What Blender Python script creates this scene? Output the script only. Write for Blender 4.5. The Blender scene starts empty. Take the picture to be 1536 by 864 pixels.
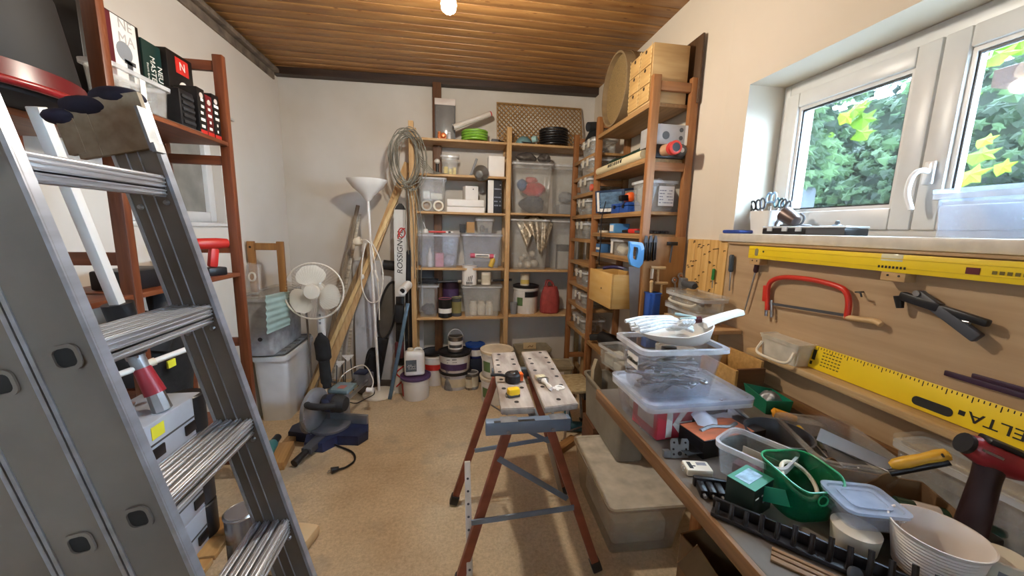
import bpy, bmesh, math, random
from mathutils import Vector, Matrix, Euler
random.seed(7)
PI = math.pi
SC = bpy.context.scene
COL = SC.collection
R = math.radians
# ------------------------------------------------------------------ camera
FPX = 1536*13/36.0
YAW, PITCH, ROLL, CAMH = R(9), R(9), R(1.34), 1.42
def _cam():
    cy, sy, cp, sp = math.cos(YAW), math.sin(YAW), math.cos(PITCH), math.sin(PITCH)
    F = Vector((sy*cp, cy*cp, -sp)); X = Vector((cy, -sy, 0)); U = X.cross(F)
    c, s = math.cos(ROLL), math.sin(ROLL)
    return c*X+s*U, -s*X+c*U, F
CX, CU, CF = _cam()
CU = -(-CU)
cd = bpy.data.cameras.new('camera'); cam = bpy.data.objects.new('camera', cd); COL.objects.link(cam)
cd.lens = 13; cd.sensor_width = 36; cd.sensor_fit = 'HORIZONTAL'; cd.clip_start = .02
cam.matrix_world = Matrix(((CX.x, CU.x, -CF.x, 0), (CX.y, CU.y, -CF.y, 0), (CX.z, CU.z, -CF.z, CAMH), (0, 0, 0, 1)))
SC.camera = cam
# measuring helpers: a photo point seen on a plane of the room
def ray(px, py):
    return CX*((px-768)/FPX)-CU*((py-432)/FPX)+CF
CO = Vector((0, 0, CAMH))
def PZ(px, py, z): d = ray(px, py); return CO+d*((z-CAMH)/d.z)
def PY(px, py, y): d = ray(px, py); return CO+d*(y/d.y)
def PX(px, py, x): d = ray(px, py); return CO+d*(x/d.x)
# ------------------------------------------------------------------ light
SC.view_settings.view_transform = 'Standard'; SC.view_settings.look = 'None'
SC.view_settings.gamma = 1; SC.view_settings.use_curve_mapping = False
SC.view_settings.exposure = 0.0
SC.cycles.transparent_max_bounces = 40
SC.cycles.max_bounces = 10; SC.cycles.diffuse_bounces = 6
W = bpy.data.worlds.new('sky'); SC.world = W; W.use_nodes = True
bg = W.node_tree.nodes['Background']; bg.inputs[0].default_value = (.56, .76, 1.0, 1); bg.inputs[1].default_value = 60.0
BULB_W = 60
# ------------------------------------------------------------------ materials
def lin(h):
    h = h.lstrip('#'); v = [int(h[i:i+2], 16)/255 for i in (0, 2, 4)]
    return tuple((c/12.92 if c <= .04045 else ((c+.055)/1.055)**2.4) for c in v)+(1,)
MC = {}
def mat(name, col, rough=.5, metal=0, var=.12, sc=(8, 8, 8), bump=0, detail=4, col2=None, alpha=1, coat=0, trans=0, emit=0):
    if name in MC: return MC[name]
    m = bpy.data.materials.new(name); m.use_nodes = True; nt = m.node_tree; N = nt.nodes; L = nt.links
    p = N['Principled BSDF']; c = lin(col)
    p.inputs['Roughness'].default_value = rough; p.inputs['Metallic'].default_value = metal
    p.inputs['Coat Weight'].default_value = coat; p.inputs['Alpha'].default_value = alpha
    tc = N.new('ShaderNodeTexCoord'); mp = N.new('ShaderNodeMapping'); L.new(tc.outputs['Object'], mp.inputs[0])
    mp.inputs['Scale'].default_value = sc
    nz = N.new('ShaderNodeTexNoise'); nz.inputs['Scale'].default_value = 1; nz.inputs['Detail'].default_value = detail
    L.new(mp.outputs[0], nz.inputs['Vector'])
    rp = N.new('ShaderNodeValToRGB'); rp.color_ramp.elements[0].position = .3; rp.color_ramp.elements[1].position = .7
    d = lin(col2) if col2 else tuple(x*(1-2*var) for x in c[:3])+(1,)
    b = c if col2 else tuple(min(1, x*(1+var)) for x in c[:3])+(1,)
    rp.color_ramp.elements[0].color = d; rp.color_ramp.elements[1].color = b
    L.new(nz.outputs[0], rp.inputs[0]); L.new(rp.outputs[0], p.inputs['Base Color'])
    if bump:
        bp = N.new('ShaderNodeBump'); bp.inputs['Strength'].default_value = bump; bp.inputs['Distance'].default_value = .01
        L.new(nz.outputs[0], bp.inputs['Height']); L.new(bp.outputs[0], p.inputs['Normal'])
    if emit:
        p.inputs['Emission Color'].default_value = c; p.inputs['Emission Strength'].default_value = emit
    MC[name] = m; return m
def wood(name, col, col2, along='z', rough=.55, k=1.0):
    s = {'x': (3, 60, 60), 'y': (60, 3, 60), 'z': (60, 60, 3)}[along]
    return mat(name+'_'+along, col, rough, 0, 0, tuple(v*k for v in s), .12, 5, col2)
def clear(name, col, alpha=.16, rough=.15, tr=.15):
    # thin plastic: part see-through, part milky (diffuse + translucent), with a surface gloss
    if name in MC: return MC[name]
    m = bpy.data.materials.new(name); m.use_nodes = True; nt = m.node_tree; N = nt.nodes; L = nt.links
    N.remove(N['Principled BSDF']); out = N['Material Output']; c = lin(col)
    t = N.new('ShaderNodeBsdfTransparent'); t.inputs[0].default_value = tuple(.75+.25*x for x in c[:3])+(1,)
    df = N.new('ShaderNodeBsdfDiffuse'); df.inputs[0].default_value = c
    tl = N.new('ShaderNodeBsdfTranslucent'); tl.inputs[0].default_value = c
    mx = N.new('ShaderNodeMixShader'); mx.inputs[0].default_value = tr; L.new(df.outputs[0], mx.inputs[1]); L.new(tl.outputs[0], mx.inputs[2])
    nz = N.new('ShaderNodeTexNoise'); nz.inputs['Scale'].default_value = 14; nz.inputs['Detail'].default_value = 3
    tc = N.new('ShaderNodeTexCoord'); L.new(tc.outputs['Object'], nz.inputs['Vector'])
    mr = N.new('ShaderNodeMapRange'); mr.inputs[1].default_value = .3; mr.inputs[2].default_value = .7
    mr.inputs[3].default_value = alpha*.75; mr.inputs[4].default_value = min(1, alpha*1.25); L.new(nz.outputs[0], mr.inputs[0])
    m1 = N.new('ShaderNodeMixShader'); L.new(mr.outputs[0], m1.inputs[0]); L.new(t.outputs[0], m1.inputs[1]); L.new(mx.outputs[0], m1.inputs[2])
    g = N.new('ShaderNodeBsdfGlossy'); g.inputs['Roughness'].default_value = rough
    fr = N.new('ShaderNodeFresnel'); fr.inputs[0].default_value = 1.35
    ge = N.new('ShaderNodeNewGeometry'); iv = N.new('ShaderNodeMath'); iv.operation = 'SUBTRACT'; iv.inputs[0].default_value = 1; L.new(ge.outputs['Backfacing'], iv.inputs[1])
    fm = N.new('ShaderNodeMath'); fm.operation = 'MULTIPLY'; L.new(fr.outputs[0], fm.inputs[0]); L.new(iv.outputs[0], fm.inputs[1])
    m2 = N.new('ShaderNodeMixShader'); L.new(fm.outputs[0], m2.inputs[0]); L.new(m1.outputs[0], m2.inputs[1]); L.new(g.outputs[0], m2.inputs[2])
    L.new(m2.outputs[0], out.inputs[0]); MC[name] = m; return m
# ------------------------------------------------------------------ mesh builder
def rrect(w, d, r, n=4):
    r = max(1e-4, min(r, w/2-1e-4, d/2-1e-4)); o = []
    for cx, cy, a in ((w/2-r, d/2-r, 0), (-w/2+r, d/2-r, 90), (-w/2+r, -d/2+r, 180), (w/2-r, -d/2+r, 270)):
        for i in range(n+1):
            t = R(a+90*i/n); o.append((cx+r*math.cos(t), cy+r*math.sin(t)))
    return o
class B:
    def __init__(s): s.bm = bmesh.new()
    def _x(s, vs, m):
        if m is not None: bmesh.ops.transform(s.bm, matrix=m, verts=vs)
    def bx(s, x0, x1, y0, y1, z0, z1, bev=0, m=None):
        r = bmesh.ops.create_cube(s.bm, size=1); vs = r['verts']
        for v in vs: v.co = Vector(((x0+x1)/2+v.co.x*(x1-x0), (y0+y1)/2+v.co.y*(y1-y0), (z0+z1)/2+v.co.z*(z1-z0)))
        if bev:
            es = list({e for v in vs for e in v.link_edges})
            q = bmesh.ops.bevel(s.bm, geom=es, offset=min(bev, .45*min(abs(x1-x0), abs(y1-y0), abs(z1-z0))), segments=2, affect='EDGES', profile=.5)
            vs = list({v for f in q['faces'] for v in f.verts}|{v for v in vs if v.is_valid})
        s._x(vs, m); return s
    def beam(s, p, q, w, t, bev=0, up=(0, 0, 1)):
        p, q = Vector(p), Vector(q); d = q-p; L = d.length; z = d/L
        u = Vector(up)
        if abs(z.dot(u.normalized())) > .98: u = Vector((0, 1, 0))
        x = u.cross(z).normalized(); y = z.cross(x)
        m = Matrix(((x.x, y.x, z.x, p.x), (x.y, y.y, z.y, p.y), (x.z, y.z, z.z, p.z), (0, 0, 0, 1)))
        return s.bx(-w/2, w/2, -t/2, t/2, 0, L, bev, m)
    def loft(s, rings, cap=True, closed=True, m=None, loop=False):
        R_ = [[s.bm.verts.new(p) for p in r] for r in rings]
        n = len(R_[0]); K = len(R_)
        for i in range(K if loop else K-1):
            a, b = R_[i], R_[(i+1) % K]
            for j in range(n if closed else n-1):
                try: s.bm.faces.new((a[j], a[(j+1) % n], b[(j+1) % n], b[j]))
                except ValueError: pass
        if cap and not loop:
            for r in (R_[0], R_[-1]):
                try: s.bm.faces.new(r)
                except ValueError: pass
        s._x([v for r in R_ for v in r], m); return s
    def lathe(s, prof, seg=28, m=None, a0=0, a1=360):
        full = abs(a1-a0) >= 360; n = seg if full else seg+1; rings = []
        for r, z in prof:
            r = max(r, 2e-4)
            rings.append([(r*math.cos(R(a0+(a1-a0)*i/seg)), r*math.sin(R(a0+(a1-a0)*i/seg)), z) for i in range(n)])
        return s.loft(rings, full, full, m)
    def shell(s, r, t, z0, z1, a0, a1, seg=16, r1=None, m=None):      # a curved label
        r1 = r1 or r; n = seg+1
        A = [R(a0+(a1-a0)*i/seg) for i in range(n)]
        rg = [[(q*math.cos(a), q*math.sin(a), z) for a in A] for q, z in ((r, z0), (r1, z1), (r1+t, z1), (r+t, z0))]
        V = [[s.bm.verts.new(p) for p in g] for g in rg]
        for k in range(4):
            for j in range(seg): s.bm.faces.new((V[k][j], V[k][j+1], V[(k+1) % 4][j+1], V[(k+1) % 4][j]))
        for j in (0, seg): s.bm.faces.new([V[k][j] for k in range(4)])
        s._x([v for g in V for v in g], m); return s
    def cyl(s, p, q, r, r1=None, seg=16):
        p, q = Vector(p), Vector(q); z = (q-p); L = z.length; z.normalize(); r1 = r if r1 is None else r1
        m = z.to_track_quat('Z', 'Y').to_matrix().to_4x4(); m.translation = p
        return s.lathe([(r, 0), (r1, L)], seg, m)
    def tube(s, pts, r, seg=8, closed=False, rr=None):
        P = [Vector(p) for p in pts]; n = len(P); rings = []; up = None
        for i in range(n):
            if closed: d = P[(i+1) % n]-P[i-1]
            else: d = P[min(i+1, n-1)]-P[max(i-1, 0)]
            if d.length < 1e-9: d = Vector((0, 0, 1))
            d.normalize()
            if up is None: up = d.orthogonal().normalized()
            up = (up-d*up.dot(d)); up = up.normalized() if up.length > 1e-6 else d.orthogonal().normalized()
            v = d.cross(up); q = rr[i] if rr else r
            rings.append([P[i]+(up*math.cos(2*PI*k/seg)+v*math.sin(2*PI*k/seg))*q for k in range(seg)])
        return s.loft(rings, not closed, True, None, closed)
    def prism(s, pts, z0, z1, m=None, bev=0):
        a = [s.bm.verts.new((x, y, z0)) for x, y in pts]; b = [s.bm.verts.new((x, y, z1)) for x, y in pts]; n = len(pts)
        f = [s.bm.faces.new(a[::-1]), s.bm.faces.new(b)]
        for i in range(n): f.append(s.bm.faces.new((a[i], a[(i+1) % n], b[(i+1) % n], b[i])))
        vs = a+b
        if bev:
            es = [e for e in f[1].edges]+[e for e in f[0].edges]
            q = bmesh.ops.bevel(s.bm, geom=es, offset=bev, segments=2, affect='EDGES', profile=.5)
            vs = list({v for g in q['faces'] for v in g.verts}|{v for v in vs if v.is_valid})
        s._x(vs, m); return s
    def sph(s, c, r, u=16, v=10, m=None, jit=0):
        if not hasattr(r, '__len__'): r = (r, r, r)
        q = bmesh.ops.create_uvsphere(s.bm, u_segments=u, v_segments=v, radius=1); vs = q['verts']
        for w in vs:
            k = 1+random.uniform(-jit, jit)
            w.co = Vector((w.co.x*r[0]*k, w.co.y*r[1]*k, w.co.z*r[2]*k))
        s._x(vs, m)
        for w in vs: w.co += Vector(c)
        return s
    def torus(s, c, Rr, r, seg=32, sec=8, m=None, sx=1, sy=1):
        pts = [Vector((Rr*sx*math.cos(2*PI*i/seg), Rr*sy*math.sin(2*PI*i/seg), 0)) for i in range(seg)]
        if m is not None: pts = [m.to_3x3() @ p for p in pts]
        return s.tube([p+Vector(c) for p in pts], r, sec, True)
    def tub(s, w, d, h, r=.02, tap=.88, t=.003, rim=.01, rimh=.012, m=None):
        def ring(a, b, q, z): return [(x, y, z) for x, y in rrect(a, b, q)]
        a, b = w-2*rim, d-2*rim
        rg = [ring(a*tap, b*tap, r*.8, 0), ring(a, b, r, h-rimh), ring(w, d, r+rim, h-rimh), ring(w, d, r+rim, h),
              ring(a-2*t, b-2*t, r, h), ring(a*tap-2*t, b*tap-2*t, r*.8, t)]
        return s.loft(rg, True, True, m)
    def lid(s, w, d, z, h=.012, r=.03, lip=.012, m=None):
        def ring(a, b, q, zz): return [(x, y, zz) for x, y in rrect(a, b, q)]
        rg = [ring(w, d, r, z), ring(w+.002, d+.002, r, z+h), ring(w-2*lip, d-2*lip, r-.004, z+h), ring(w-2.6*lip, d-2.6*lip, r-.006, z+h*.45)]
        return s.loft(rg, True, True, m)
    def sheet(s, f, nu, nv, t=.002):       # thick sheet from f(u,v)->point
        g = [[Vector(f(i/nu, j/nv)) for j in range(nv+1)] for i in range(nu+1)]
        def nrm(i, j):
            a = g[min(i+1, nu)][j]-g[max(i-1, 0)][j]; b = g[i][min(j+1, nv)]-g[i][max(j-1, 0)]
            n = a.cross(b); return n.normalized() if n.length > 1e-9 else Vector((0, 0, 1))
        T_ = [[s.bm.verts.new(g[i][j]) for j in range(nv+1)] for i in range(nu+1)]
        U_ = [[s.bm.verts.new(g[i][j]-nrm(i, j)*t) for j in range(nv+1)] for i in range(nu+1)]
        for i in range(nu):
            for j in range(nv):
                s.bm.faces.new((T_[i][j], T_[i+1][j], T_[i+1][j+1], T_[i][j+1])); s.bm.faces.new((U_[i][j], U_[i][j+1], U_[i+1][j+1], U_[i+1][j]))
        for i in range(nu):
            for j in (0, nv): s.bm.faces.new((T_[i][j], T_[i+1][j], U_[i+1][j], U_[i][j]))
        for j in range(nv):
            for i in (0, nu): s.bm.faces.new((T_[i][j], T_[i][j+1], U_[i][j+1], U_[i][j]))
        return s
    def done(s, name, m, parent=None, smooth=40):
        bmesh.ops.recalc_face_normals(s.bm, faces=s.bm.faces[:])
        me = bpy.data.meshes.new(name); s.bm.to_mesh(me); s.bm.free()
        if smooth and len(me.polygons):
            me.polygons.foreach_set('use_smooth', [True]*len(me.polygons)); me.set_sharp_from_angle(angle=R(smooth))
        me.materials.append(m); o = bpy.data.objects.new(name, me); COL.objects.link(o)
        if parent is not None: o.parent = parent.o if isinstance(parent, T) else parent
        return o
class T:                                    # a thing: an Empty that parents its parts
    def __init__(s, name, label, cat, loc=(0, 0, 0), rz=0, group=None, rot=None):
        o = bpy.data.objects.new(name, None); COL.objects.link(o); s.o = o; o.empty_display_size = .05
        o.location = loc; o.rotation_euler = rot if rot else (0, 0, rz); o['label'] = label; o['category'] = cat
        if group: o['group'] = group
    def p(s, name, b, m, label=None, smooth=40, parent=None):
        o = b.done(name, m, parent or s, smooth)
        if label: o['label'] = label
        return o
def S(name, label, cat, b, m, loc=(0, 0, 0), rz=0, group=None, rot=None, kind=None, smooth=40):
    o = b.done(name, m, None, smooth); o.location = loc; o.rotation_euler = rot if rot else (0, 0, rz)
    o['label'] = label; o['category'] = cat
    if group: o['group'] = group
    if kind: o['kind'] = kind
    return o
def ST(name, b, m, parent=None, label=None):
    o = b.done(name, m, parent)
    if parent is None: o['kind'] = 'structure'
    if label: o['label'] = label
    return o
def text(name, s, size, m, parent, loc, rot, ext=.0006, sx=1.0, shear=0):
    cu = bpy.data.curves.new('t', 'FONT'); cu.body = s; cu.size = size; cu.extrude = ext; cu.align_x = 'CENTER'; cu.align_y = 'CENTER'; cu.shear = shear
    o = bpy.data.objects.new('t', cu); COL.objects.link(o)
    me = bpy.data.meshes.new_from_object(o.evaluated_get(bpy.context.evaluated_depsgraph_get()))
    bpy.data.objects.remove(o); bpy.data.curves.remove(cu)
    me.materials.clear(); me.materials.append(m); me.name = name
    q = bpy.data.objects.new(name, me); COL.objects.link(q)
    q.parent = parent.o if isinstance(parent, T) else parent
    q.location = loc; q.rotation_euler = rot; q.scale = (sx, 1, 1); return q
def bez(pts, n=10):                          # Catmull-Rom through points
    P = [Vector(p) for p in pts]; P = [P[0]*2-P[1]]+P+[P[-1]*2-P[-2]]; o = []
    for i in range(1, len(P)-2):
        for k in range(n):
            t = k/n; a, b, c, d = P[i-1:i+3]
            o.append(.5*((2*b)+(c-a)*t+(2*a-5*b+4*c-d)*t*t+(3*b-a-3*c+d)*t**3))
    o.append(P[-2]); return o
def many(name, cat, group, rows, loc, rz=0):      # several single things lying together
    for lab, b, m in rows: S(name, lab, cat, b, m, loc, rz, group)
def RX(a): return Matrix.Rotation(R(a), 4, 'X')
def RY(a): return Matrix.Rotation(R(a), 4, 'Y')
def RZ(a): return Matrix.Rotation(R(a), 4, 'Z')
def TR(x, y, z): return Matrix.Translation((x, y, z))
# ------------------------------------------------------------------ palette
def M_(): pass
pine = lambda a: wood('pine', '#CBA878', '#B28C5A', a)
rackw = lambda a: wood('stained_pine', '#A06C3E', '#82522A', a)
redw = lambda a: wood('red_stain', '#7E4424', '#5C2C14', a, .45)
plyw = mat('plywood', '#C29A66', .5, 0, 0, (3, 3, 40), .05, 5, '#AD8450')
oakp = mat('oak_panel', '#B99C78', .45, 0, 0, (2, 2.2, 34), .04, 5, '#A68864')
brownw = wood('dark_board', '#6B452A', '#4F3019', 'y')
MW = mat('white_plastic', '#E6E4DE', .35, 0, .04)
MCR = mat('cream_plastic', '#E2DAC6', .4, 0, .05)
MK = mat('black_plastic', '#17171A', .4, 0, .2)
MK2 = mat('dark_rubber', '#222224', .7, 0, .2, bump=.1)
MG = mat('grey_plastic', '#8C9094', .45, 0, .06)
MDG = mat('dark_grey', '#4A4C50', .5, 0, .1)
MST = mat('steel', '#B4B4B4', .32, 1, .15)
MAL = mat('brushed_aluminium', '#CDD0D6', .36, .85, .16, (3, 3, 40), .04)
MZN = mat('zinc_metal', '#9A9DA0', .5, .8, .2, (20, 20, 20))
MRED = mat('red_paint', '#C02A22', .4, 0, .08)
MBL = mat('blue_plastic', '#2450A0', .4, 0, .08)
MLB = mat('light_blue', '#4E8CC0', .45, 0, .08)
MNV = mat('navy_paint', '#1E2748', .5, 0, .25, (14, 14, 14))
MTEAL = mat('teal_plastic', '#3E7F84', .45, 0, .08)
MYE = mat('yellow_paint', '#E8C21C', .4, 0, .04)
MOR = mat('orange_plastic', '#E8611C', .4, 0, .05)
MGN = mat('green_plastic', '#1F7A50', .4, 0, .06)
MDGN = mat('dark_green_card', '#12382E', .55, 0, .1)
MPUR = mat('purple_print', '#4A3258', .5, 0, .1)
MPAP = mat('paper_white', '#E8E6E0', .7, 0, .03)
MCARD = mat('cardboard', '#A98456', .8, 0, .06)
MINK = mat('black_ink', '#141414', .6, 0, 0)
CL = clear('clear_plastic', '#F4F6F6', .095, .12, .12)
CLM = clear('milky_plastic', '#F0F2F0', .17, .2, .15)
CLW = clear('frosted_plastic', '#ECE8DA', .6, .3, .15)
CLB = clear('bluish_plastic', '#E8EFFA', .13, .12, .15)
CRIM = clear('milky_rim', '#EEF1F4', .5, .2, .2)
# ================================================================== the room
ZC = 2.654; XL, XR, XW = -1.42, 1.25, 1.28
BK = [(-1.42, 3.5), (1.25, 3.383)]
def wallmat(name, c, c2):
    return mat(name, c, .85, 0, 0, (1.6, 1.6, 1.6), .03, 8, c2)
mwall = wallmat('plaster_wall', '#DAD4CA', '#D0C8BC'); mwall2 = wallmat('bare_plaster', '#CFC5B6', '#BFB4A4')
# floor: worn tan screed with pale scrapes and grey stains
def floormat():
    m = bpy.data.materials.new('screed_floor'); m.use_nodes = True; nt = m.node_tree; N = nt.nodes; L = nt.links; p = N['Principled BSDF']
    tc = N.new('ShaderNodeTexCoord')
    def nz(s, d, r=.6):
        n = N.new('ShaderNodeTexNoise'); n.inputs['Scale'].default_value = s; n.inputs['Detail'].default_value = d; n.inputs['Roughness'].default_value = r; L.new(tc.outputs['Object'], n.inputs['Vector']); return n
    def ramp(src, a, b, ca, cb):
        r = N.new('ShaderNodeValToRGB'); r.color_ramp.elements[0].position = a; r.color_ramp.elements[1].position = b
        r.color_ramp.elements[0].color = ca; r.color_ramp.elements[1].color = cb; L.new(src, r.inputs[0]); return r
    a = ramp(nz(2.2, 10).outputs[0], .3, .7, lin('#BEA684'), lin('#DEC9A6'))
    b = ramp(nz(60, 4, .8).outputs[0], .35, .62, (.62, .6, .58, 1), (1, 1, 1, 1))
    c = ramp(nz(1.7, 4).outputs[0], .55, .64, (0, 0, 0, 1), (.55, .55, .55, 1))
    d = ramp(nz(5.5, 6, .75).outputs[0], .68, .72, (0, 0, 0, 1), (.4, .4, .4, 1))
    def mix(f, x, y, mode='MIX'):
        k = N.new('ShaderNodeMix'); k.data_type = 'RGBA'; k.blend_type = mode
        if isinstance(f, float): k.inputs[0].default_value = f
        else: L.new(f, k.inputs[0])
        for v, i in ((x, 6), (y, 7)):
            if isinstance(v, tuple): k.inputs[i].default_value = v
            else: L.new(v, k.inputs[i])
        return k.outputs[2]
    e = mix(.75, a.outputs[0], b.outputs[0], 'MULTIPLY')
    e = mix(c.outputs[0], e, lin('#8E8678')); e = mix(d.outputs[0], e, lin('#DDD3BE'))
    L.new(e, p.inputs['Base Color']); p.inputs['Roughness'].default_value = .7
    bp = N.new('ShaderNodeBump'); bp.inputs['Strength'].default_value = .15; bp.inputs['Distance'].default_value = .01
    L.new(b.outputs[0], bp.inputs['Height']); L.new(bp.outputs[0], p.inputs['Normal']); return m
ST('floor', B().bx(-1.7, 1.75, -1.6, 3.8, -.1, 0), floormat())
def plankmat():
    m = bpy.data.materials.new('ceiling_planks'); m.use_nodes = True; nt = m.node_tree; N = nt.nodes; L = nt.links; p = N['Principled BSDF']
    tc = N.new('ShaderNodeTexCoord'); mp = N.new('ShaderNodeMapping'); mp.inputs['Scale'].default_value = (2.2, 30, 10); L.new(tc.outputs['Object'], mp.inputs[0])
    n = N.new('ShaderNodeTexNoise'); n.inputs['Scale'].default_value = 1.4; n.inputs['Detail'].default_value = 6; L.new(mp.outputs[0], n.inputs['Vector'])
    r = N.new('ShaderNodeValToRGB'); r.color_ramp.elements[0].position = .3; r.color_ramp.elements[1].position = .75
    r.color_ramp.elements[0].color = lin('#885A30'); r.color_ramp.elements[1].color = lin('#B4854C'); L.new(n.outputs[0], r.inputs[0])
    sp = N.new('ShaderNodeSeparateXYZ'); L.new(tc.outputs['Object'], sp.inputs[0])
    dv = N.new('ShaderNodeMath'); dv.operation = 'DIVIDE'; dv.inputs[1].default_value = .092; L.new(sp.outputs[1], dv.inputs[0])
    fl = N.new('ShaderNodeMath'); fl.operation = 'FLOOR'; L.new(dv.outputs[0], fl.inputs[0])
    wn = N.new('ShaderNodeTexWhiteNoise'); wn.noise_dimensions = '1D'; L.new(fl.outputs[0], wn.inputs['W'])
    mr = N.new('ShaderNodeMapRange'); mr.inputs[3].default_value = .78; mr.inputs[4].default_value = 1.12; L.new(wn.outputs['Value'], mr.inputs[0])
    k = N.new('ShaderNodeVectorMath'); k.operation = 'SCALE'; L.new(r.outputs[0], k.inputs[0]); L.new(mr.outputs[0], k.inputs['Scale'])
    mp2 = N.new('ShaderNodeMapping'); mp2.inputs['Scale'].default_value = (7, 22, 5); L.new(tc.outputs['Object'], mp2.inputs[0])
    vo = N.new('ShaderNodeTexVoronoi'); vo.inputs['Scale'].default_value = 1; L.new(mp2.outputs[0], vo.inputs['Vector'])
    kr = N.new('ShaderNodeValToRGB'); kr.color_ramp.elements[0].position = .06; kr.color_ramp.elements[1].position = .13
    kr.color_ramp.elements[0].color = (.35, .22, .12, 1); kr.color_ramp.elements[1].color = (1, 1, 1, 1); L.new(vo.outputs['Distance'], kr.inputs[0])
    mm = N.new('ShaderNodeVectorMath'); mm.operation = 'MULTIPLY'; L.new(k.outputs[0], mm.inputs[0]); L.new(kr.outputs[0], mm.inputs[1])
    L.new(mm.outputs[0], p.inputs['Base Color']); p.inputs['Roughness'].default_value = .42; return m
b = B()
k = -17
while k*.092 < 3.75:
    b.bx(-1.7, 1.75, k*.092+.003, k*.092+.089, ZC, ZC+.02, .004); k += 1
b.bx(-1.7, 1.75, -1.6, 3.8, ZC+.012, ZC+.1)
ST('ceiling', b, plankmat())
# walls
xs = Vector((BK[1][0]-BK[0][0], BK[1][1]-BK[0][1]))
b = B(); b.prism([(-1.75, 3.5145), (1.6, 3.3677), (1.6, 3.72), (-1.75, 3.72)], 0, ZC)
ST('wall_back', b, wallmat('back_plaster', '#D6D0C6', '#C4BCAE'))
# left wall with a small window
LY0, LY1, LZ0, LZ1 = 1.92, 2.62, 1.42, 2.08
b = B(); b.bx(-1.75, XL, -1.6, LY0, 0, ZC).bx(-1.75, XL, LY1, 3.6, 0, ZC).bx(-1.75, XL, LY0, LY1, 0, LZ0).bx(-1.75, XL, LY0, LY1, LZ1, ZC)
ST('wall_left', b, mwall)
b = B(); b.prism([(XW, 1.70), (XR, 2.0), (XR, 3.6), (1.62, 3.6), (1.62, 1.70)], 0, ZC)
# window wall: opening WY0..WY1
WY0, WY1, WZ0, WZ1 = .16, 1.56, 1.425, 2.07
b.bx(XW, 1.62, -1.6, WY0, 0, ZC).bx(XW, 1.62, WY1, 1.70, 0, ZC).bx(XW, 1.62, WY0, WY1, 0, WZ0-.037).bx(XW, 1.62, WY0, WY1, WZ1, ZC)
ST('wall_right', b, wallmat('cream_plaster', '#D8CCBA', '#CEC2AE'))
b = B(); b.bx(-1.75, -1.05, -1.75, -1.6, 0, ZC).bx(-.45, 1.75, -1.75, -1.6, 0, ZC).bx(-1.05, -.45, -1.75, -1.6, 0, 1.45).bx(-1.05, -.45, -1.75, -1.6, 1.80, ZC)
ST('wall_front', b, mwall)
dt = wood('dark_beam', '#3E2A1C', '#281A10', 'x')
b = B(); b.prism([(-1.42, 3.488), (1.25, 3.371), (1.25, 3.30), (-1.42, 3.417)], ZC-.055, ZC)
ST('trim_1', b, dt)
b = B(); b.bx(XL, XL+.05, -1.6, 3.42, ZC-.05, ZC-.02, .004).bx(XL, XL+.012, -1.6, 3.42, ZC-.1, ZC-.05)
ST('trim_2', b, mat('grey_lath', '#77695A', .8, 0, .3, (3, 12, 12), .3))
p = PY(656, 160, 3.42)
b = B(); b.bx(p.x-.035, p.x+.035, 3.33, 3.425, 0, ZC-.05, .004)
ST('trim_3', b, wood('brown_post', '#6A4526', '#50311A', 'z'))
# small left window: frame, grey pane, sill, open vent
fr = mat('window_white', '#D9D8D4', .35, 0, .03)
glass = clear('window_glass', '#E8F0F0', .015, .02)
wl = B(); x0 = XL-.10
wl.bx(x0, x0+.05, LY0, LY0+.06, LZ0, LZ1, .006).bx(x0, x0+.05, LY1-.06, LY1, LZ0, LZ1, .006).bx(x0, x0+.05, LY0+.06, LY1-.06, LZ0, LZ0+.06, .006).bx(x0, x0+.05, LY0+.06, LY1-.06, LZ1-.06, LZ1, .006)
wf = ST('window_2', wl, fr)
ST('pane', B().bx(x0+.02, x0+.026, LY0+.06, LY1-.06, LZ0+.06, LZ1-.06), mat('grey_pane', '#8B8880', .15, 0, .12), wf, 'grey pane')
ST('window_sill', B().bx(XL-.1, XL+.012, LY0-.02, LY1+.03, LZ0-.025, LZ0, .004), fr, wf)
ST('trim_4', B().bx(XL-.02, XL+.15, 1.95, 2.52, 2.005, 2.02, .003), mat('grey_white_board', '#BDBAB4', .5, 0, .03))
b = B(); b.bx(-1.05, -.99, -1.7, -1.65, 1.45, 1.80, .005).bx(-.51, -.45, -1.7, -1.65, 1.45, 1.80, .005).bx(-.99, -.51, -1.7, -1.65, 1.45, 1.51, .005).bx(-.99, -.51, -1.7, -1.65, 1.74, 1.80, .005)  # unseen window, added to bring cool daylight from behind the camera
w3 = ST('window_3', b, fr); ST('pane', B().bx(-.99, -.51, -1.68, -1.676, 1.51, 1.74), glass, w3, 'clear glass pane')
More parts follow.
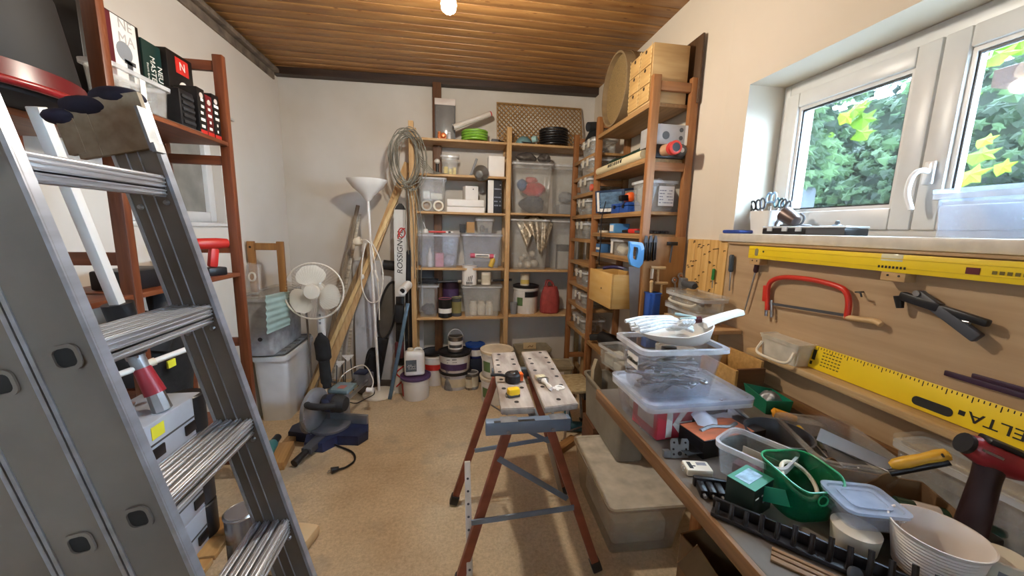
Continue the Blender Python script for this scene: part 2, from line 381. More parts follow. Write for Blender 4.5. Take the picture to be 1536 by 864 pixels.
# big window: two sashes
FX = 1.455
b = B(); b.bx(FX, FX+.06, WY1-.035, WY1, WZ0, WZ1, .006).bx(FX, FX+.06, WY0, WY0+.035, WZ0, WZ1, .006).bx(FX, FX+.06, WY0+.035, WY1-.035, WZ0, WZ0+.03, .006).bx(FX, FX+.06, WY0+.035, WY1-.035, WZ1-.055, WZ1, .006)
wfo = ST('window_1', b, fr)
MY = .995
def sash(y0, y1, name):
    z0, z1 = WZ0+.022, WZ1-.05; x = FX-.012; w = .062
    b = B()
    prof = [(x, 0), (x+.004, -.004)]
    for s0, s1, t0, t1 in ((y0, y0+w, z0, z1), (y1-w, y1, z0, z1), (y0+w, y1-w, z0, z0+w+.012), (y0+w, y1-w, z1-w, z1)):
        b.bx(x, x+.055, s0, s1, t0, t1, .007)
    w2 = w+.012
    for s0, s1, t0, t1 in ((y0+w, y0+w2, z0+w+.012, z1-w), (y1-w2, y1-w, z0+w+.012, z1-w), (y0+w2, y1-w2, z0+w+.012, z0+w2+.012), (y0+w2, y1-w2, z1-w2, z1-w)):
        b.bx(x+.012, x+.05, s0, s1, t0, t1)
    o = ST(name, b, fr, wfo)
    for s0, s1, t0, t1 in ((0, 0, 0, 0),):
        g = B(); e = .006; a0, a1, c0, c1 = y0+w2, y1-w2, z0+w2+.012, z1-w2
        g.bx(x+.018, x+.03, a0, a0+e, c0, c1).bx(x+.018, x+.03, a1-e, a1, c0, c1).bx(x+.018, x+.03, a0+e, a1-e, c0, c0+e).bx(x+.018, x+.03, a0+e, a1-e, c1-e, c1)
        ST('gasket', g, MK, o)
    ST('pane', B().bx(x+.022, x+.026, y0+w2, y1-w2, z0+w2+.012, z1-w2), glass, o, 'clear glass pane')
    return o
sash(MY+.002, WY1-.03, 'sash'); sr = sash(WY0+.03, MY-.002, 'sash')
hp = PX(1398, 250, FX-.012); hy, hz = MY-.03, 1.62
h = B(); h.bx(FX-.024, FX-.012, hy-.014, hy+.014, hz-.035, hz+.035, .005)
h.tube(bez([(FX-.02, hy, hz+.004), (FX-.05, hy, hz+.006), (FX-.06, hy+.012, hz-.01), (FX-.062, hy+.016, hz-.06), (FX-.056, hy+.002, hz-.112)], 6), .008, 10)
ST('handle', h, mat('gloss_white', '#F2F2F0', .2, 0, .02), wfo, 'white window handle')
b = B(); b.bx(1.243, FX+.01, WY0-.1, WY1+.045, WZ0-.037, WZ0, .006)
ST('trim_5', b, mat('stone_sill', '#CFC8BA', .4, 0, .06, (30, 30, 30)))
# wooden back panel above the bench
b = B(); b.bx(1.262, 1.279, .02, 1.555, .8, 1.378)
ST('trim_6', b, oakp)
b = B(); b.bx(1.25, 1.279, .02, 1.55, 1.378, 1.389, .002)
ST('trim_7', b, oakp)
hol = B(); random.seed(3)
def pineboard():
    b = B(); w = .3/5
    for i in range(5): b.bx(1.258, 1.279, 1.557+i*w+.001, 1.557+(i+1)*w-.001, .8, 1.392, .003)
    return b
o = ST('trim_8', pineboard(), wood('knotty_pine', '#D8AE6C', '#BF924E', 'z', .5, .7))
for i in range(34):
    y = random.uniform(1.57, 1.84); z = random.uniform(1.13, 1.385)
    hol.bx(1.2572, 1.2585, y-.008, y+.006, z-.002, z+.002).bx(1.2572, 1.2585, y+.003, y+.006, z-.007, z-.001)
ST('nail_holes', hol, mat('hole_dark', '#2A1A0C', .9, 0, 0), o, 'dark nail and hook holes')
# ceiling lamp
bp_ = Vector((-.02, 1.66, 2.42))
t = T('ceiling_bulb', 'bare glowing light bulb hanging from the plank ceiling', 'light bulb', (bp_.x, bp_.y, bp_.z))
t.p('cord', B().cyl((0, 0, -.005), (0, 0, ZC-bp_.z), .004, .004, 8).lathe([(.03, ZC-bp_.z-.025), (.035, ZC-bp_.z-.001), (.002, ZC-bp_.z)], 18), MW)
t.p('socket', B().lathe([(.022, 0), (.03, -.01), (.022, -.04), (.02, -.06), (.018, -.075)], 20), MW)
t.p('bulb', B().lathe([(.014, -.07), (.018, -.082), (.028, -.1), (.032, -.118), (.028, -.138), (.014, -.149), (.001, -.151)], 24), mat('bulb_glow', '#FFEBC8', .3, 0, 0, emit=14))
l = bpy.data.lights.new('bulb_light', 'POINT'); l.energy = BULB_W; l.color = (1, .91, .78); l.shadow_soft_size = .035
lo = bpy.data.objects.new('bulb_light', l); COL.objects.link(lo); lo.location = (bp_.x, bp_.y, bp_.z-.19)
# ------------------------------------------------------------------ outside: ground, garden wall with ivy, fence
ST('trim_9', B().bx(1.62, 8, -6, 6, .85, .95), mat('pale_bounce_ground', '#C4C8CC', .9, 0, .2, (3, 3, 3)), None)  # unseen ground, coloured pale to bounce skylight up through the window
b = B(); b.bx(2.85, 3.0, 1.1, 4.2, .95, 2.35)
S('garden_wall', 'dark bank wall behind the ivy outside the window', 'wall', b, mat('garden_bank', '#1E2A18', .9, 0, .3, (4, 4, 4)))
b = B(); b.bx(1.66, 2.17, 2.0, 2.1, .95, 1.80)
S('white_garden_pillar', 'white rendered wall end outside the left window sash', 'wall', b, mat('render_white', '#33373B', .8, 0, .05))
def leaf(bm, c, n, size, roll):
    z = n.normalized(); x = z.orthogonal().normalized(); x = Matrix.Rotation(roll, 3, z) @ x; y = z.cross(x)
    P = [(0, -.5), (.42, -.42), (.34, -.02), (.52, .22), (.16, .24), (0, .6), (-.16, .24), (-.52, .22), (-.34, -.02), (-.42, -.42)]
    c0 = bm.verts.new(c+z*size*.12); vs = [bm.verts.new(c+(x*a+y*q)*size) for a, q in P]
    for i in range(10): bm.faces.new((c0, vs[i], vs[(i+1) % 10]))
def leafmat(name, a, bcol, tr=.35):
    m = bpy.data.materials.new(name); m.use_nodes = True; N = m.node_tree.nodes; L = m.node_tree.links; p = N['Principled BSDF']
    g = N.new('ShaderNodeNewGeometry'); r = N.new('ShaderNodeValToRGB'); r.color_ramp.elements[0].color = lin(a); r.color_ramp.elements[1].color = lin(bcol)
    L.new(g.outputs['Random Per Island'], r.inputs[0]); L.new(r.outputs[0], p.inputs['Base Color']); p.inputs['Roughness'].default_value = .6; p.inputs['Specular IOR Level'].default_value = .12
    t = N.new('ShaderNodeBsdfTranslucent'); L.new(r.outputs[0], t.inputs[0]); mx = N.new('ShaderNodeMixShader'); mx.inputs[0].default_value = tr
    L.new(p.outputs[0], mx.inputs[1]); L.new(t.outputs[0], mx.inputs[2]); L.new(mx.outputs[0], N['Material Output'].inputs[0]); return m
b = B(); random.seed(11)
for i in range(7600):
    y = random.uniform(1.1, 4.1); z = random.uniform(.96, 2.75); x = 2.83-random.random()**2*.35+.25*max(0, z-2.2)
    if z > 1.95+.25*(y-1.5) and random.random() < .72: continue
    leaf(b.bm, Vector((x, y, z)), Vector((-1, random.uniform(-1.2, .4), random.uniform(-.1, 1.0))), random.uniform(.04, .085), random.uniform(-1, 1))
for i in range(260):
    y = 2.0-random.uniform(0, .06); z = random.uniform(1.72, 2.3); x = random.uniform(1.7, 2.35)
    leaf(b.bm, Vector((x, y, z)), Vector((-.5, -1, random.uniform(-.1, .8))), random.uniform(.05, .09), random.uniform(-1, 1))
S('ivy_hedge', 'dense green ivy covering the bank outside the window', 'ivy', b, leafmat('ivy_leaf', '#0B160D', '#34482A', .2), kind='stuff', smooth=0)
b = B()
for i in range(46):
    k = random.random(); y = random.uniform(1.25, 1.6) if k < .5 else random.uniform(1.75, 2.1); z = random.uniform(1.7, 2.55) if k < .5 else random.uniform(2.0, 2.6)
    leaf(b.bm, Vector((random.uniform(2.2, 2.4), y, z)), Vector((-1, random.uniform(-.6, .4), random.uniform(.2, 1.1))), random.uniform(.07, .14), random.uniform(-1, 1))
S('vine_leaves', 'bright yellow green vine leaves hanging near the window panes', 'vine', b, leafmat('vine_leaf', '#3E5E10', '#728C22', .35), kind='stuff', smooth=0)
# ================================================================== the three shelf racks
def rack_x(name, label, xf, xr, ys, ztop, shelves, mk, rungs, shelf_mat, shelf_label=None):
    # frames stand across the room (front post xf, rear post xr) at each y in ys; shelves run along y
    t = T(name, label, 'shelf rack', (xf, ys[0], 0)); w = .044
    sgn = 1 if xr > xf else -1; z = mk('z')
    for y in ys:
        for x in (xf, xr):
            b = B(); b.bx(x-xf-w/2, x-xf+w/2, y-ys[0]-.016, y-ys[0]+.016, 0, ztop, .004); t.p('post', b, z)
            hb = B()
        for q in rungs:
            b = B(); x0, x1 = sorted((xf+sgn*w/2, xr-sgn*w/2)); b.bx(x0-xf, x1-xf, y-ys[0]-.012, y-ys[0]+.012, q-.022, q+.022, .003); t.p('rung', b, mk('x'))
    for (y0, y1, zt) in shelves:
        x0, x1 = sorted((xf-sgn*.018, xr+sgn*.0)); e = .018
        b = B(); b.bx(x0-xf, x1-xf, y0-ys[0]+e, y1-ys[0]-e, zt-.018, zt, .002)
        b.bx(x0-xf, x0-xf+.02, y0-ys[0]+e, y1-ys[0]-e, zt-.026, zt-.018)
        t.p('shelf', b, shelf_mat)
    return t
# left rack, red-brown stain
LXF, LXR = -1.10, -1.375; LYS = [.76, 1.445, 2.09]
lz = [1.805, PX(345, 418, LXF).z, .40]
rack_x('shelf_rack', 'red brown stained wooden shelf rack along the left wall', LXF, LXR, LYS, 2.2,
       [(LYS[i], LYS[i+1], z) for i in (0, 1) for z in (1.69 if i == 0 else 1.805, 1.17, .42)], redw, [2.15, 1.72, 1.29, .80, .12], redw('y'))
RXF, RXR = 1.015, 1.228
RYS = [1.885, 2.62, 3.13]
sh = [(RYS[0], RYS[1], z) for z in (2.086, 1.81, 1.535, 1.412, 1.273, .60)]
tb = [1.98, 1.845, 1.71, 1.545, 1.36, 1.175, .99, .82, .62]
sh += [(RYS[1], RYS[2], z) for z in tb]
rack_x('shelf_rack', 'orange pine shelf rack along the right wall with a tool panel on its end', RXF, RXR, RYS, 2.21, sh, rackw, [2.16, 1.765, 1.0, .3], wood('rack_shelf', '#AE8656', '#8E6A40', 'y'))
# back rack: frames stand across (front post at y=3.15), shelves run along x
BY = 3.15; bx_ = [-.335, .450, 1.19]
t = T('shelf_rack', 'light pine shelf rack standing against the back wall', 'shelf rack', (0, BY, 0))
pz, px_, py_ = pine('z'), wood('shelf_pine', '#C4A070', '#AC8658', 'x'), pine('y')
for i, x in enumerate(bx_):
    for y in (.022, .235):
        b = B(); b.bx(x-.02, x+.02, y-.022, y+.022, 0, 2.245 if i < 2 else 2.0, .004); t.p('post', b, pz)
    for q in (2.08, 1.6, 1.13, .62, .15):
        t.p('rung', B().bx(x-.012, x+.012, .04, .22, q-.05, q-.006, .003), py_)
BL = [2.123, 1.850, 1.551, 1.086, .657]; BRt = [2.123, 1.560, 1.074, .672]
for z in BL: t.p('shelf', B().bx(bx_[0]+.021, bx_[1]-.021, -.004, .24, z-.018, z, .002), px_)
for z in BRt: t.p('shelf', B().bx(bx_[1]+.021, bx_[2]-.021, -.004, .24, z-.018, z, .002), px_)
# ------------------------------------------------------------------ workbench on the right
BZ, BXF, BXR = .80, .557, 1.278
t = T('workbench', 'long wooden workbench under the window with a scuffed grey brown top', 'workbench', (BXF, .1, 0))
topm = mat('bench_top', '#6E665C', .6, 0, 0, (9, 2.2, 9), .1, 8, '#4A423A')
t.p('top', B().bx(.012, BXR-BXF, -.35, 1.22, BZ-.036, BZ, .004), topm)
t.p('end_board', B().bx(.36, BXR-BXF-.02, 1.2205, 1.70, BZ-.036, BZ, .003), topm)
t.p('front_edge', B().bx(0, .012, -.35, 1.22, BZ-.04, BZ+.001, .002), wood('bench_edge', '#86603A', '#664626', 'y'), 'brown wooden front edge')
for y in (-.2, 1.12):
    for x in (.46, .64): t.p('leg', B().bx(x-.035, x+.035, y-.035, y+.035, 0, BZ-.036, .004), rackw('z'))
t.p('stretcher', B().bx(.50, .60, 1.10, 1.14, .12, .19, .003), rackw('x'))
t.p('back_ledge', B().bx(.632, .70, -.35, 1.20, BZ+.14, BZ+.162, .003), wood('ledge_pine', '#C6AA80', '#B0905F', 'y'), 'pale raised ledge along the back')
t.p('ledge_upright', B().bx(.682, .70, -.35, 1.20, BZ, BZ+.14), oakp)
t.p('ledge_batten', B().bx(.66, .682, -.35, 1.20, BZ, BZ+.03, .002), wood('batten_dark', '#7A5630', '#5E3F20', 'y'))
# end panel with hung tools on the right rack's near frame
a = PY(961, 350, 1.865); c = PY(1027, 470, 1.865)
o = S('tool_board', 'brown wooden tool panel fixed to the end of the right shelf rack', 'tool panel', B().bx(-.118, .118, -.006, .006, 0, .66, .002), wood('panel_brown', '#A87842', '#8E6234', 'z', .5, .4), ((RXF+RXR)/2+.004, 1.861, BZ-.06))
# ================================================================== aluminium ladder, close left
LN, LF = .62, .90
def lad(px, py, y): p = PY(px, py, y); return Vector((p.x, y, p.z))
a0, a1 = lad(213, 150, LF), lad(366, 575, LF)
dz = (a1-a0); k = dz.x/dz.z                                   # lean: x per z
def X_at(z): return a0.x+(z-a0.z)*k
ux = Vector((-k, 0, -1)).normalized(); un = Vector((1, 0, -k)).normalized()     # down the stile; outwards (towards the bench)
WEB = .088
t = T('step_ladder', 'tall aluminium ladder standing close to the camera on the left', 'ladder', (X_at(0)-.05, (LN+LF)/2, 0))
org = Vector(t.o.location)
def P3(s, n, y):                                               # s: distance below top edge a0, n: offset across the stile
    q = Vector((a0.x, 0, a0.z))+ux*s+un*n; return Vector((q.x, y, q.z))-org
Ltot = a0.z/(-ux.z)
mal2 = mat('ladder_web', '#928A80', .48, .4, 0, (3, 3, 3), .03, 8, '#68625A'); mal3 = mat('ladder_flange', '#C4CAD4', .32, .75, .12, (4, 4, 30))
scr = B()
def quadbar(b, s0, s1, n0, n1, y0, y1):
    v = [P3(s, n, y) for s in (s0, s1) for n in (n0, n1) for y in (y0, y1)]
    V = [b.bm.verts.new(p) for p in v]
    for f in ((0, 1, 3, 2), (4, 6, 7, 5), (0, 4, 5, 1), (2, 3, 7, 6), (0, 2, 6, 4), (1, 5, 7, 3)): b.bm.faces.new([V[i] for i in f])
    return b
sp = .262; r0 = .125                                           # rung pitch
def stile(y, out, n, name, s0=0, s1=None, depth=WEB):
    s1 = Ltot-.005 if s1 is None else s1
    b = B(); quadbar(b, s0, s1, n-depth, n, y, y+.003*out)
    o = t.p('stile', b, mal2)
    f = B(); quadbar(f, s0, s1, n-.003, n, y+.001*out, y+.017*out); quadbar(f, s0, s1, n-depth, n-depth+.003, y+.001*out, y+.017*out)
    quadbar(f, s0, s1, n-.006, n+.001, y-.002*out, y+.0005*out); quadbar(f, s0, s1, n-depth, n-depth+.006, y-.002*out, y+.0005*out)
    t.p('stile_flange', f, mal3)
    return o
def hole(y, s, n, w=.026, out=-1):
    ring = B(); m = B()
    c = P3(s, n, y)
    f = lambda a, d: c+ux*d+un*a+Vector((0, out*.0015, 0))
    rr = rrect(.04, .04, .012); r2 = rrect(.029, .029, .009)
    rg = [[f(x, z)+Vector((0, out*h, 0)) for x, z in q] for q, h in ((rr, 0), (rr, .003), (r2, .003), (r2, -.004))]
    ring.loft(rg, False, True); t.p('rung_collar', ring, mal2)
    m.loft([[f(x, z)-Vector((0, out*.0012, 0)) for x, z in r2], [f(x, z)-Vector((0, out*.0002, 0)) for x, z in r2]]); t.p('rung_mouth', m, MINK, 'dark open end of a rung')
sections = [0.0, -WEB-.004, -2*WEB-.008]
for i, n in enumerate(sections): stile(LN, 1, n-.004, 'near', 0.02*i)
stile(LF-.002, 1, 0, 'far')
zg = B(); quadbar(zg, 0, Ltot, -.062, -.0605, LF-.0045, LF-.0008); quadbar(zg, 0, Ltot, -.04, -.0385, LF-.0045, LF-.0008); t.p('stile_groove', zg, mal3)
rungz = [PY(238, 262, LF-.03), PY(310, 462, LF-.03), PY(370, 640, LF-.03), PY(430, 790, LF-.03)]
ss = [(a0.z-q.z)/(-ux.z) for q in rungz]
sp = (ss[3]-ss[0])/3
for j in range(6):
    s = ss[0]+sp*j
    if s > Ltot-.05: break
    b = B()
    # ribbed tread: level bars side by side
    base = P3(s, 0, 0); z = base.z
    for q in range(4):
        x1 = base.x-.006-q*.021; b.bx(x1-.0165, x1, LN+.005-org.y, LF-.005-org.y, z-(.042 if q == 0 else .026), z, .002)
        for h in range(2): b.bx(x1-.0125+h*.007, x1-.0095+h*.007, LN+.005-org.y, LF-.005-org.y, z, z+.0015)
    b.bx(base.x-.09, base.x-.006, LN+.005-org.y, LF-.005-org.y, z-.03, z-.024)
    for h in range(5): b.bx(base.x-.006, base.x-.0045, LN+.005-org.y, LF-.005-org.y, z-.006-.008*h, z-.003-.008*h)
    t.p('tread', b, MAL)
    for n in sections[:2]: hole(LN, s+.012 if n == 0 else s+.03, n-.045)
    for q in (-.02, -.07): t.p('rivet', B().cyl(P3(s+.05, q, LF-.003), P3(s+.05, q, LF-.009), .006, .004, 10), MST)
# wrapped top of the ladder: taped tan pad and a dark cloth
b = B(); quadbar(b, -.012, .095, -.10, .003, LF-.012, LF-.001); quadbar(b, .002, .095, -.135, -.095, LF-.014, LF-.002); quadbar(b, .02, .085, -.15, -.12, LF-.016, LF-.004)
pad = mat('tape_pad', '#A3937A', .75, 0, 0, (45, 45, 45), .05, 2, '#8C7A60')
t.p('taped_pad', b, pad, 'tan taped pad on the stile top')
b = B(); quadbar(b, .02, .105, .0005, .006, LF-.03, LF-.004); quadbar(b, .09, .108, .004, .012, LF-.03, LF-.004); t.p('clip', b, MZN, 'bright metal clip')
b = B(); b.sph(P3(-.012, -.045, LF+.006), (.05, .02, .022), 24, 14, None, .02).sph(P3(-.002, -.10, LF-.002), (.045, .02, .02), 22, 12, None, .025).sph(P3(.012, -.145, LF-.008), (.03, .018, .016), 18, 10, None, .025)
t.p('cloth_wrap', b, mat('dark_cloth', '#1A1426', .85, 0, .25, (30, 30, 30), .3), 'dark purple cloth bunched over the top')
# ================================================================== factories
def fr(a, b, c, d, Y):
    p, q = PY(a, b, Y), PY(c, d, Y); p2, q2 = PY(a, d, Y), PY(c, b, Y)
    return (p.x+p2.x)/2, (q.x+q2.x)/2, (q.z+p2.z)/2, (p.z+q2.z)/2
def crate(label, w, d, h, loc, rz=0, m=None, lid=False, group=None, tap=.86, rim=.01, name='storage_box', cat='storage box', lm=None, ll='clear lid', body_label=None, rot=None):
    t = T(name, label, cat, loc, rz, group, rot)
    m = m or CL
    t.p('tub', B().tub(w-.004, d-.004, h-.006, .022, tap, .0025, rim-.003, .008), m, body_label)
    t.p('rim', B().loft([[(x, y, zz) for x, y in rrect(a_, b_, .026)] for a_, b_, zz in ((w-2*rim, d-2*rim, h-.014), (w, d, h-.014), (w+.001, d+.001, h), (w-2*rim, d-2*rim, h))], False, True, None, True), CRIM if m in (CL, CLB, CLM) else m)
    if lid: t.p('lid', B().lid(w+.004, d+.004, h+.0005, .012, .03), lm or m, ll)
    return t
def carton(name, label, cat, w, d, h, loc, m, rz=0, group=None, rot=None, tape=True):
    t = T(name, label, cat, loc, rz, group, rot)
    t.p('body', B().bx(-w/2, w/2, -d/2, d/2, 0, h, .002), m); return t
def can(label, r, h, loc, body, lab=None, lidm=None, name='paint_can', cat='paint can', rz=0, group=None, lab_label='printed label', band=None, handle=False, lab_h=(.18, .8), aspan=(195, 345)):
    t = T(name, label, cat, loc, rz, group)
    t.p('body', B().lathe([(r*.96, 0), (r*.985, .004), (r*.97, .008), (r*.97, h-.012), (r, h-.008), (r, h-.002), (r*.95, h)], 32), body)
    t.p('lid', B().lathe([(r*.93, h-.001), (r*.93, h+.003), (r*.86, h+.003), (r*.84, h-.0005)], 32), lidm or MST)
    if lab is not None:
        t.p('label', B().shell(r*.972, .0012, h*lab_h[0], h*lab_h[1], aspan[0], aspan[1], 24), lab, lab_label)
    if band is not None:
        t.p('print', B().shell(r*.975, .0016, h*.3, h*.5, 215, 325, 20), band)
    if handle:
        pts = [(r*1.0*math.cos(a), 0, h*.82+r*1.25*math.sin(a)) for a in [PI*i/18 for i in range(19)]]
        t.p('handle', B().tube(pts, .0028, 8), MW)
    return t
def bucket(label, r0, r1, h, loc, body, lidm=None, lab=None, name='bucket', cat='bucket', rz=0, group=None, lab_label='printed label', span=(200, 320), lab_h=(.2, .7), handle=None):
    t = T(name, label, cat, loc, rz, group)
    pr = [(r0, 0), (r0+.002, .003), (r1-.004, h*.86), (r1+.004, h*.865), (r1+.004, h*.9), (r1, h*.905), (r1+.001, h)]
    if lidm is None: pr += [(r1-.004, h), (r0-.003, .006)]
    t.p('body', B().lathe(pr, 36), body)
    if lidm: t.p('lid', B().lathe([(r1+.007, h-.014), (r1+.009, h+.004), (r1-.004, h+.008), (r1-.012, h+.001)], 36), lidm)
    rr = lambda z: r0+(r1-r0)*z+.0015
    if lab is not None: t.p('label', B().shell(rr(lab_h[0]), .0015, h*lab_h[0], h*lab_h[1], span[0], span[1], 20, rr(lab_h[1])), lab, lab_label)
    if handle: t.p('handle', B().tube([(1.03*r1*math.cos(a), -.012-r1*.5*math.sin(a), h*.88-.9*r1*math.sin(a)) for a in [PI*i/20 for i in range(21)]], .0025, 8), handle)
    return t
def coil(name, label, cat, R0, r, n, loc, m, dz=None, rot=None, jit=0, group=None, turns_out=0):
    pts = []
    for i in range(n*28+1):
        a = 2*PI*i/28; u = i/28; q = R0+turns_out*math.sin(u*2.1)+random.uniform(-jit, jit)
        pts.append((q*math.cos(a), q*math.sin(a), r+u*(dz or 2*r)+random.uniform(-jit, jit)*.3))
    return S(name, label, cat, B().tube(pts, r, 8), m, loc, group=group, rot=rot)
def cloth_lump(r, seed=1, amp=.18, seg=28):
    random.seed(seed); b = B(); ph = [random.uniform(0, 6) for _ in range(8)]; rg = []
    for i in range(1, 14):
        th = PI*i/14; ring = []
        for j in range(seg):
            a = 2*PI*j/seg; k = 1+amp*(math.sin(3*a+ph[0]+2*th)*.5+math.sin(5*a+ph[1]-3*th)*.3+math.sin(9*a+ph[2]+4*th)*.2+math.sin(4*th+ph[3]+a)*.3)
            ring.append((r[0]*math.sin(th)*math.cos(a)*k, r[1]*math.sin(th)*math.sin(a)*k, r[2]-r[2]*math.cos(th)*(1+.3*(k-1))))
        rg.append(ring)
    return b.loft(rg)
def marks(b, x0, x1, z0, z1, rows, seed=0, y=0, h=None):           # rows of tiny unreadable print on a front face (y fixed)
    random.seed(seed); dz = (z1-z0)/rows
    for i in range(rows):
        x = x0
        while x < x1-.004:
            w = random.uniform(.004, .016)
            if random.random() < .75: b.bx(x, min(x1, x+w), y-.0006, y, z0+dz*(i+.3), z0+dz*(i+.62))
            x += w+.003
    return b
# ================================================================== things on the back rack
SB = BY+.0
# ---- top boards
zt = 2.1235
x0, x1, z0, z1 = fr(652, 146, 683, 204, 3.24)
t = T('blister_pack', 'clear hanging blister pack with grey insert standing at the top left of the back rack', 'package', ((x0+x1)/2, 3.24, zt))
t.p('card', B().bx(-(x1-x0)/2, (x1-x0)/2, .03, .034, 0, z1-zt, .001), mat('pack_grey', '#5C5A58', .4, 0, .1))
t.p('header', B().bx(-(x1-x0)/2-.001, (x1-x0)/2+.001, .026, .03, z1-zt-.05, z1-zt, .001), mat('pack_pale', '#C9BDB4', .5, 0, .05), 'pale top strip')
t.p('window', B().bx(-(x1-x0)/2+.012, (x1-x0)/2-.012, 0, .03, .01, z1-zt-.06, .006), CL, 'clear bubble')
p = PY(665, 188, 3.20); q = PY(675, 192, 3.2)
for i, (a, zz) in enumerate(((659, 203), (674, 203))):
    p = PY(a, zz, 3.17)
    S('small_jar', ['small jar with orange cap on the top board beside the grey pack', 'small white capped jar on the top board under the roll end'][i], 'jar', B().lathe([(.013, 0), (.014, .004), (.014, .035), (.009, .042), (.012, .043), (.012, .055), (.002, .056)], 16), [mat('amber_jar', '#C87038', .35), mat('pale_jar', '#C9C9CC', .3)][i], (p.x, 3.17, zt))
p = PY(665, 190, 3.19)
S('copper_fitting', 'small round copper orange cap leaning on the grey pack', 'pipe cap', B().lathe([(.022, 0), (.026, .004), (.026, .02), (.016, .024), (.014, .05), (.004, .052)], 20, RX(90)), mat('copper_orange', '#C9713F', .35, .4), (p.x, 3.2, zt+.027))
a, c = PY(680, 191, 3.17), PY(735, 171, 3.24)
t = T('white_roll', 'white paper roll lying slanted across the green hose coil', 'roll', a)
d = c-a
t.p('tube', B().cyl((0, 0, 0), d, .022, .022, 20), mat('roll_white', '#C9C3BA', .6, 0, .04))
t.p('core', B().cyl(-d.normalized()*.002, d*.01, .013, .013, 16), MDG, 'dark core'); t.p('cap', B().cyl(d, d*1.03, .023, .02, 16), MRED, 'red end cap')
p = PY(712, 199, 3.27)
coil('hose_coil', 'coil of bright green garden hose on the top board', 'hose', .102, .0105, 4, (p.x, 3.28, zt), mat('hose_green', '#7DB23A', .4, 0, .1), .021, None, .002)
p = PY(752, 203, 3.2)
t = T('clamp_tool', 'small dark clamp lying on the top board behind the middle post', 'clamp', (p.x-.02, 3.22, zt))
t.p('jaw', B().bx(-.06, .0, -.015, .015, 0, .035, .006), MDG); t.p('handle', B().cyl((0, 0, .02), (.05, .02, .018), .011, .008), MK)
p = PY(785, 208, 3.2)
t = T('dust_mask', 'teal half mask respirator lying on the top board right of the middle post', 'mask', (p.x+.01, 3.22, zt))
t.p('cup', B().lathe([(.075, 0), (.072, .02), (.055, .05), (.03, .07), (.004, .075)], 22, RZ(20) @ Matrix.Diagonal((1.05, .75, .95, 1))), mat('mask_teal', '#6A9096', .5, 0, .15)); t.p('filter', B().cyl((.07, -.02, .045), (.10, -.04, .05), .026, .024, 18), mat('pale_teal', '#9CC4C4', .5), 'pale round filter')
t.p('strap', B().tube(bez([(-.06, 0, .03), (-.03, -.05, .012), (.05, -.06, .006), (.09, -.01, .01)], 6), .007, 6), MK2)
p = PY(832, 212, 3.27)
coil('cable_coil', 'thick coil of black cable on the top board of the back rack', 'cable coil', .118, .0095, 7, (p.x-.01, 3.29, zt), MK, .02, None, .002)
# brown lattice panel leaning back
def lattice(w, h):
    b = B(); n = 19; k = 9; g = .0035
    for i in range(-k, n+1):
        for sgn in (1, -1):
            xa = i*w/n; za, xb, zb = 0, xa+w/n*k, h
            if xa < 0: za = -xa/(xb-xa)*h; xa = 0
            if xb > w: zb = za+(h-za)*(w-xa)/(xb-xa) if xb > xa else h; xb = w
            if zb-za < .004: continue
            if sgn < 0: xa, xb = w-xa, w-xb
            b.beam((xa, sgn*.0012, za), (xb, sgn*.0012, zb), .0068, .005, 0, (0, 1, 0))
    return b
a, c = PY(748, 152, 3.33), PY(872, 158, 3.33); e = PY(736, 190, 3.27)
w = c.x-a.x
t = T('lattice', 'brown diamond lattice panel leaning on the wall above the cable coil', 'lattice', (a.x-.01, 3.26, zt), 0, None, (R(-14), 0, 0))
lp = mat('lattice_brown', '#94703E', .5, 0, .1)
t.p('mesh', lattice(w+.01, a.z-zt+.0), lp)
t.p('border', B().bx(-.006, w+.016, -.006, .006, a.z-zt, a.z-zt+.01, .002).bx(-.006, 0, -.006, .006, 0, a.z-zt).bx(w+.01, w+.016, -.006, .006, 0, a.z-zt).bx(0, w+.01, -.006, .006, 0, .01, .002), lp)
p = PY(884, 188, 3.05)
t = T('folded_bag', 'black cloth bag standing in the corner between the two pine racks', 'bag', (1.12, 3.02, 1.981), .2)
t.p('body', cloth_lump((.075, .06, .13), 5, .12), mat('black_cloth', '#161618', .9, 0, .3, (20, 20, 20), .3))
t.p('roll', B().cyl((-.07, -.02, .26), (.02, -.02, .275), .036, .034, 20), MK2); t.p('strap', B().tube(bez([(.06, -.04, .2), (.09, -.05, .23), (.08, -.05, .26), (.05, -.04, .25)], 5), .006, 6), MK)
# ---- second board left
z2 = 1.8505
p = PY(655, 226, 3.24)
t = T('rubber_mallet', 'tool with a round white head standing behind the small tin box', 'mallet', (p.x, 3.33, z2))
t.p('handle', B().cyl((0, 0, 0), (.0, 0, .105), .013, .012), MK); t.p('head', B().sph((0, -.0, .125), (.026, .026, .021), 18, 10), MW, 'white round head')
x0, x1, z0, z1 = fr(660, 233, 689, 255, 3.2)
crate('small clear box of yellowish packets under the green hose coil', x1-x0, .12, z1-z2, ((x0+x1)/2, 3.26, z2), 0, CL, True)
random.seed(4)
yl = mat('packet_yellow', '#C9BC7E', .6, 0, .2, (40, 40, 40))
many('paper_packet', 'packet', 'yellow packets in the small clear box', [('yellow paper packet in the small clear box under the hose coil', B().bx(-.05, -.012, -.045, .04, .004, .07, .006), yl), ('yellow paper packet in the small clear box under the hose coil', B().bx(-.01, .02, -.045, .04, .004, .055, .006), yl), ('yellow paper packet in the small clear box under the hose coil', B().bx(.022, .052, -.045, .04, .004, .066, .006), yl)], ((x0+x1)/2, 3.26, z2))
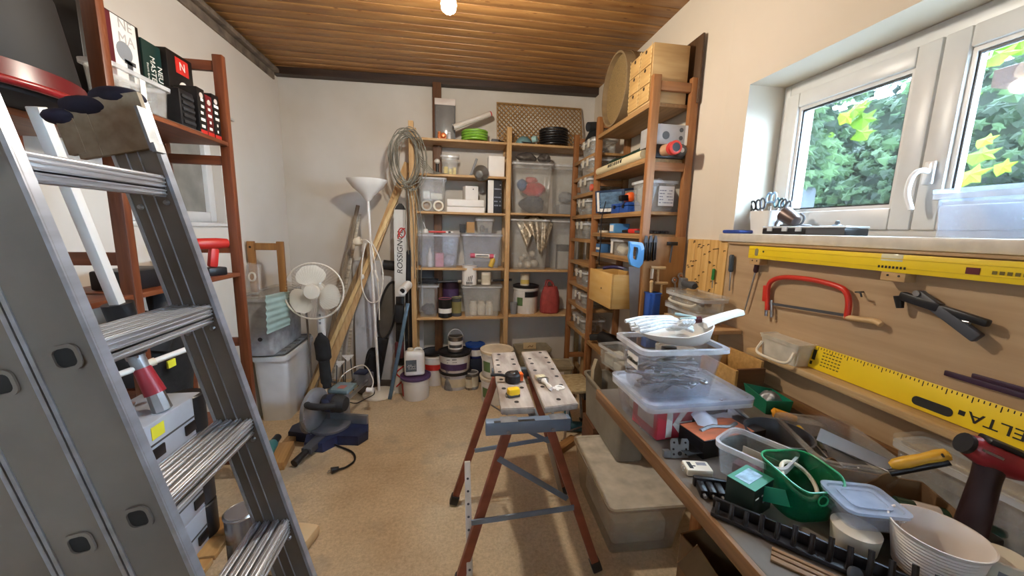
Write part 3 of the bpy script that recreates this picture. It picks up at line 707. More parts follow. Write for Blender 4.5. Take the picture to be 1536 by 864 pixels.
# small clip lamp: gooseneck
p = PY(722, 262, 3.12)
t = T('clip_lamp', 'grey clip lamp lying with its round black shade over the board edge', 'lamp', (p.x-.0, 3.17, z2))
sh_ = TR(.0, -.03, .018) @ RX(105) @ RY(-15)
t.p('shade', B().lathe([(.018, .085), (.03, .08), (.036, .05), (.058, .015), (.064, 0), (.06, 0), (.05, .02), (.0, .06)], 28, sh_), mat('lamp_grey', '#6E6C68', .4, .2, .1))
t.p('bulb_hole', B().lathe([(.056, .004), (.054, .012), (.0, .03)], 24, sh_), MINK, 'dark inside of the shade')
t.p('arm', B().tube(bez([(0, .05, .02), (-.02, .08, .06), (-.05, .09, .04), (-.09, .09, .012)], 6), .009, 8).cyl((-.075, .08, .02), (-.03, .09, .15), .012, .01), MG)
x0, x1, z0, z1 = fr(733, 234, 757, 257, 3.19)
carton('white_box', 'plain white square box beside the middle post on the second board', 'box', x1-x0, .11, z1-z2, ((x0+x1)/2, 3.25, z2), MPAP)
# grey wire loops hanging on the left post
random.seed(21)
t = T('wire_bundle', 'big bundle of grey wire loops hung on the left post of the back rack', 'wire bundle', (bx_[0], BY-.004, 2.20))
cable = mat('wire_grey', '#7E7A6C', .6, 0, .2)
for i in range(15):
    cx, w, h = random.uniform(-.075, .02), random.uniform(.06, .13), random.uniform(.17, .24)
    y = -.03-.004*i+.0; pts = []
    n = 30; ph = random.uniform(-.03, .03); dx = random.uniform(.0, .06)
    for k in range(n):
        a = 2*PI*k/n; pts.append((cx+dx+w*math.sin(a)+ph*math.cos(a)*.7, y+.012*math.sin(2*a+i), -.26+random.uniform(-.003, .003)+(h)*math.cos(a)))
    t.p('wire_loop', B().tube(pts, .0036, 6, True), cable)
for i in range(5):
    x = -.06+.022*i
    t.p('wire_end', B().tube(bez([(x, -.05, -.42), (x+.02, -.06, -.55), (x+.01+.01*i, -.045, -.8), (x+.03, -.03, -1.0-.1*i)], 6), .0034, 6), cable)
for i in range(5):
    t.p('wire_end', B().tube(bez([(.05, -.04, -.2-.02*i), (.14, -.02, -.3-.012*i), (.2+.02*i, .02, -.345)], 6), .003, 6), cable)
# ---- third board left
z3 = 1.5515
x0, x1, z0, z1 = fr(626, 263, 670, 313, 3.16)
crate('clear box of tape rolls at the left end of the third board', x1-x0, .17, min(z1-z3, .272), ((x0+x1)/2, 3.16+.09, z3), 0, CLM, False)
tape = mat('tape_cream', '#DCD5BC', .5, 0, .06)
for i, (dx, zz) in enumerate(((-.045, .052), (.05, .05))):
    t = T('tape_roll', ['left one of the two tape rolls standing in the clear box', 'right one of the two tape rolls standing in the clear box, palest ring'][i], 'tape roll', ((x0+x1)/2+dx, 3.19, z3+.003))
    t.p('tape', B().lathe([(.03, -.02), (.043, -.02), (.043, .02), (.03, .02), (.03, -.0199)], 28, TR(0, 0, .044) @ RX(90)), [mat('tape_grey', '#A9A798', .5), tape][i])
    t.p('core', B().lathe([(.027, -.019), (.0295, -.019), (.0295, .019), (.027, .019), (.027, -.0189)], 28, TR(0, 0, .044) @ RX(90)), MCARD)
many('spare_pack', 'pack', 'white packs above the tape rolls', [('narrow taller white pack lying above the tape rolls in the clear box', B().bx(-.075, -.02, -.05, .04, .098, .165, .008), mat('pack_white', '#DCDACE', .55, 0, .06)), ('wide lower white pack lying above the tape rolls in the clear box', B().bx(-.015, .08, -.05, .05, .098, .15, .008), MC['pack_white'] if 'pack_white' in MC else MPAP)], ((x0+x1)/2, 3.25, z3))
x0, x1, z0, z1 = fr(670, 299, 727, 312, 3.18); hh = (z1-z3)
for i, (k0, k1, dx) in enumerate(((0, .44, 0), (.46, 1, -.006))):
    S('flat_white_box', ['lower of the two flat white boxes on the third board', 'upper of the two flat white boxes, under the white cube'][i], 'box', B().bx(-(x1-x0)/2+i*.01, (x1-x0)/2, -.06, .06, k0*hh, k1*hh-.001, .003), MPAP, ((x0+x1)/2+dx, 3.25, z3), group=None)
x2, x3, z4, z5 = fr(696, 279, 716, 300, 3.2)
t = carton('white_cube', 'small white cube box with one black dot on top of flat white boxes', 'box', x3-x2, .085, z5-z1, ((x2+x3)/2, 3.25, z3+hh+.0005), MPAP, .25)
t.p('dot', B().lathe([(.005, 0), (.005, .0008)], 14, TR(.012, -.0425, (z5-z1)*.78) @ RX(90)), MINK)
x0, x1, z0, z1 = fr(731, 270, 752, 312, 3.18)
t = carton('black_white_carton', 'tall black carton with a white side leaning by the middle post', 'box', x1-x0, .1, z1-z3, ((x0+x1)/2, 3.235, z3), mat('carton_black', '#242428', .45, 0, .2, (30, 30, 30)), .1)
t.p('side', B().bx(-(x1-x0)/2-.001, -.012, -.0515, -.05, 0.002, z1-z3-.003), MPAP, 'white printed strip'); t.p('print', marks(B(), -.005, (x1-x0)/2-.004, .05, z1-z3-.02, 6, 3, -.0502), mat('print_grey', '#8C8C94', .5))
# ---- fourth board left
z4_ = 1.0865
def crates4():
    x0, x1, z0, z1 = fr(625, 352, 690, 399, 3.155)
    h = z1-z4_
    crate('clear box with a pink block inside, left one of the pair on the fourth board', x1-x0, .2, h, ((x0+x1)/2, 3.155+.105, z4_), 0, CLB, True, ll=None)
    cx = (x0+x1)/2
    S('pink_block', 'pink folded block standing inside the left clear box', 'block', B().bx(-.03, .04, -.06, .03, .004, .12, .006), mat('pink_fabric', '#D48C96', .7, 0, .06), (cx+.0, 3.25, z4_))
    S('white_bottle', 'white bottle standing inside the left clear box', 'bottle', B().lathe([(.02, .003), (.022, .01), (.022, .11), (.009, .135), (.009, .16), (.004, .165)], 18), MW, (cx-.075, 3.24, z4_+.001))
    S('blue_white_rag', 'pale crumpled rag inside the left clear box', 'rag', cloth_lump((.05, .05, .05), 9, .2), mat('rag_pale', '#B9BCC8', .8, 0, .1), (cx+.085, 3.26, z4_+.004))
    # little things on its lid
    tp = z4_+h+.013
    random.seed(2)
    cs = [MRED, MW, MK, MW, MK, mat('pen_brown', '#6A5040', .5), MW]
    for i in range(7):
        y = -.07+.02*i; S('marker_pen', ['red pen', 'white pen', 'black pen', 'white pen', 'black pen', 'brown pen', 'white pen'][i]+' lying on the left clear box of the fourth board', 'pen', B().cyl((-.08+.025*(i % 3), y, .009), (.06+.02*(i % 4), y+.008, .009), .0085, .007, 12), cs[i], (cx, 3.24, tp), 0, 'pens on the left clear box')
    t = T('white_adapter', 'small white adapter plug lying at the left end on the clear box', 'plug', (cx-.105, 3.19, tp))
    t.p('body', B().lathe([(.018, 0), (.02, .008), (.016, .03), (.006, .034)], 18), MW); t.p('cable', B().tube(bez([(0, 0, .03), (-.01, .01, .06), (-.02, .02, .085)], 5), .003, 6), MW)
    x0, x1, z0, z1 = fr(692, 352, 754, 399, 3.155); cx = (x0+x1)/2; h = z1-z4_
    crate('clear box holding a red ended tube, right one of the fourth board pair', x1-x0, .2, h, (cx, 3.155+.105, z4_), 0, CLB, True, ll=None)
    t = T('paint_roller_tube', 'white printed tube with red ends inside the right clear box', 'tube', (cx, 3.185, z4_+.105))
    t.p('tube', B().cyl((-.06, 0, 0), (.065, 0, -.005), .018, .018, 18), MW); t.p('end', B().cyl((-.1, 0, 0), (-.06, 0, 0), .021, .021, 18), mat('end_red', '#C8546A', .4)); t.p('end', B().cyl((.065, 0, -.005), (.1, 0, -.005), .021, .021, 18), MC['end_red'])
    t.p('print', B().bx(-.05, .055, -.0185, -.0178, -.004, .004), MINK)
    t = T('glue_bottle', 'yellow glue bottle leaning in the right clear box', 'bottle', (cx+.075, 3.185, z4_+.01), 0, None, (0, R(20), 0))
    t.p('body', B().lathe([(.02, 0), (.022, .006), (.022, .065), (.01, .08)], 18), mat('glue_yellow', '#D8B848', .4)); t.p('nozzle', B().lathe([(.009, .079), (.008, .1), (.003, .118)], 14), MW)
    S('clear_tray', 'grey tray lying at the bottom of the right clear box', 'tray', B().tub(.14, .1, .04, .01, .92), MG, (cx, 3.27, z4_+.004))
    tp = z4_+h+.013
    x0, x1, z0, z1 = fr(713, 329, 742, 351, 3.19)
    crate('small square clear box of grey fittings standing on the right clear box', x1-x0, .09, z1-tp, ((x0+x1)/2, 3.24, tp), 0, CLM, True)
    many('grey_fitting', 'fitting', 'fittings in the small square box', [('rounded dark grey fitting inside the small square clear box', B().sph((-.02, 0, .035), (.022, .03, .03), 10, 8, None, .1), MDG), ('square dark grey fitting inside the small square clear box', B().bx(.004, .03, -.03, .03, .004, .045, .004), MDG)], ((x0+x1)/2, 3.24, tp))
    x0, x1, z0, z1 = fr(700, 333, 712, 351, 3.2)
    S('brown_card', 'brown kraft card with a slot standing beside the small square box', 'card', B().bx(-(x1-x0)/2, (x1-x0)/2, -.012, .012, 0, z1-tp, .002).bx(-.006, .006, -.0128, -.0118, .04, .05), MCARD, ((x0+x1)/2, 3.22, tp))
    x0, x1, z0, z1 = fr(690, 336, 700, 351, 3.23)
    S('dark_carton', 'small dark carton behind the brown kraft card', 'box', B().bx(-.03, .02, -.02, .03, 0, z1-tp, .002), mat('carton_dark', '#39393A', .6), ((x0+x1)/2, 3.31, tp))
crates4()
# ---- fifth board left
z5_ = .6575
x0, x1, z0, z1 = fr(625, 429, 658, 471, 3.155)
crate('small clear box of dark bits at the left end of the fifth board', x1-x0, .2, z1-z5_, ((x0+x1)/2+.002, 3.26, z5_), 0, CL, True, ll=None)
S('dark_bits', 'dark cable bits inside the small clear box on the fifth board', 'bits', cloth_lump((.055, .07, .05), 3, .25), MDG, ((x0+x1)/2+.002, 3.26, z5_+.004), kind='stuff')
S('black_tray', 'black ribbed tray standing on the small clear box of the fifth board', 'tray', B().tub(.15, .1, .03, .01, .9), MK, ((x0+x1)/2+.01, 3.27, z1+.0135), 0, None, (R(0), R(0), 0))
t = T('dark_picture', 'dark frame leaning behind the black tray on the fifth board', 'frame', ((x0+x1)/2, 3.34, z1+.045), 0, None, (R(-10), 0, 0))
t.p('panel', B().bx(-.07, .05, -.004, .004, 0, .1, .003), MDG)
x0, x1, z0, z1 = fr(662, 430, 690, 447, 3.3)
can('wide dark purple paint can behind the pink lidded can', .075, z1-z5_+.04, ((x0+x1)/2, 3.33, z5_), mat('can_plum', '#3A2A3C', .35, .3), MPUR, MDG)
p0 = fr(657, 449, 678, 472, 3.16)
can('black can with a pink lid rim on the fifth board', (p0[1]-p0[0])/2, p0[3]-z5_, ((p0[0]+p0[1])/2, 3.19, z5_), MK, MPAP, mat('pink_lid', '#C8788A', .4), lab_h=(.25, .5))
p0 = fr(676, 447, 692, 470, 3.2)
can('dark can with a yellow rim beside the pink rimmed can', (p0[1]-p0[0])/2, p0[3]-z5_, ((p0[0]+p0[1])/2+.004, 3.225, z5_), MDG, mat('lab_olive', '#8C8450', .5), mat('rim_yellow', '#B8A860', .4, .5))
x0, x1, z0, z1 = fr(692, 430, 754, 473, 3.155); h = z1-z5_
crate('frosted clear box with white pots on the fifth board under the tall white can', x1-x0, .2, h, ((x0+x1)/2, 3.26, z5_), 0, CLM, True)
for i, dx in enumerate((-.085, 0, .085)):
    S('white_pot', ['left', 'middle', 'right'][i]+'most of the three white pots inside the frosted box', 'pot', B().lathe([(.03, 0), (.034, .01), (.034, .09), (.026, .1), (.027, .12), (.003, .121)], 18), MCR, ((x0+x1)/2+dx*.85, 3.25, z5_+.003), group='white pots in the frosted box')
tp = z1+.0135
p0 = fr(693, 398, 716, 429, 3.17)
t = can('tall white can with a black logo on the frosted box', (p0[1]-p0[0])/2, p0[3]-tp, ((p0[0]+p0[1])/2, 3.205, tp), MW, MPAP, MST)
lg = B(); rr_ = (p0[1]-p0[0])/2
for i in range(4): lg.beam((-.03+.014*i, -rr_-.0016, .035), (-.022+.014*i, -rr_-.0016, .07+.005*i), .006, .0008)
for i in range(4):
    for j in range(2): lg.bx(-.03+.014*i, -.02+.014*i, -rr_-.002, -rr_-.001+.004*abs(i-1.5)/1.5*1, .01+.012*j, .018+.012*j)
t.p('logo', lg, MINK)
p0 = fr(722, 409, 737, 429, 3.17)
can('small cream can on the right of the frosted box top', (p0[1]-p0[0])/2, p0[3]-tp, ((p0[0]+p0[1])/2, 3.2, tp), MCR, mat('lab_cream', '#CFC4A8', .5), MW)
a, c = PY(626, 424, 3.25), PY(768, 420, 3.25)
t = T('telescopic_pole', 'black pole with pale grips lying across the front of the fourth bay', 'pole', (a.x, 3.262, a.z))
# rests on the box tops: raised on the two boxes
t.p('rod', B().cyl((0, .0, 0), (c.x-a.x, 0, c.z-a.z), .011, .011, 14), MK)
for k in (.42, .52, .63, .75): t.p('collar', B().cyl(((c.x-a.x)*k, 0, (c.z-a.z)*k), ((c.x-a.x)*k+.03, 0, (c.z-a.z)*k), .015, .013, 14), mat('collar_pale', '#A8A090', .45))
# ---- right section: second board
zr = 1.5605
x0, x1, z0, z1 = fr(768, 244, 831, 315, 3.155); w = x1-x0; h = z1-zr
crate('big tall clear box stuffed with red and blue cloth on the back rack', w, .22, h, ((x0+x1)/2, 3.27, zr), 0, CL, True)
cx = (x0+x1)/2
S('red_cloth', 'red cloth bundle inside the big tall clear box', 'cloth', cloth_lump((.095, .06, .06), 12, .25), mat('cloth_red', '#B83A3C', .8, 0, .2), (cx+.03, 3.245, zr+.145))
S('navy_cloth', 'dark navy cloth at the bottom of the big tall clear box', 'cloth', cloth_lump((.11, .075, .075), 13, .15), mat('cloth_navy', '#262A38', .8, 0, .2), (cx+.02, 3.26, zr+.004))
S('blue_cloth', 'blue cloth pressed in the upper left of the big tall clear box', 'cloth', cloth_lump((.04, .05, .05), 14, .2), mat('cloth_blue', '#40608C', .8, 0, .2), (cx-.08, 3.25, zr+.19))
S('red_strap', 'pale red strap folded at the top of the big tall clear box', 'strap', cloth_lump((.05, .04, .03), 15, .25), mat('cloth_pink', '#B85C58', .7), (cx-.005, 3.24, zr+.25))
x0, x1, z0, z1 = fr(833, 247, 872, 316, 3.17)
crate('clear box of grey parts standing right of the red cloth box', x1-x0+.02, .2, z1-zr, ((x0+x1)/2+.012, 3.28, zr), 0, CL, True)
S('grey_parts', 'grey plastic parts filling the clear box by the corner', 'parts', B().bx(-.07, .07, -.06, .06, .004, .09, .01).sph((0, 0, .15), (.06, .06, .05), 12, 8, None, .15), MG, ((x0+x1)/2+.01, 3.28, zr), kind='stuff')
bagm = mat('bag_grey', '#55504C', .35, 0, .2, (20, 20, 20), .3)
for i, (px, ry, sx) in enumerate(((790, 232, .085), (817, 230, .055))):
    p = PY(px, 243, 3.24)
    S('plastic_bag', ['wider grey crumpled plastic bag lying on the red cloth box', 'narrow grey knotted plastic bag lying on the red cloth box'][i], 'plastic bag', cloth_lump((sx, .07, .042), 31+i, .22), bagm, (p.x, 3.27, zr+h+.0135))
# ---- right section: third board
zr2 = 1.0745
x0, x1, z0, z1 = fr(766, 329, 826, 399, 3.155); h = z1-zr2; cx = (x0+x1)/2
crate('tall clear box with a crumpled clear bag spilling over it', x1-x0, .2, h, (cx, 3.265, zr2), 0, CL, False)
many('glass_bulb', 'bulb', 'pale bulbs in the tall clear box', [('pale round bulb inside the tall clear box under the crumpled bag', B().sph(c_, r_), mat('pale_glass', '#C4BFB4', .2, 0, .1)) for c_, r_ in (((-.065, -.03, .085), .028), ((-.01, -.04, .035), .033), ((-.075, -.02, .028), .026), ((-.03, 0, .11), .028), ((.06, .02, .042), .04), ((.03, -.03, .13), .03))], (cx, 3.255, zr2+.004))
fo = mat('foil', '#A89A84', .18, .7, .25, (60, 60, 60), .6)
def bagf(u, v):
    a = (u-.5)*2; x = a*.16; y = -.075+.12*v
    z = .335+.03*math.cos(a*2.2)+.012*math.sin(9*a+5*v)-.8*max(0, .35-v)**1.2*(1.0+.25*math.sin(5*a)+.3*a)
    y2 = y-.03*max(0, .35-v)/.35; return (x*(1-.45*max(0, .35-v)/.35*1), y2+.006*math.sin(14*a+9*v), z)
S('clear_bag', 'shiny crumpled clear plastic bag draped over the tall clear box', 'plastic bag', B().sheet(bagf, 36, 24, .003), mat('bag_shine', '#A39884', .15, .35, .3, (45, 45, 45), .8), (cx+.04, 3.235, zr2+h-.338))
x0, x1, z0, z1 = fr(828, 331, 866, 399, 3.165)
crate('clear box with grey paper sheets inside next to the crumpled bag', x1-x0+.03, .2, z1-zr2, ((x0+x1)/2+.015, 3.27, zr2), 0, CL, True)
many('paper_bundle', 'paper', 'papers in the clear box', [('shorter front bundle of grey paper in the clear box by the crumpled bag', B().bx(-.06, .05, -.07, -.03, .004, .16, .004), mat('sheet_grey', '#A8A7A2', .6, 0, .08)), ('taller rear bundle of grey paper in the clear box by the crumpled bag', B().bx(-.05, .06, -.025, .05, .004, .22, .004), MDG)], ((x0+x1)/2+.015, 3.27, zr2))
# ---- right section: fourth board
zr3 = .6725
p0 = fr(764, 447, 777, 468, 3.17)
S('grey_cup', 'small plain grey cup at the left end of the fourth board right bay', 'cup', B().lathe([(.026, 0), (.028, .004), (.033, .105), (.03, .105), (.025, .008), (.001, .006)], 24), MG, ((p0[0]+p0[1])/2+.005, 3.2, zr3))
p0 = fr(773, 431, 810, 467, 3.16); r = (p0[1]-p0[0])/2; h = p0[3]-zr3
t = bucket('white paint tub with black lid band and green leaf print', r*.93, r, h, ((p0[0]+p0[1])/2+.004, 3.17+r, zr3), MW, MK, MK, 'paint_tub', 'paint tub', lab_h=(.62, .82), span=(255, 350), lab_label='black print band')
t.p('print', B().shell(r*.962, .002, h*.3, h*.6, 215, 245, 8), mat('leaf_green', '#5C7A48', .5), 'green print')
p1 = fr(782, 412, 796, 430, 3.18)
can('small cream can with yellow label on the white paint tub', (p1[1]-p1[0])/2, p1[3]-p0[3]-.006, ((p1[0]+p1[1])/2, 3.235, zr3+h+.0085), MCR, mat('lab_yellow', '#D8C068', .5), MW, lab_h=(.15, .5))
x0, x1, z0, z1 = fr(810, 417, 845, 466, 3.17); cx = (x0+x1)/2
t = T('cloth_bag', 'red brown fabric bag with loop handles on the fourth board', 'bag', (cx, 3.23, zr3))
def bagring(z, w, d, ph): return [(w*math.cos(2*PI*i/32)*(1+.05*math.sin(5*2*PI*i/32+ph)), d*math.sin(2*PI*i/32)*(1+.07*math.sin(7*2*PI*i/32+ph*2)), z) for i in range(32)]
hh = (z1-z0)
t.p('body', B().loft([bagring(0, .078, .05, 0), bagring(.01, .087, .06, .3), bagring(hh*.35, .09, .062, .9), bagring(hh*.65, .078, .055, 1.5), bagring(hh*.82, .06, .04, 2.2), bagring(hh*.8, .05, .03, 2.4)]), mat('bag_red', '#A0403A', .75, 0, .12, (25, 25, 25), .2))
for y in (-.03, .03): t.p('handle', B().tube(bez([(-.04, y, hh*.78), (-.035, y, hh*.97), (-.005, y, hh*1.0), (.02, y, hh*.9), (.03, y, hh*.78)], 6), .006, 8), MC['bag_red'])
# ================================================================== on the floor in front of the back rack
FY = 3.15
p = PZ(629, 586, 0); r = .118
t = bucket('white plastic bucket with a dark lid carrying the white canister', r*.9, r, .19, (PZ(629, 572, 0).x, 3.05+.0, .0), MW, MPUR, mat('lab_red', '#B83A30', .5), lab_h=(.15, .75), span=(165, 215))
bk = Vector(t.o.location)
# canister
t = T('jerry_can', 'white plastic canister with a dark label on the white bucket', 'canister', (bk.x-.008, bk.y+.01, .1985), .1)
w, d, h = .165, .115, .205
def cr(a, b2, r_, z): return [(x, y, z) for x, y in rrect(a, b2, r_)]
t.p('body', B().loft([cr(w-.02, d-.02, .02, 0), cr(w, d, .03, .01), cr(w, d, .03, h*.82), cr(w*.93, d*.93, .03, h*.93), cr(w*.7, d*.7, .03, h)]), mat('hdpe', '#E2E4E2', .4, 0, .03))
t.p('label', B().bx(-w*.42, w*.1, -d/2-.001, -d/2+.0005, .04, h*.68), mat('lab_slate', '#59646C', .5), 'slate grey label')
t.p('print', marks(B(), -w*.36, w*.05, .06, h*.5, 4, 8, -d/2-.0011), MPAP)
t.p('cap', B().lathe([(.026, 0), (.026, .02), (.022, .023), (.002, .024)], 22, TR(-.03, 0, h-.004)), MCR); t.p('grip', B().tube(bez([(.0, 0, h-.006), (.015, 0, h+.014), (.05, 0, h+.012), (.062, 0, h-.02)], 5), .01, 8), MC['hdpe'])
def flr(px, py, y=None): p = PZ(px, py, 0); return p
p0 = flr(676, 586)
t = can('plain grey metal can on the floor before the purple tub', .062, .19, (p0.x, p0.y+.05, 0), MZN, None, mat('lid_white', '#C9C6BC', .5, .2))
p0 = flr(705, 585)
t = can('small dripped paint can on the floor beside the grey can', .042, .125, (p0.x, p0.y+.03, 0), mat('can_dirty', '#8A7E6C', .5, .4, .35, (25, 25, 12)), MC['lab_cream'], MK)
# row behind
def base(px, y): return PY(px, 500, y).x
yb = 3.235
t = bucket('white tub with black lid and red print standing behind the canister', .10, .115, .30, (base(651, yb+.05), yb+.10, 0), MW, MK, MRED, 'paint_tub', 'paint tub', lab_h=(.5, .68), span=(225, 330))
b0 = base(683, 3.2)
t = bucket('grey paint bucket at floor level under the purple label tub', .125, .14, .155, (b0, 3.245, 0), MC['pale_jar'], MK, MC['lab_cream'], 'paint_tub', 'paint tub')
z1 = .164
t = bucket('white tub with black lid and purple label in the middle of its stack', .13, .142, .165, (b0-.004, 3.24, z1), MW, MK, MPUR, 'paint_tub', 'paint tub', lab_h=(.15, .5), span=(205, 320), lab_label='purple label')
for i, (z, s) in enumerate(((.118, .026), (.1, .014))):
    pp = B()
    random.seed(i); marks(pp, -.07, .02, z, z+s*.9, 1, i+4, -.1405); t.p('print', pp, MINK)
p1 = fr(669, 480, 697, 518, 3.2)
can('white can with raised round handle on top of the purple label tub', .068, .135, (b0+.002, 3.225, z1+.1735), MST, MPAP, mat('lid_pale', '#BDBBB4', .4, .3), handle=True, lab_h=(.2, .72), aspan=(190, 350), band=MDG)
can('dull can with stained label behind the small dripped can', .055, .15, (base(714, 3.2)-.03, 3.17, 0), MZN, MC['lab_cream'], MW)
t = bucket('blue paint tub behind the stacked cans near the middle post', .075, .085, .12, (base(713, 3.35), 3.36, .23), mat('tub_blue', '#2A3478', .4, 0, .1), MBL, MPAP, 'paint_tub', 'paint tub')
carton('dark_crate', 'dark navy crate on the floor below the blue paint tub', 'crate', .2, .15, .229, (base(713, 3.35), 3.36, 0), mat('crate_navy', '#1A1E30', .6, 0, .2))
# two white buckets
bx2 = PZ(745, 588, 0); bx2 = Vector((base(744, 2.98), 2.92, 0))
leafm = mat('leaf_green', '#5C7A48', .5)
for i in (0, 1):
    t = bucket(['lower of the two big white paint buckets behind the folding workbench', 'upper big white paint bucket with a paint smeared lid, behind the folding workbench'][i], .118, .13, .215, (bx2.x+.004*i, bx2.y+.0, .001+.2245*i), MW, [mat('lid_cream', '#DCD2BC', .5, 0, .12, (12, 12, 12)), mat('lid_cream2', '#E4D6BC', .5, 0, .12, (8, 8, 8), .2)][i], leafm, lab_h=(.25, .65), span=(205, 238), lab_label='green leaf print', handle=MW if i else None)
    t.p('band', B().shell(.1285, .0015, .172, .198, 245, 340, 16, .1295), MK, 'black print band')
# clear tubs on the floor under the right bay
tubm = clear('old_plastic', '#C9BFA4', .5, .35)
cx = base(800, 3.2)
crate('wide yellowed plastic tub on the floor below the red brown bag', .36, .24, .17, (cx, 3.29, 0), 0, tubm, True, tap=.84)
crate('second yellowed plastic tub stacked on the wide one below the back rack', .33, .22, .14, (cx+.01, 3.28, .184), .05, tubm, True, tap=.84)
p0 = PY(800, 463, 3.1)
t = T('picture_card', 'small beige card with a brown sketch standing on the yellowed tubs', 'card', (PY(797, 470, 3.18).x, 3.2, .339), 0, None, (R(-12), 0, 0))
t.p('card', B().bx(-.06, .06, -.002, .002, 0, .06, .001), mat('card_beige', '#C9B48C', .7)); t.p('sketch', B().tube(bez([(-.02, -.003, .015), (0, -.003, .03), (.02, -.003, .02), (.03, -.003, .035)], 5), .003, 6), mat('sketch_brown', '#6E4B2C', .8))
t = crate('clear lidded tub with a white paper label beside the right rack foot', .31, .2, .19, (base(835, 2.95), 2.98, 0.085), -.12, tubm, True, tap=.84)
t.p('label', B().bx(-.01, .07, -.0925, -.0905, .05, .15), MC['pack_pale'], 'white paper label')
carton('plank_stack', 'stack of short boards under the clear lidded tub', 'board', .34, .22, .084, (base(835, 2.95), 2.98, 0), brownw, -.1)
for i, (px, py, c) in enumerate(((845, 574, MPUR), (868, 571, mat('lilac', '#6B5A80', .5)), (850, 560, MC['paper_white'] if 'paper_white' in MC else MPAP))):
    p0 = PZ(px, py, 0.0)
    S('flat_package', ['dark purple flat package on the floor by the right rack foot', 'lilac flat package on the floor beside the rack post', 'white flat package lying on the dark purple one'][i], 'package', B().bx(-.075, .075, -.045, .045, 0, .03, .006), c, (p0.x, p0.y+.06, [0, 0, .031][i]), .15*i-.1)
# ================================================================== things on the right rack
def frx(a, b, c, d, X):
    p, q, p2, q2 = PX(a, b, X), PX(c, d, X), PX(a, d, X), PX(c, b, X)
    return (q.y+q2.y)/2, (p.y+p2.y)/2, (q.z+p2.z)/2, (p.z+q2.z)/2       # y near, y far, z low, z high
RC = (RXF+RXR)/2
# ---- top: sieve and drawer chest
zt = 2.0865
sv = mat('sieve_tan', '#8C7656', .6, 0, .12, (6, 6, 20), .1)
Rs = .215
t = T('round_sieve', 'large round wooden sieve standing on edge on top of the right rack', 'sieve', (1.0, 2.39, zt), 0)
mrot = RZ(-3) @ TR(0, 0, Rs+.006) @ RY(-90)
t.p('rim', B().lathe([(Rs, 0), (Rs, .17), (Rs-.012, .17), (Rs-.012, 0), (Rs, .0001)], 48, mrot @ TR(0, 0, -.17)), sv)
t.p('hoop', B().lathe([(Rs+.004, .10), (Rs+.004, .115), (Rs-.001, .115), (Rs-.001, .10), (Rs+.004, .1001)], 48, mrot @ TR(0, 0, -.17)), wood('hoop', '#7A6244', '#66502F', 'y'))
t.p('mesh', B().lathe([(Rs-.013, .135), (Rs-.013, .139), (.001, .139), (.001, .135)], 48, mrot @ TR(0, 0, -.17)), mat('sieve_mesh', '#9A8054', .6, .1, .2, (140, 140, 140), .5))
# chest of six drawers
cy0, cy1, cz0, cz1 = frx(944, 100, 982, 160, .995)
t = T('drawer_chest', 'pale wooden mini chest of six drawers on top of the right rack', 'drawer chest', (1.0, 2.03, zt))
cw, ch, cd_ = .255, .285, .20                                   # along y, height, depth (x)
cm = mat('chest_birch', '#C9A876', .45, 0, 0, (4, 4, 30), .05, 5, '#B08C58')
sh_ = .125
t.p('carcass', B().bx(0, cd_, -sh_, cw-sh_, 0, ch, .004), cm)
hole_m = MC['hole_dark']
for i in range(2):
    for j in range(3):
        y0 = -sh_+.008+i*(cw-.012)/2; y1 = y0+(cw-.02)/2-.003; z0 = .010+j*(ch-.016)/3; z1 = z0+(ch-.016)/3-.005
        d = t.p('drawer', B().bx(-.006, .0, y0, y1, z0, z1, .002), wood('drawer_front', '#CDA86C', '#B08850', 'y'))
        ym = (y0+y1)/2
        t.p('finger_hole', B().lathe([(.009, 0), (.009, .0012)], 16, TR(-.006, ym, z1-.012) @ RY(-90)), hole_m, None, 40, d)
        jn = B()
        for k in range(5): jn.bx(-.0066, -.0058, y0, y0+.006, z0+.008+k*.02, z0+.018+k*.02).bx(-.0066, -.0058, y1-.006, y1, z0+.008+k*.02, z0+.018+k*.02)
        t.p('finger_joint', jn, mat('joint_pale', '#E4C68C', .5), None, 40, d)
S('dark_board', 'dark brown board leaning on the wall behind the drawer chest', 'board', B().bx(-.006, .006, -.07, .07, 0, .33, .003), wood('board_umber', '#5A4028', '#46301C', 'z'), (1.241, 1.93, zt), 0)
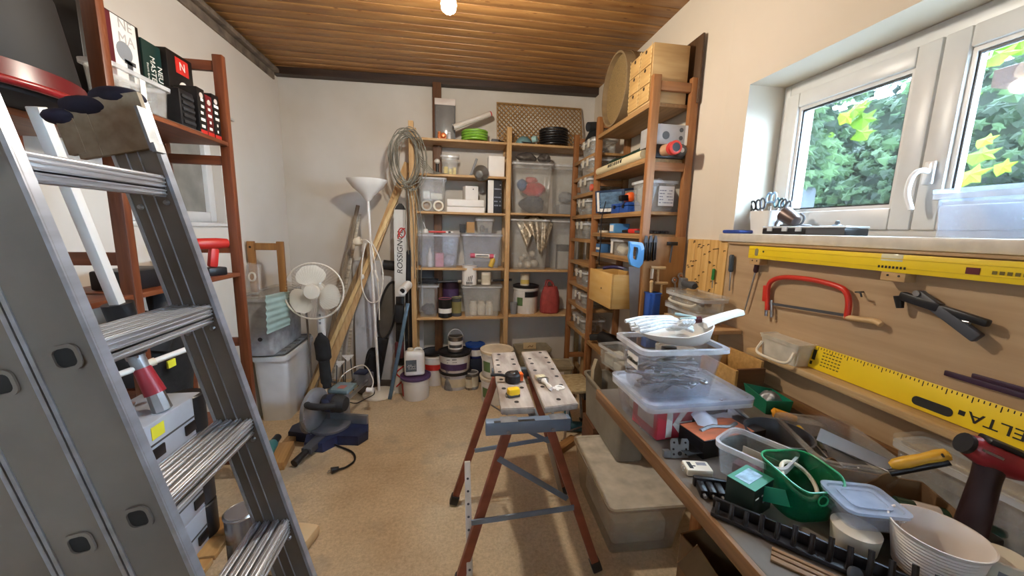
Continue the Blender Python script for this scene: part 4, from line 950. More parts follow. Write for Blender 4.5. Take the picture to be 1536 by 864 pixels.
# ---- second shelf: roll, mesh, carton, hose fitting
z2 = 1.8105
t = T('paper_roll', 'long cream paper roll with black lettering along the shelf edge', 'roll', (1.02, 2.27, z2+.027))
t.p('paper', B().cyl((0, .33, 0), (0, -.31, 0), .026, .026, 22), mat('paper_cream', '#DACDA8', .6, 0, .04))
pr = B(); random.seed(6)
for i in range(7):
    y = .12-.03*i; pr.shell(.0263, .0008, 0, random.uniform(.012, .024), 150+random.uniform(-12, 0), 190, 6, None, TR(0, y, 0) @ RX(90))
t.p('lettering', pr, MINK)
def netf(u, v):
    a = (u-.5)*.62; q = v*PI; k = 1+.1*math.sin(13*u)+.07*math.sin(29*u+3*v)
    return (.085*-math.cos(q)*k, a, .085+.0+.085*math.sin(q)*k*(1+.15*math.sin(7*u))-.06)
b = B(); random.seed(14)
for k in range(26):
    pts = []
    for i in range(26):
        u, v = (i/25, (k/26+.25*i/25*(1 if k % 2 else -1)) % 1.0)
        p = netf(u, v if 0 <= v <= 1 else v % 1); pts.append((p[0]+random.uniform(-.003, .003), p[1], p[2]+random.uniform(-.003, .003)))
    # split where the strand wraps round
    seg = [pts[0]]
    for q in pts[1:]:
        if (Vector(q)-Vector(seg[-1])).length > .08:
            if len(seg) > 2: b.tube(seg, .0018, 5)
            seg = [q]
        else: seg.append(q)
    if len(seg) > 2: b.tube(seg, .0018, 5)
t = T('garden_net', 'rolled dark green garden net behind the cream paper roll', 'net', (1.135, 2.27, z2))
ng = mat('net_green', '#183A2C', .6, 0, .3, (60, 60, 60), .3)
t.p('roll', B().sheet(lambda u, v: tuple(Vector(netf(u, v))*.96+Vector((0, 0, .003))), 30, 14, .004), ng); o = t.p('strands', b, ng); o['kind'] = 'stuff'
t = carton('appliance_carton', 'silver grey carton with a black round picture on the second shelf', 'box', .19, .165, .1, (1.125, 1.955, z2+.065), mat('carton_silver', '#A9A8A8', .5, 0, .06, (20, 20, 20)), 0)
S('carton_support', 'dark flat box lying under the silver grey carton', 'box', B().bx(-.09, .09, -.08, .08, 0, .064, .003), MK, (1.13, 1.96, z2))
t.p('picture', B().lathe([(.02, 0), (.02, .001)], 20, TR(-.04, -.0828, .045) @ RX(90)), MDG); t.p('picture', B().lathe([(.011, 0), (.011, .001)], 16, TR(.045, -.0828, .075) @ RX(90)).lathe([(.011, 0), (.011, .001)], 16, TR(.045, -.0828, .035) @ RX(90)), MDG)
t.p('end', B().bx(.068, .0955, -.0835, -.08, 0.001, .099), MPAP, 'white printed end')
t = T('hose_fitting', 'red threaded hose end on a pale roll beside the near post', 'hose fitting', (1.10, 1.94, z2+.036), 0)
t.p('collar', B().lathe([(.022, 0), (.034, 0), (.034, .012), (.03, .014), (.034, .02), (.034, .034), (.026, .04), (.022, .04), (.022, .0001)], 24, TR(0, -.11, 0) @ RX(90) @ RY(0)), mat('fitting_red', '#C8392E', .35, 0, .06))
t.p('hose', B().cyl((0, -.11, 0), (-.04, .06, -.002), .03, .03, 20), mat('hose_clay', '#B58D6C', .5, 0, .1)); t.p('bore', B().lathe([(.021, 0), (.0205, .03)], 20, TR(0, -.148, 0) @ RX(-90)), MINK)
t = T('grey_globe', 'dark grey round pot lying beside the red hose end', 'pot', (1.175, 1.93, z2), 0)
t.p('body', B().sph((0, -.03, .04), (.045, .05, .039), 20, 12), MDG); t.p('badge', B().lathe([(.012, 0), (.012, .0015)], 16, TR(-.005, -.079, .036) @ RX(90)), MST)
# ---- third shelf
z3 = 1.5355
t = T('blue_tool_box', 'blue and white printed tool carton tilted on the third shelf', 'box', (1.10, 2.45, z3+.02), 0, None, (R(0), R(-8), R(28)))
cb = mat('carton_navy', '#1E3454', .4, 0, .15, (18, 18, 18))
t.p('body', B().bx(-.07, .07, -.12, .12, 0, .15, .002), cb)
t.p('print', marks(B(), -.06, .06, .015, .09, 4, 21, -.1202), MPAP); o = t.p('print', marks(B(), -.11, .11, .02, .09, 4, 22, -.0702), MLB); o.rotation_euler = (0, 0, -PI/2)
t.p('strip', B().bx(-.06, .06, -.1208, -.1195, .108, .135), MPAP)
t.p('strip', B().bx(-.0712, -.07, .085, .105, .01, .14).bx(-.0712, -.07, -.11, .08, .008, .03), MPAP); t.p('picture', B().bx(-.0710, -.07, -.1, .075, .035, .135), mat('picture_slate', '#5E7C98', .4, 0, .3, (10, 20, 40)), 'slate blue picture')
S('black_case', 'flat black case lying under the tilted blue carton', 'case', B().bx(-.08, .08, -.12, .12, 0, .018, .004), MK, (1.11, 2.45, z3))
t = T('orange_drill', 'orange electric drill lying on blue plastic cases on the third shelf', 'drill', (1.07, 2.21, z3+.0635), R(75))
t.p('body', B().lathe([(.012, -.07), (.028, -.06), (.032, 0), (.028, .05), (.014, .06)], 20, TR(0, 0, .032) @ RY(90)), MOR); t.p('chuck', B().cyl((.06, 0, .032), (.1, 0, .032), .015, .01), MK); t.p('handle', B().beam((-.04, 0, .03), (-.08, .07, .02), .03, .035, .008), MK)
for i, y in enumerate((2.30, 2.175)):
    t = T('blue_case', ['far one of the two small blue cases under the orange drill', 'near one of the two small blue cases under the orange drill'][i], 'case', (1.07, y, z3))
    t.p('body', B().bx(-.05, .05, -.058, .058, 0, .04, .005), MBL); t.p('lid', B().bx(-.05, .05, -.058, .058, .042, .062, .005), MBL); t.p('clasp', B().bx(-.056, -.05, -.012, .012, .03, .05, .001), MK)
g = crate('grey translucent box with a white paper label on the third shelf', .21, .17, .165, (1.115, 2.0, z3), 0, CLM, False, tap=.86)
g.p('label', B().bx(-.02, .07, -.0885, -.0865, .03, .135), MPAP, 'white paper label'); g.p('print', marks(B(), -.015, .065, .04, .12, 5, 9, -.0888), MC['print_grey'])
S('bag_scrap', 'pale plastic bags sticking out of the labelled grey box', 'plastic bag', cloth_lump((.085, .065, .09), 40, .22), mat('bag_pale', '#8E8A84', .3, 0, .15, (20, 20, 20), .3), (1.115, 2.0, z3+.006))
# ---- fourth shelf (low clearance)
z4 = 1.4125
t = carton('blue_carton', 'small blue carton with white label on the fourth shelf', 'box', .1, .085, .06, (1.06, 2.295, z4), MLB, 0)
t.p('label', B().bx(-.0512, -.05, -.02, .035, .01, .05), MPAP, 'white label')
t = T('red_gadget', 'small red handheld gadget lying on the fourth shelf', 'gadget', (1.06, 2.10, z4), .3)
t.p('body', B().bx(-.02, .02, -.045, .03, 0, .028, .008), MRED); t.p('grip', B().cyl((0, .03, .014), (-.01, .08, .012), .011, .009), MK)
S('cream_block', 'small cream wooden block at the far end of the fourth shelf', 'block', B().bx(-.02, .02, -.04, .04, 0, .015, .002), MCR, (1.05, 2.52, z4))
random.seed(8)
for i in range(4):
    t = T('black_plier', ['black pliers with a tan tip lying on the fourth shelf behind the near post', 'black pliers lying at the left on the fourth shelf behind the near post', 'long black file lying across the fourth shelf near the post', 'short black pliers lying deepest on the fourth shelf near the post'][i], 'pliers', (1.06+.045*i, 1.96+.02*(i % 2), z4), .5-.4*i)
    t.p('handle', B().tube(bez([(-.0, -.06, .01), (.012, -.02, .012), (.003, .02, .012)], 5), .007, 8), MK); t.p('handle', B().tube(bez([(.02, -.06, .01), (.0, -.02, .012), (.006, .02, .012)], 5), .007, 8), MK)
    t.p('jaw', B().prism([(-.008, .02), (.014, .02), (.006, .07), (.0, .07)], .004, .018), MDG)
# ---- fifth shelf
z5 = 1.2735
t = carton('small_blue_box', 'small blue cardboard box on the fifth shelf left of the lidded clear box', 'box', .09, .1, .06, (1.06, 2.52, z5), mat('box_blue', '#3E6C9C', .5, 0, .08))
t.p('print', B().bx(-.0512, -.0455, -.03, .03, .02, .035), MPAP)
t = crate('clear box with a pale lid and paper strip on the fifth shelf', .15, .2, .10, (1.09, 2.24, z5), 0, CLM, True, tap=.9)
t.p('label', B().bx(-.0775, -.0745, .035, .065, .01, .085), MPAP, 'white strip'); S('white_parts', 'white plastic parts inside the pale lidded clear box', 'parts', cloth_lump((.05, .075, .036), 17, .2), MCR, (1.09, 2.24, z5+.004), kind='stuff')
# ---- on the lower part: pulled out wooden box, clear boxes on a board
S('low_board', 'short board carried by the lower rungs under the pale wooden box', 'board', B().bx(-.09, .115, -.36, .35, 0, .018, .002), wood('board_low', '#8A6238', '#6E4A28', 'y'), (1.12, 2.262, .965))
z6 = .9835
by0, by1, bz0, bz1 = .0, 0, 0, 0
t = T('wooden_box', 'pale plywood drawer box pulled out of the right rack', 'wooden box', (1.035, 2.12, z6))
bxm = mat('box_birch', '#CEAA6C', .45, 0, 0, (5, 5, 30), .05, 5, '#C2954A')
w, d, h = .20, .34, .20
t.p('front', B().bx(-w/2-.06, -w/2-.048, -d/2, d/2, 0, h, .002), bxm)
t.p('side', B().bx(-w/2-.048, w/2-.06, -d/2, -d/2+.01, 0, h-.004, .001), bxm); t.p('side', B().bx(-w/2-.048, w/2-.06, d/2-.01, d/2, 0, h-.004, .001), bxm)
t.p('back', B().bx(w/2-.07, w/2-.06, -d/2+.01, d/2-.01, 0, h-.004, .001), bxm); t.p('floor', B().bx(-w/2-.048, w/2-.07, -d/2+.01, d/2-.01, .004, .012), bxm)
t.p('knot', B().lathe([(.006, 0), (.006, .0012)], 12, TR(-w/2-.06, -.03, .1) @ RY(-90)), hole_m)
t = T('purple_plier', 'dark purple handled cutters lying over the rim of the pale wooden box', 'cutters', (.99, 2.13, z6+h), .4)
t.p('handle', B().tube(bez([(-.055, .07, .012), (0, .03, .02), (.045, -.03, .012)], 6), .010, 8), mat('grip_purple', '#2E2A5A', .45)); t.p('handle', B().tube(bez([(-.02, .09, .012), (.01, .03, .022), (.03, -.03, .014)], 6), .009, 8), MC['grip_purple'])
t.p('jaw', B().prism([(.015, -.03), (.05, -.03), (.06, -.085), (.035, -.08)], .004, .02), MDG)
# clear boxes around the middle post
t = crate('larger clear lidded box beside the pale wooden box', .2, .24, .115, (1.09, 2.42, z6), 0, CL, True, tap=.92)
S('grey_screws', 'grey hardware inside the larger clear lidded box', 'hardware', cloth_lump((.07, .085, .035), 19, .2), MZN, (1.09, 2.42, z6+.004), kind='stuff')
random.seed(9)
# shoe boxes, one per bay shelf
for i, z in enumerate(tb):
    if i in (5,): continue
    hgt = [.098, .098, .098, .105, .12, .1, .115, .11, .11][i]
    yc = [2.80, 2.80, 2.83, 2.84, 2.86, 2.9, 2.82, 2.82, 2.82][i]
    lab = ['clear shoe box with clip handle, topmost in the narrow bay of the right rack', 'clear shoe box second from the top in the narrow bay', 'clear shoe box beside the coral cap in the narrow bay', 'clear shoe box fourth from the top in the narrow bay', 'clear box of small dark parts, fifth from the top in the narrow bay', '', 'clear box level with the pale wooden box in the narrow bay', 'clear box below the pale wooden box in the narrow bay', 'lowest clear box in the narrow bay of the right rack'][i]
    t = crate(lab, .2, .27, hgt, (1.085, yc, z+.0005), 0, CLM, True, tap=.9)
    for dy in (-.05, .05): t.p('clip', B().bx(-.108, -.098, dy-.016, dy+.016, hgt-.045, hgt+.012, .003), MC['clear_plastic'] if 0 else CLW, 'white clip')
    S('small_parts', ['loose grey parts in the topmost clear shoe box', 'loose tan parts in the second clear shoe box', 'loose parts in the shoe box beside the coral cap', 'loose parts in the fourth shoe box', 'dark small parts in the fifth clear box', '', 'loose parts in the clear box level with the wooden box', 'loose parts in the clear box below the wooden box', 'loose parts in the lowest clear box of the bay'][i], 'parts', cloth_lump((.07, .1, hgt*.3), 50+i, .25), [MG, MCARD, MZN, MG, MDG, MG, MZN, MG, MZN][i], (1.085, yc, z+.004), kind='stuff')
p = PX(888, 260, .975)
S('bottle_top', 'small coral red cap of a bottle lying by the middle post', 'cap', B().cyl((0, 0, 0), (-.05, -.0, 0), .024, .024, 18), mat('coral', '#D8634C', .4), (1.03, 2.648, 1.71+.0245))
# things below: lower shelf of the near bay with dark tools, clear crate half out
t = T('power_tool', 'black power tool lying on the low shelf of the right rack', 'power tool', (1.10, 2.40, .6005), .3)
t.p('body', B().lathe([(.02, -.12), (.045, -.1), (.05, .02), (.035, .1), (.02, .11)], 20, TR(0, 0, .052) @ RX(90)), MK); t.p('handle', B().beam((0, .08, .06), (-.06, .16, .04), .04, .045, .01), MK2); t.p('head', B().cyl((0, -.11, .05), (0, -.16, .05), .03, .02), MDG)
t = T('power_tool', 'black grinder standing behind the clear tray on the low shelf', 'power tool', (1.12, 2.12, .6005), -.5)
t.p('body', B().bx(-.04, .04, -.12, .06, 0, .08, .015), MK); t.p('handle', B().tube(bez([(0, -.1, .08), (0, -.06, .13), (0, .02, .13), (0, .05, .08)], 6), .014, 10), MK2); t.p('guard', B().cyl((0, .06, .057), (0, .075, .057), .055, .055, 24), MDG)
# ---- the tool panel's tools
TX = lambda px, py: PY(px, py, 1.85)
py_ = 1.8535
for i, px in enumerate((968, 975, 982)):
    p = TX(px, 362)
    t = T('chisel', ['leftmost', 'middle', 'rightmost'][i]+' one of the three dark pliers hung on the tool panel', 'pliers', (p.x, py_, p.z-.005))
    t.p('handle', B().bx(-.009, .001, -.014, -.001, -.10, 0, .004), MK); t.p('handle', B().bx(.003, .011, -.014, -.001, -.095, 0, .004), MK); t.p('head', B().prism([(-.01, 0), (.012, 0), (.006, .035), (-.004, .035)], .001, .012, RX(90)), MDG)
p = TX(1008, 366)
t = T('tile_scraper', 'black T shaped scraper hung at the top right of the tool panel', 'scraper', (p.x, py_, p.z))
t.p('head', B().bx(-.03, .03, -.012, -.001, -.008, .012, .002), MK); t.p('shaft', B().cyl((0, -.007, -.008), (-.004, -.006, -.10), .0045, .0045, 10), MDG)
wh = mat('handle_ash', '#C9A878', .5, 0, .12, (20, 20, 60))
for i, (px, py, sc_) in enumerate(((985, 401, 1), (990, 424, .85))):
    p = TX(px, py)
    t = T('wood_hammer', ['upper pale wooden mallet hung on the tool panel', 'lower pale wooden hammer hung on the tool panel'][i], 'mallet', (p.x, py_-.012, p.z))
    t.p('head', B().cyl((-.04*sc_, 0, 0), (.045*sc_, 0, -.002), .009*sc_, .008, 14), wh); t.p('handle', B().cyl((.005, .001, 0), (.008, .002, -.085*sc_), .006, .007, 12), wh)
    if i == 0: t.p('peg', B().cyl((-.03, 0, 0), (-.03, 0, -.06), .008, .008, 12), MCR, 'pale peg')
for i, (px, py) in enumerate(((1011, 420), (1019, 413))):
    p = TX(px, py)
    t = T('ring_wrench', ['lower of the two steel ring wrenches on the tool panel', 'upper of the two steel ring wrenches on the tool panel'][i], 'wrench', (p.x, py_-.006-.008*i, p.z))
    t.p('ring', B().torus((0, 0, 0), .012, .005, 20, 8, RX(90)), MST); t.p('shaft', B().tube(bez([(0, 0, -.012), (.008, 0, -.03), (.01, 0, -.09), (.004, 0, -.12)], 6), .0055, 8), MST); t.p('ball', B().sph((0, -.004, 0), .008), mat('bronze', '#8A5A3A', .4, .6))
p = TX(1012, 438)
t = T('dark_clamp', 'dark bar clamp hung under the ring wrenches on the tool panel', 'clamp', (p.x-.005, py_-.008, p.z))
t.p('bar', B().bx(-.006, .006, -.004, .004, -.12, 0, .001), MDG); t.p('jaw', B().bx(-.012, .014, -.01, .006, -.012, .004, .002), wh); t.p('jaw', B().bx(-.012, .014, -.01, .006, -.1, -.085, .002), MDG)
# blue holder: three tubes on the panel foot
p = TX(965, 455)
t = T('blue_holder', 'dark blue plastic tool holder fixed low on the tool panel', 'holder', (TX(975, 440).x, py_-.031, BZ-.0))
bz = TX(975, 437).z-BZ
t.p('body', B().bx(-.034, .034, -.03, .028, 0.001, bz, .008).bx(-.02, .0, -.036, -.03, .01, bz-.004, .004), MBL)
t.p('rim', B().bx(-.036, .036, -.032, .03, bz-.008, bz, .003), MBL); t.p('tool', B().cyl((-.01, 0, bz), (-.012, 0, bz+.05), .008, .008, 12).sph((-.012, 0, bz+.055), .01), wh, 'wooden handle end')
# handsaw on the front post
t = T('hand_saw', 'handsaw with a blue handle hanging on the front post of the right rack', 'saw', (PY(955, 362, 1.82).x, 1.83, PY(955, 362, 1.82).z))
a = [PY(*q, 1.825) for q in ((944, 400), (961, 400), (957, 470), (955, 520), (946, 520))]
o = Vector(t.o.location)
t.p('blade', B().prism([((q-o).x, (q-o).z) for q in a], -.0008, .0008, RX(90)), mat('saw_steel', '#9A9CA0', .35, .9, .1))
hp = [(944, 362), (963, 364), (966, 372), (964, 395), (958, 402), (946, 398), (943, 385), (945, 374)]
hi = [(950, 370), (956, 371), (957, 376), (954, 390), (949, 388), (949, 378)]
def outl(ps): return [((PY(*q, 1.825)-o).x, (PY(*q, 1.825)-o).z) for q in ps]
ho, hi2 = outl(hp), outl(hi)
def resamp(P, n):
    L = [0]
    for i in range(len(P)): L.append(L[-1]+math.dist(P[i], P[(i+1) % len(P)]))
    r = []
    for k in range(n):
        s = L[-1]*k/n; i = max(j for j in range(len(P)) if L[j] <= s); f = (s-L[i])/(L[i+1]-L[i]); q = P[(i+1) % len(P)]
        r.append((P[i][0]+(q[0]-P[i][0])*f, P[i][1]+(q[1]-P[i][1])*f))
    return r
A, I = resamp(ho, 40), resamp(hi2, 40)
t.p('handle', B().loft([[(x, -.010, z) for x, z in A], [(x, -.010, z) for x, z in I], [(x, .010, z) for x, z in I], [(x, .010, z) for x, z in A]], False, True, None, True), MLB)
t.p('grip_inlay', B().loft([[(x, -.0108, z) for x, z in A[:12]], [(x*.5+u*.5, -.0108, z*.5+w*.5) for (x, z), (u, w) in zip(A[:12], I[:12])]], False, False).sheet(lambda u, v: (A[int(u*10)][0]*(1-.4*v)+I[int(u*10)][0]*.4*v, -.0105, A[int(u*10)][1]*(1-.4*v)+I[int(u*10)][1]*.4*v), 10, 2, .0006), mat('pale_blue', '#8CB4D8', .4), 'pale blue inlay')
# orange-handled saw hang rod / extension lead
t = S('black_lead', 'thin black lead hanging down across the right rack shelves', 'cable', B().tube(bez([(1.0, 2.40, 1.62), (.985, 2.42, 1.5), (.98, 2.40, 1.35), (.985, 2.42, 1.24), (1.0, 2.45, 1.19)], 8), .0035, 6), MK)
# ================================================================== left rack things
ZT = 1.8055; ZN = 1.6905
# shallow red rimmed tub with a dark body, nearest bay, hangs over the shelf front
t = T('red_rim_tub', 'large dark tub with a red rim on the top shelf of the left rack', 'tub', (-1.20, 1.14, ZN), 0)
def ring_(r, z, k=1.0): return [(r*.85*math.cos(2*PI*i/44), r*math.sin(2*PI*i/44), z) for i in range(44)]
t.p('body', B().loft([ring_(.18, 0), ring_(.235, .02), ring_(.25, .06), ring_(.215, .30), ring_(.21, .30), ring_(.244, .062), ring_(.228, .024), ring_(.17, .005)]), mat('tub_dark', '#0E0C0B', .65, 0, .2))
t.p('rim', B().tube([(x*1.0, y, .036) for x, y, z in ring_(.262, .1)], .010, 10, True), mat('rim_red', '#8A1A1E', .3, 0, .06), 'glossy red rim')
t.p('band', B().loft([ring_(.25, .045), ring_(.262, .045), ring_(.254, .085), ring_(.247, .085)], False, True, None, True), mat('band_red', '#5E1014', .3), 'red band')
carton('black_case', 'big black box standing in the red rimmed tub behind the near rack post', 'box', .15, .15, .46, (-1.22, 1.19, ZN+.006), mat('case_black', '#121413', .5, 0, .2), 0)
# boxes on the top shelf, far bay
def shelfbox(name, label, y0, y1, x0, x1, h, m, z=ZT):
    return carton(name, label, 'box', x1-x0, y1-y0, h, ((x0+x1)/2, (y0+y1)/2, z), m)
bk_ = mat('carton_ink', '#131212', .4, 0, .15, (18, 18, 18)); dgc = mat('carton_green', '#17332E', .4, 0, .1)
t = shelfbox('tool_carton', 'big black carton with a white picture side next to the near rack post', 1.55, 1.80, -1.37, -1.225, .36, bk_)
xs_ = .0725
t.p('side', B().bx(xs_, xs_+.0012, .0, .108, .01, .355), MPAP, 'white printed side'); t.p('side', B().bx(xs_, xs_+.0014, -.022, .0, .01, .355), mat('maroon', '#5A1822', .45), 'maroon edge strip')
pic = B().lathe([(.035, 0), (.035, .0008)], 20, TR(xs_+.0012, .045, .24) @ RY(90)); t.p('picture', pic, MG, 'grey fan picture')
t.p('picture', B().bx(xs_+.0012, xs_+.002, .05, .075, .09, .21).bx(xs_+.0012, xs_+.002, .03, .09, .08, .11).bx(xs_+.0012, xs_+.002, .04, .09, .2, .215), MDG, 'dark tool picture')
text('lettering', 'NE\nMA', .05, mat('pale_ink', '#B8B4B0', .5), t, (xs_+.0014, .06, .31), (PI/2, 0, PI/2))
t = shelfbox('tool_carton', 'dark green carton with white lettering turned on its side', 1.802, 1.90, -1.37, -1.22, .33, dgc)
text('lettering', 'NEU\nMASTER', .036, MPAP, t, (.0757, .015, .22), (PI/2, R(90), PI/2), sx=.9)
text('lettering', 'Electric Spray Gun', .012, MPAP, t, (.0757, -.03, .2), (PI/2, R(90), PI/2))
t = shelfbox('tool_carton', 'black carton with a pale M and a red badge corner on the top shelf', 1.902, 2.06, -1.37, -1.20, .34, bk_)
text('lettering', 'M', .11, MPAP, t, (.0, -.0797, .27), (PI/2, 0, 0)); t.p('window', B().bx(-.06, .07, -.0806, -.079, .05, .19), mat('print_slate', '#2C3236', .35), 'slate picture')
t.p('badge', B().bx(.085, .0862, -.03, .05, .26, .325), MRED, 'red badge'); text('lettering', 'N', .05, MPAP, t, (.0866, .01, .292), (PI/2, 0, PI/2)); t.p('disc', B().lathe([(.03, 0), (.03, .0012)], 20, TR(.085, .01, .20) @ RY(90)), MPAP, 'pale disc picture'); t.p('stripe', B().beam((.0856, -.06, .1), (.0856, .05, .055), .02, .0012, 0, (1, 0, 0)), mat('stripe_pink', '#C24A66', .4), 'pink stripe')
t = crate('clear tub with an open top standing at the shelf front by the ladder cap', .1, .29, .125, (-1.158, 1.63, ZT+.006), 0, CLM, False, tap=.9)
t.p('label', B().bx(.047, .0485, -.02, .005, .03, .11), MPAP, 'white strip label')
S('steel_strip', 'flat bright steel strip sticking out under the clear tub', 'strip', B().bx(-.03, .03, -.2, .2, 0, .005, .001), MST, (-1.12, 1.70, ZT), R(0))
t = T('black_drill_case', 'black ribbed plastic case leaning out over the shelf front', 'case', (-1.15, 1.845, ZT), 0)
t.p('body', B().bx(-.04, .045, -.045, .045, .0, .155, .008), MK)
for i in range(5): t.p('rib', B().bx(.045, .051, -.035, .035, .02+.025*i, .034+.025*i, .002), MK2)
for i, (y0, y1, h, c) in enumerate(((1.905, 1.955, .195, bk_), (1.957, 2.005, .18, mat('carton_crimson', '#6A1A1C', .4, 0, .3, (30, 30, 30))), (2.007, 2.058, .20, bk_))):
    t = shelfbox('tool_carton', ['black carton with white marks, left one of the three small cartons by the far post', 'dark red printed carton, middle one of the three small cartons', 'black carton touching the far post of the left rack, right one of three'][i], y0, y1, -1.19, -1.10, h, c)
    pr = B(); random.seed(60+i)
    for k in range(5): pr.bx(.045, .0458, random.uniform(-.018, -.004), random.uniform(.0, .018), .03+.028*k, .042+.028*k)
    t.p('print', pr, MPAP); t.p('foot_band', B().bx(.045, .0456, -.022, .022, .003, .02), MRED, 'red base band')
    t.p('disc', B().lathe([(.012, 0), (.012, .001)], 16, TR(.045, .0, h-.03) @ RY(90)), MC['pack_pale'])
# middle shelf: cordless drill by the far post, dark case, white pots
ZM = 1.1705
d0 = PX(312, 360, -1.12)
t = T('cordless_drill', 'red cordless drill standing upright on the middle shelf by the far post', 'drill', (-1.135, 1.955, ZM), R(150)); t.o.scale = (.86, .86, .86)
t.p('battery', B().bx(-.038, .038, -.05, .045, 0, .045, .008), MK); t.p('handle', B().beam((0, .005, .045), (0, -.012, .15), .036, .045, .012), MRED)
t.p('body', B().lathe([(.012, -.085), (.026, -.08), (.031, -.03), (.03, .06), (.02, .085)], 18, TR(0, 0, .175) @ RX(-90)), MRED); t.p('chuck', B().cyl((0, .085, .175), (0, .125, .175), .02, .012), MK)
S('black_case', 'dark box on the middle shelf seen between the ladder stiles', 'case', B().bx(-.06, .08, -.1, .11, 0, .07, .008), MK, (-1.21, 1.60, ZM))
S('white_pot', 'small white pot at the back of the middle shelf of the left rack', 'pot', B().lathe([(.03, 0), (.034, .004), (.036, .07), (.032, .07), (.028, .008), (.001, .006)], 20), MCR, (-1.33, 1.92, ZM))
# ------------------------------------------------------------------ behind the ladder: black bag, cutter tool, tool cases
t = T('crate_stool', 'low wooden crate of rough boards on the floor under the silver tool cases', 'crate', (-.93, 1.28, 0), 0)
bw = wood('crate_wood', '#B58A54', '#99703E', 'y')
for i in range(4): t.p('board', B().bx(-.12, .09, -.19+.1*i, -.1+.1*i, .235, .255, .002), bw)
for x in (-.11, .075):
    for y in (-.17, .17): t.p('leg', B().bx(x-.015, x+.015, y-.015, y+.015, 0, .235, .002), bw)
alu = mat('case_silver', '#C4CEDC', .35, .35, .08); yel = mat('sticker_yellow', '#E2DC3C', .5, 0, .03)
for i in range(4):
    z = .2555+.1415*i
    t = T('tool_case', ['lowest', 'second lowest', 'third', 'topmost'][i]+' silver tool case of the stack behind the ladder, '+['standing on the wooden crate', 'above the lowest case', 'with dark latches', 'carrying the red grip cutter'][i], 'tool case', (-1.0, 1.28, z), 0)
    t.p('body', B().bx(-.09, .1, -.16, .13, 0, .139, .006), alu); t.p('corner', B().lathe([(.052, .002), (.056, .006), (.056, .133), (.052, .137)], 22, TR(.055, .115, 0)), MK, 'black rounded corner')
    t.p('seam', B().bx(.099, .1012, -.158, .085, .066, .072), MDG)
    for y in (-.11, .03): t.p('latch', B().bx(.1, .106, y, y+.05, .022, .058, .004), MK)
    if i != 2: t.p('sticker', B().bx(.1, .1012, -.1, -.05, .085, .125), yel, 'yellow warning sticker')
t = T('steel_cylinder', 'shiny steel cylinder on the floor beside the tool case stack', 'cylinder', (-.80, 1.39, 0), 0)
t.p('body', B().lathe([(.05, 0), (.054, .004), (.054, .34), (.05, .345)], 28), mat('steel_bright', '#A8A8AC', .25, .9, .1)); t.p('rim', B().torus((0, 0, .34), .053, .005, 28, 8), MST)
S('red_wedge', 'red and orange plastic wedge leaning beside the steel cylinder', 'wedge', B().prism([(0, 0), (.05, 0), (.012, .2)], -.012, .012, RX(90), .002), mat('wedge_red', '#D2352E', .4), (-.745, 1.45, 0.0), R(10))
# cutter with red grip
zc = .2555+.1415*4
t = T('pole_tool', 'long white pole tool with steel head and dark red grip on the tool cases', 'pole tool', (-.935, 1.27, zc), 0)
a, c = PY(243, 607, 1.27), PY(198, 525, 1.27)
o = Vector(t.o.location); A_, C_ = a-o, c-o; D = C_-A_
A_ = A_-D*0
ba = Vector((A_.x, 0, .0)); 
t.p('foot', B().cyl(ba, A_+D*.28, .026, .022, 8), MST); t.p('grip', B().cyl(A_+D*.22, A_+D*.68, .028, .022, 20), mat('grip_red', '#9A2430', .4)); t.p('head', B().cyl(A_+D*.68, A_+D*1.0, .021, .021, 14), MZN); t.p('block', B().beam(A_+D*.85, A_+D*1.1, .035, .035, .003), MST)
pu, pl_ = PY(54, 160, 1.10)-o, PY(180, 465, 1.25)-o
t.p('pole', B().beam(pl_, pu, .026, .026, .002), MW, 'white square pole'); t.p('sleeve', B().cyl(PY(202, 530, 1.27)-o, PY(176, 455, 1.25)-o, .03, .036, 18), MK, 'black sleeve')
e = PY(157, 570, 1.2)-o; f_ = PY(285, 522, 1.38)-o
t.p('cross_bar', B().cyl(e, f_, .0095, .0095, 12), MW, 'white cross bar'); t.p('ferrule', B().cyl(e*.45+f_*.55, e*.62+f_*.38, .013, .011, 12), MCR)
# black bag behind it on the shelf side
t = T('black_bag', 'black fabric bag slumped between the rack and the tool cases', 'bag', (-1.235, 1.655, .4205), 0)
t.p('body', cloth_lump((.10, .17, .32), 71, .1), MC['black_cloth']); t.p('spout', B().tube(bez([(.07, -.06, .5), (.09, -.02, .62), (.06, .02, .7)], 6), .045, 14, False), MK2); t.p('tag', B().bx(.105, .112, -.06, -.02, .42, .45), yel, 'yellow tag')
for i in (0, 1): S('chuck_key', ['longer', 'shorter'][i]+' pale metal key leaning on the topmost silver tool case', 'key', B().bx(-.005, .005, -.005, .005, 0, .08-.006*i, .001), MST, (-.96+.004*i, 1.155+.016*i, zc), 0, 'keys on the tool case', (0, R(18), R(20)))
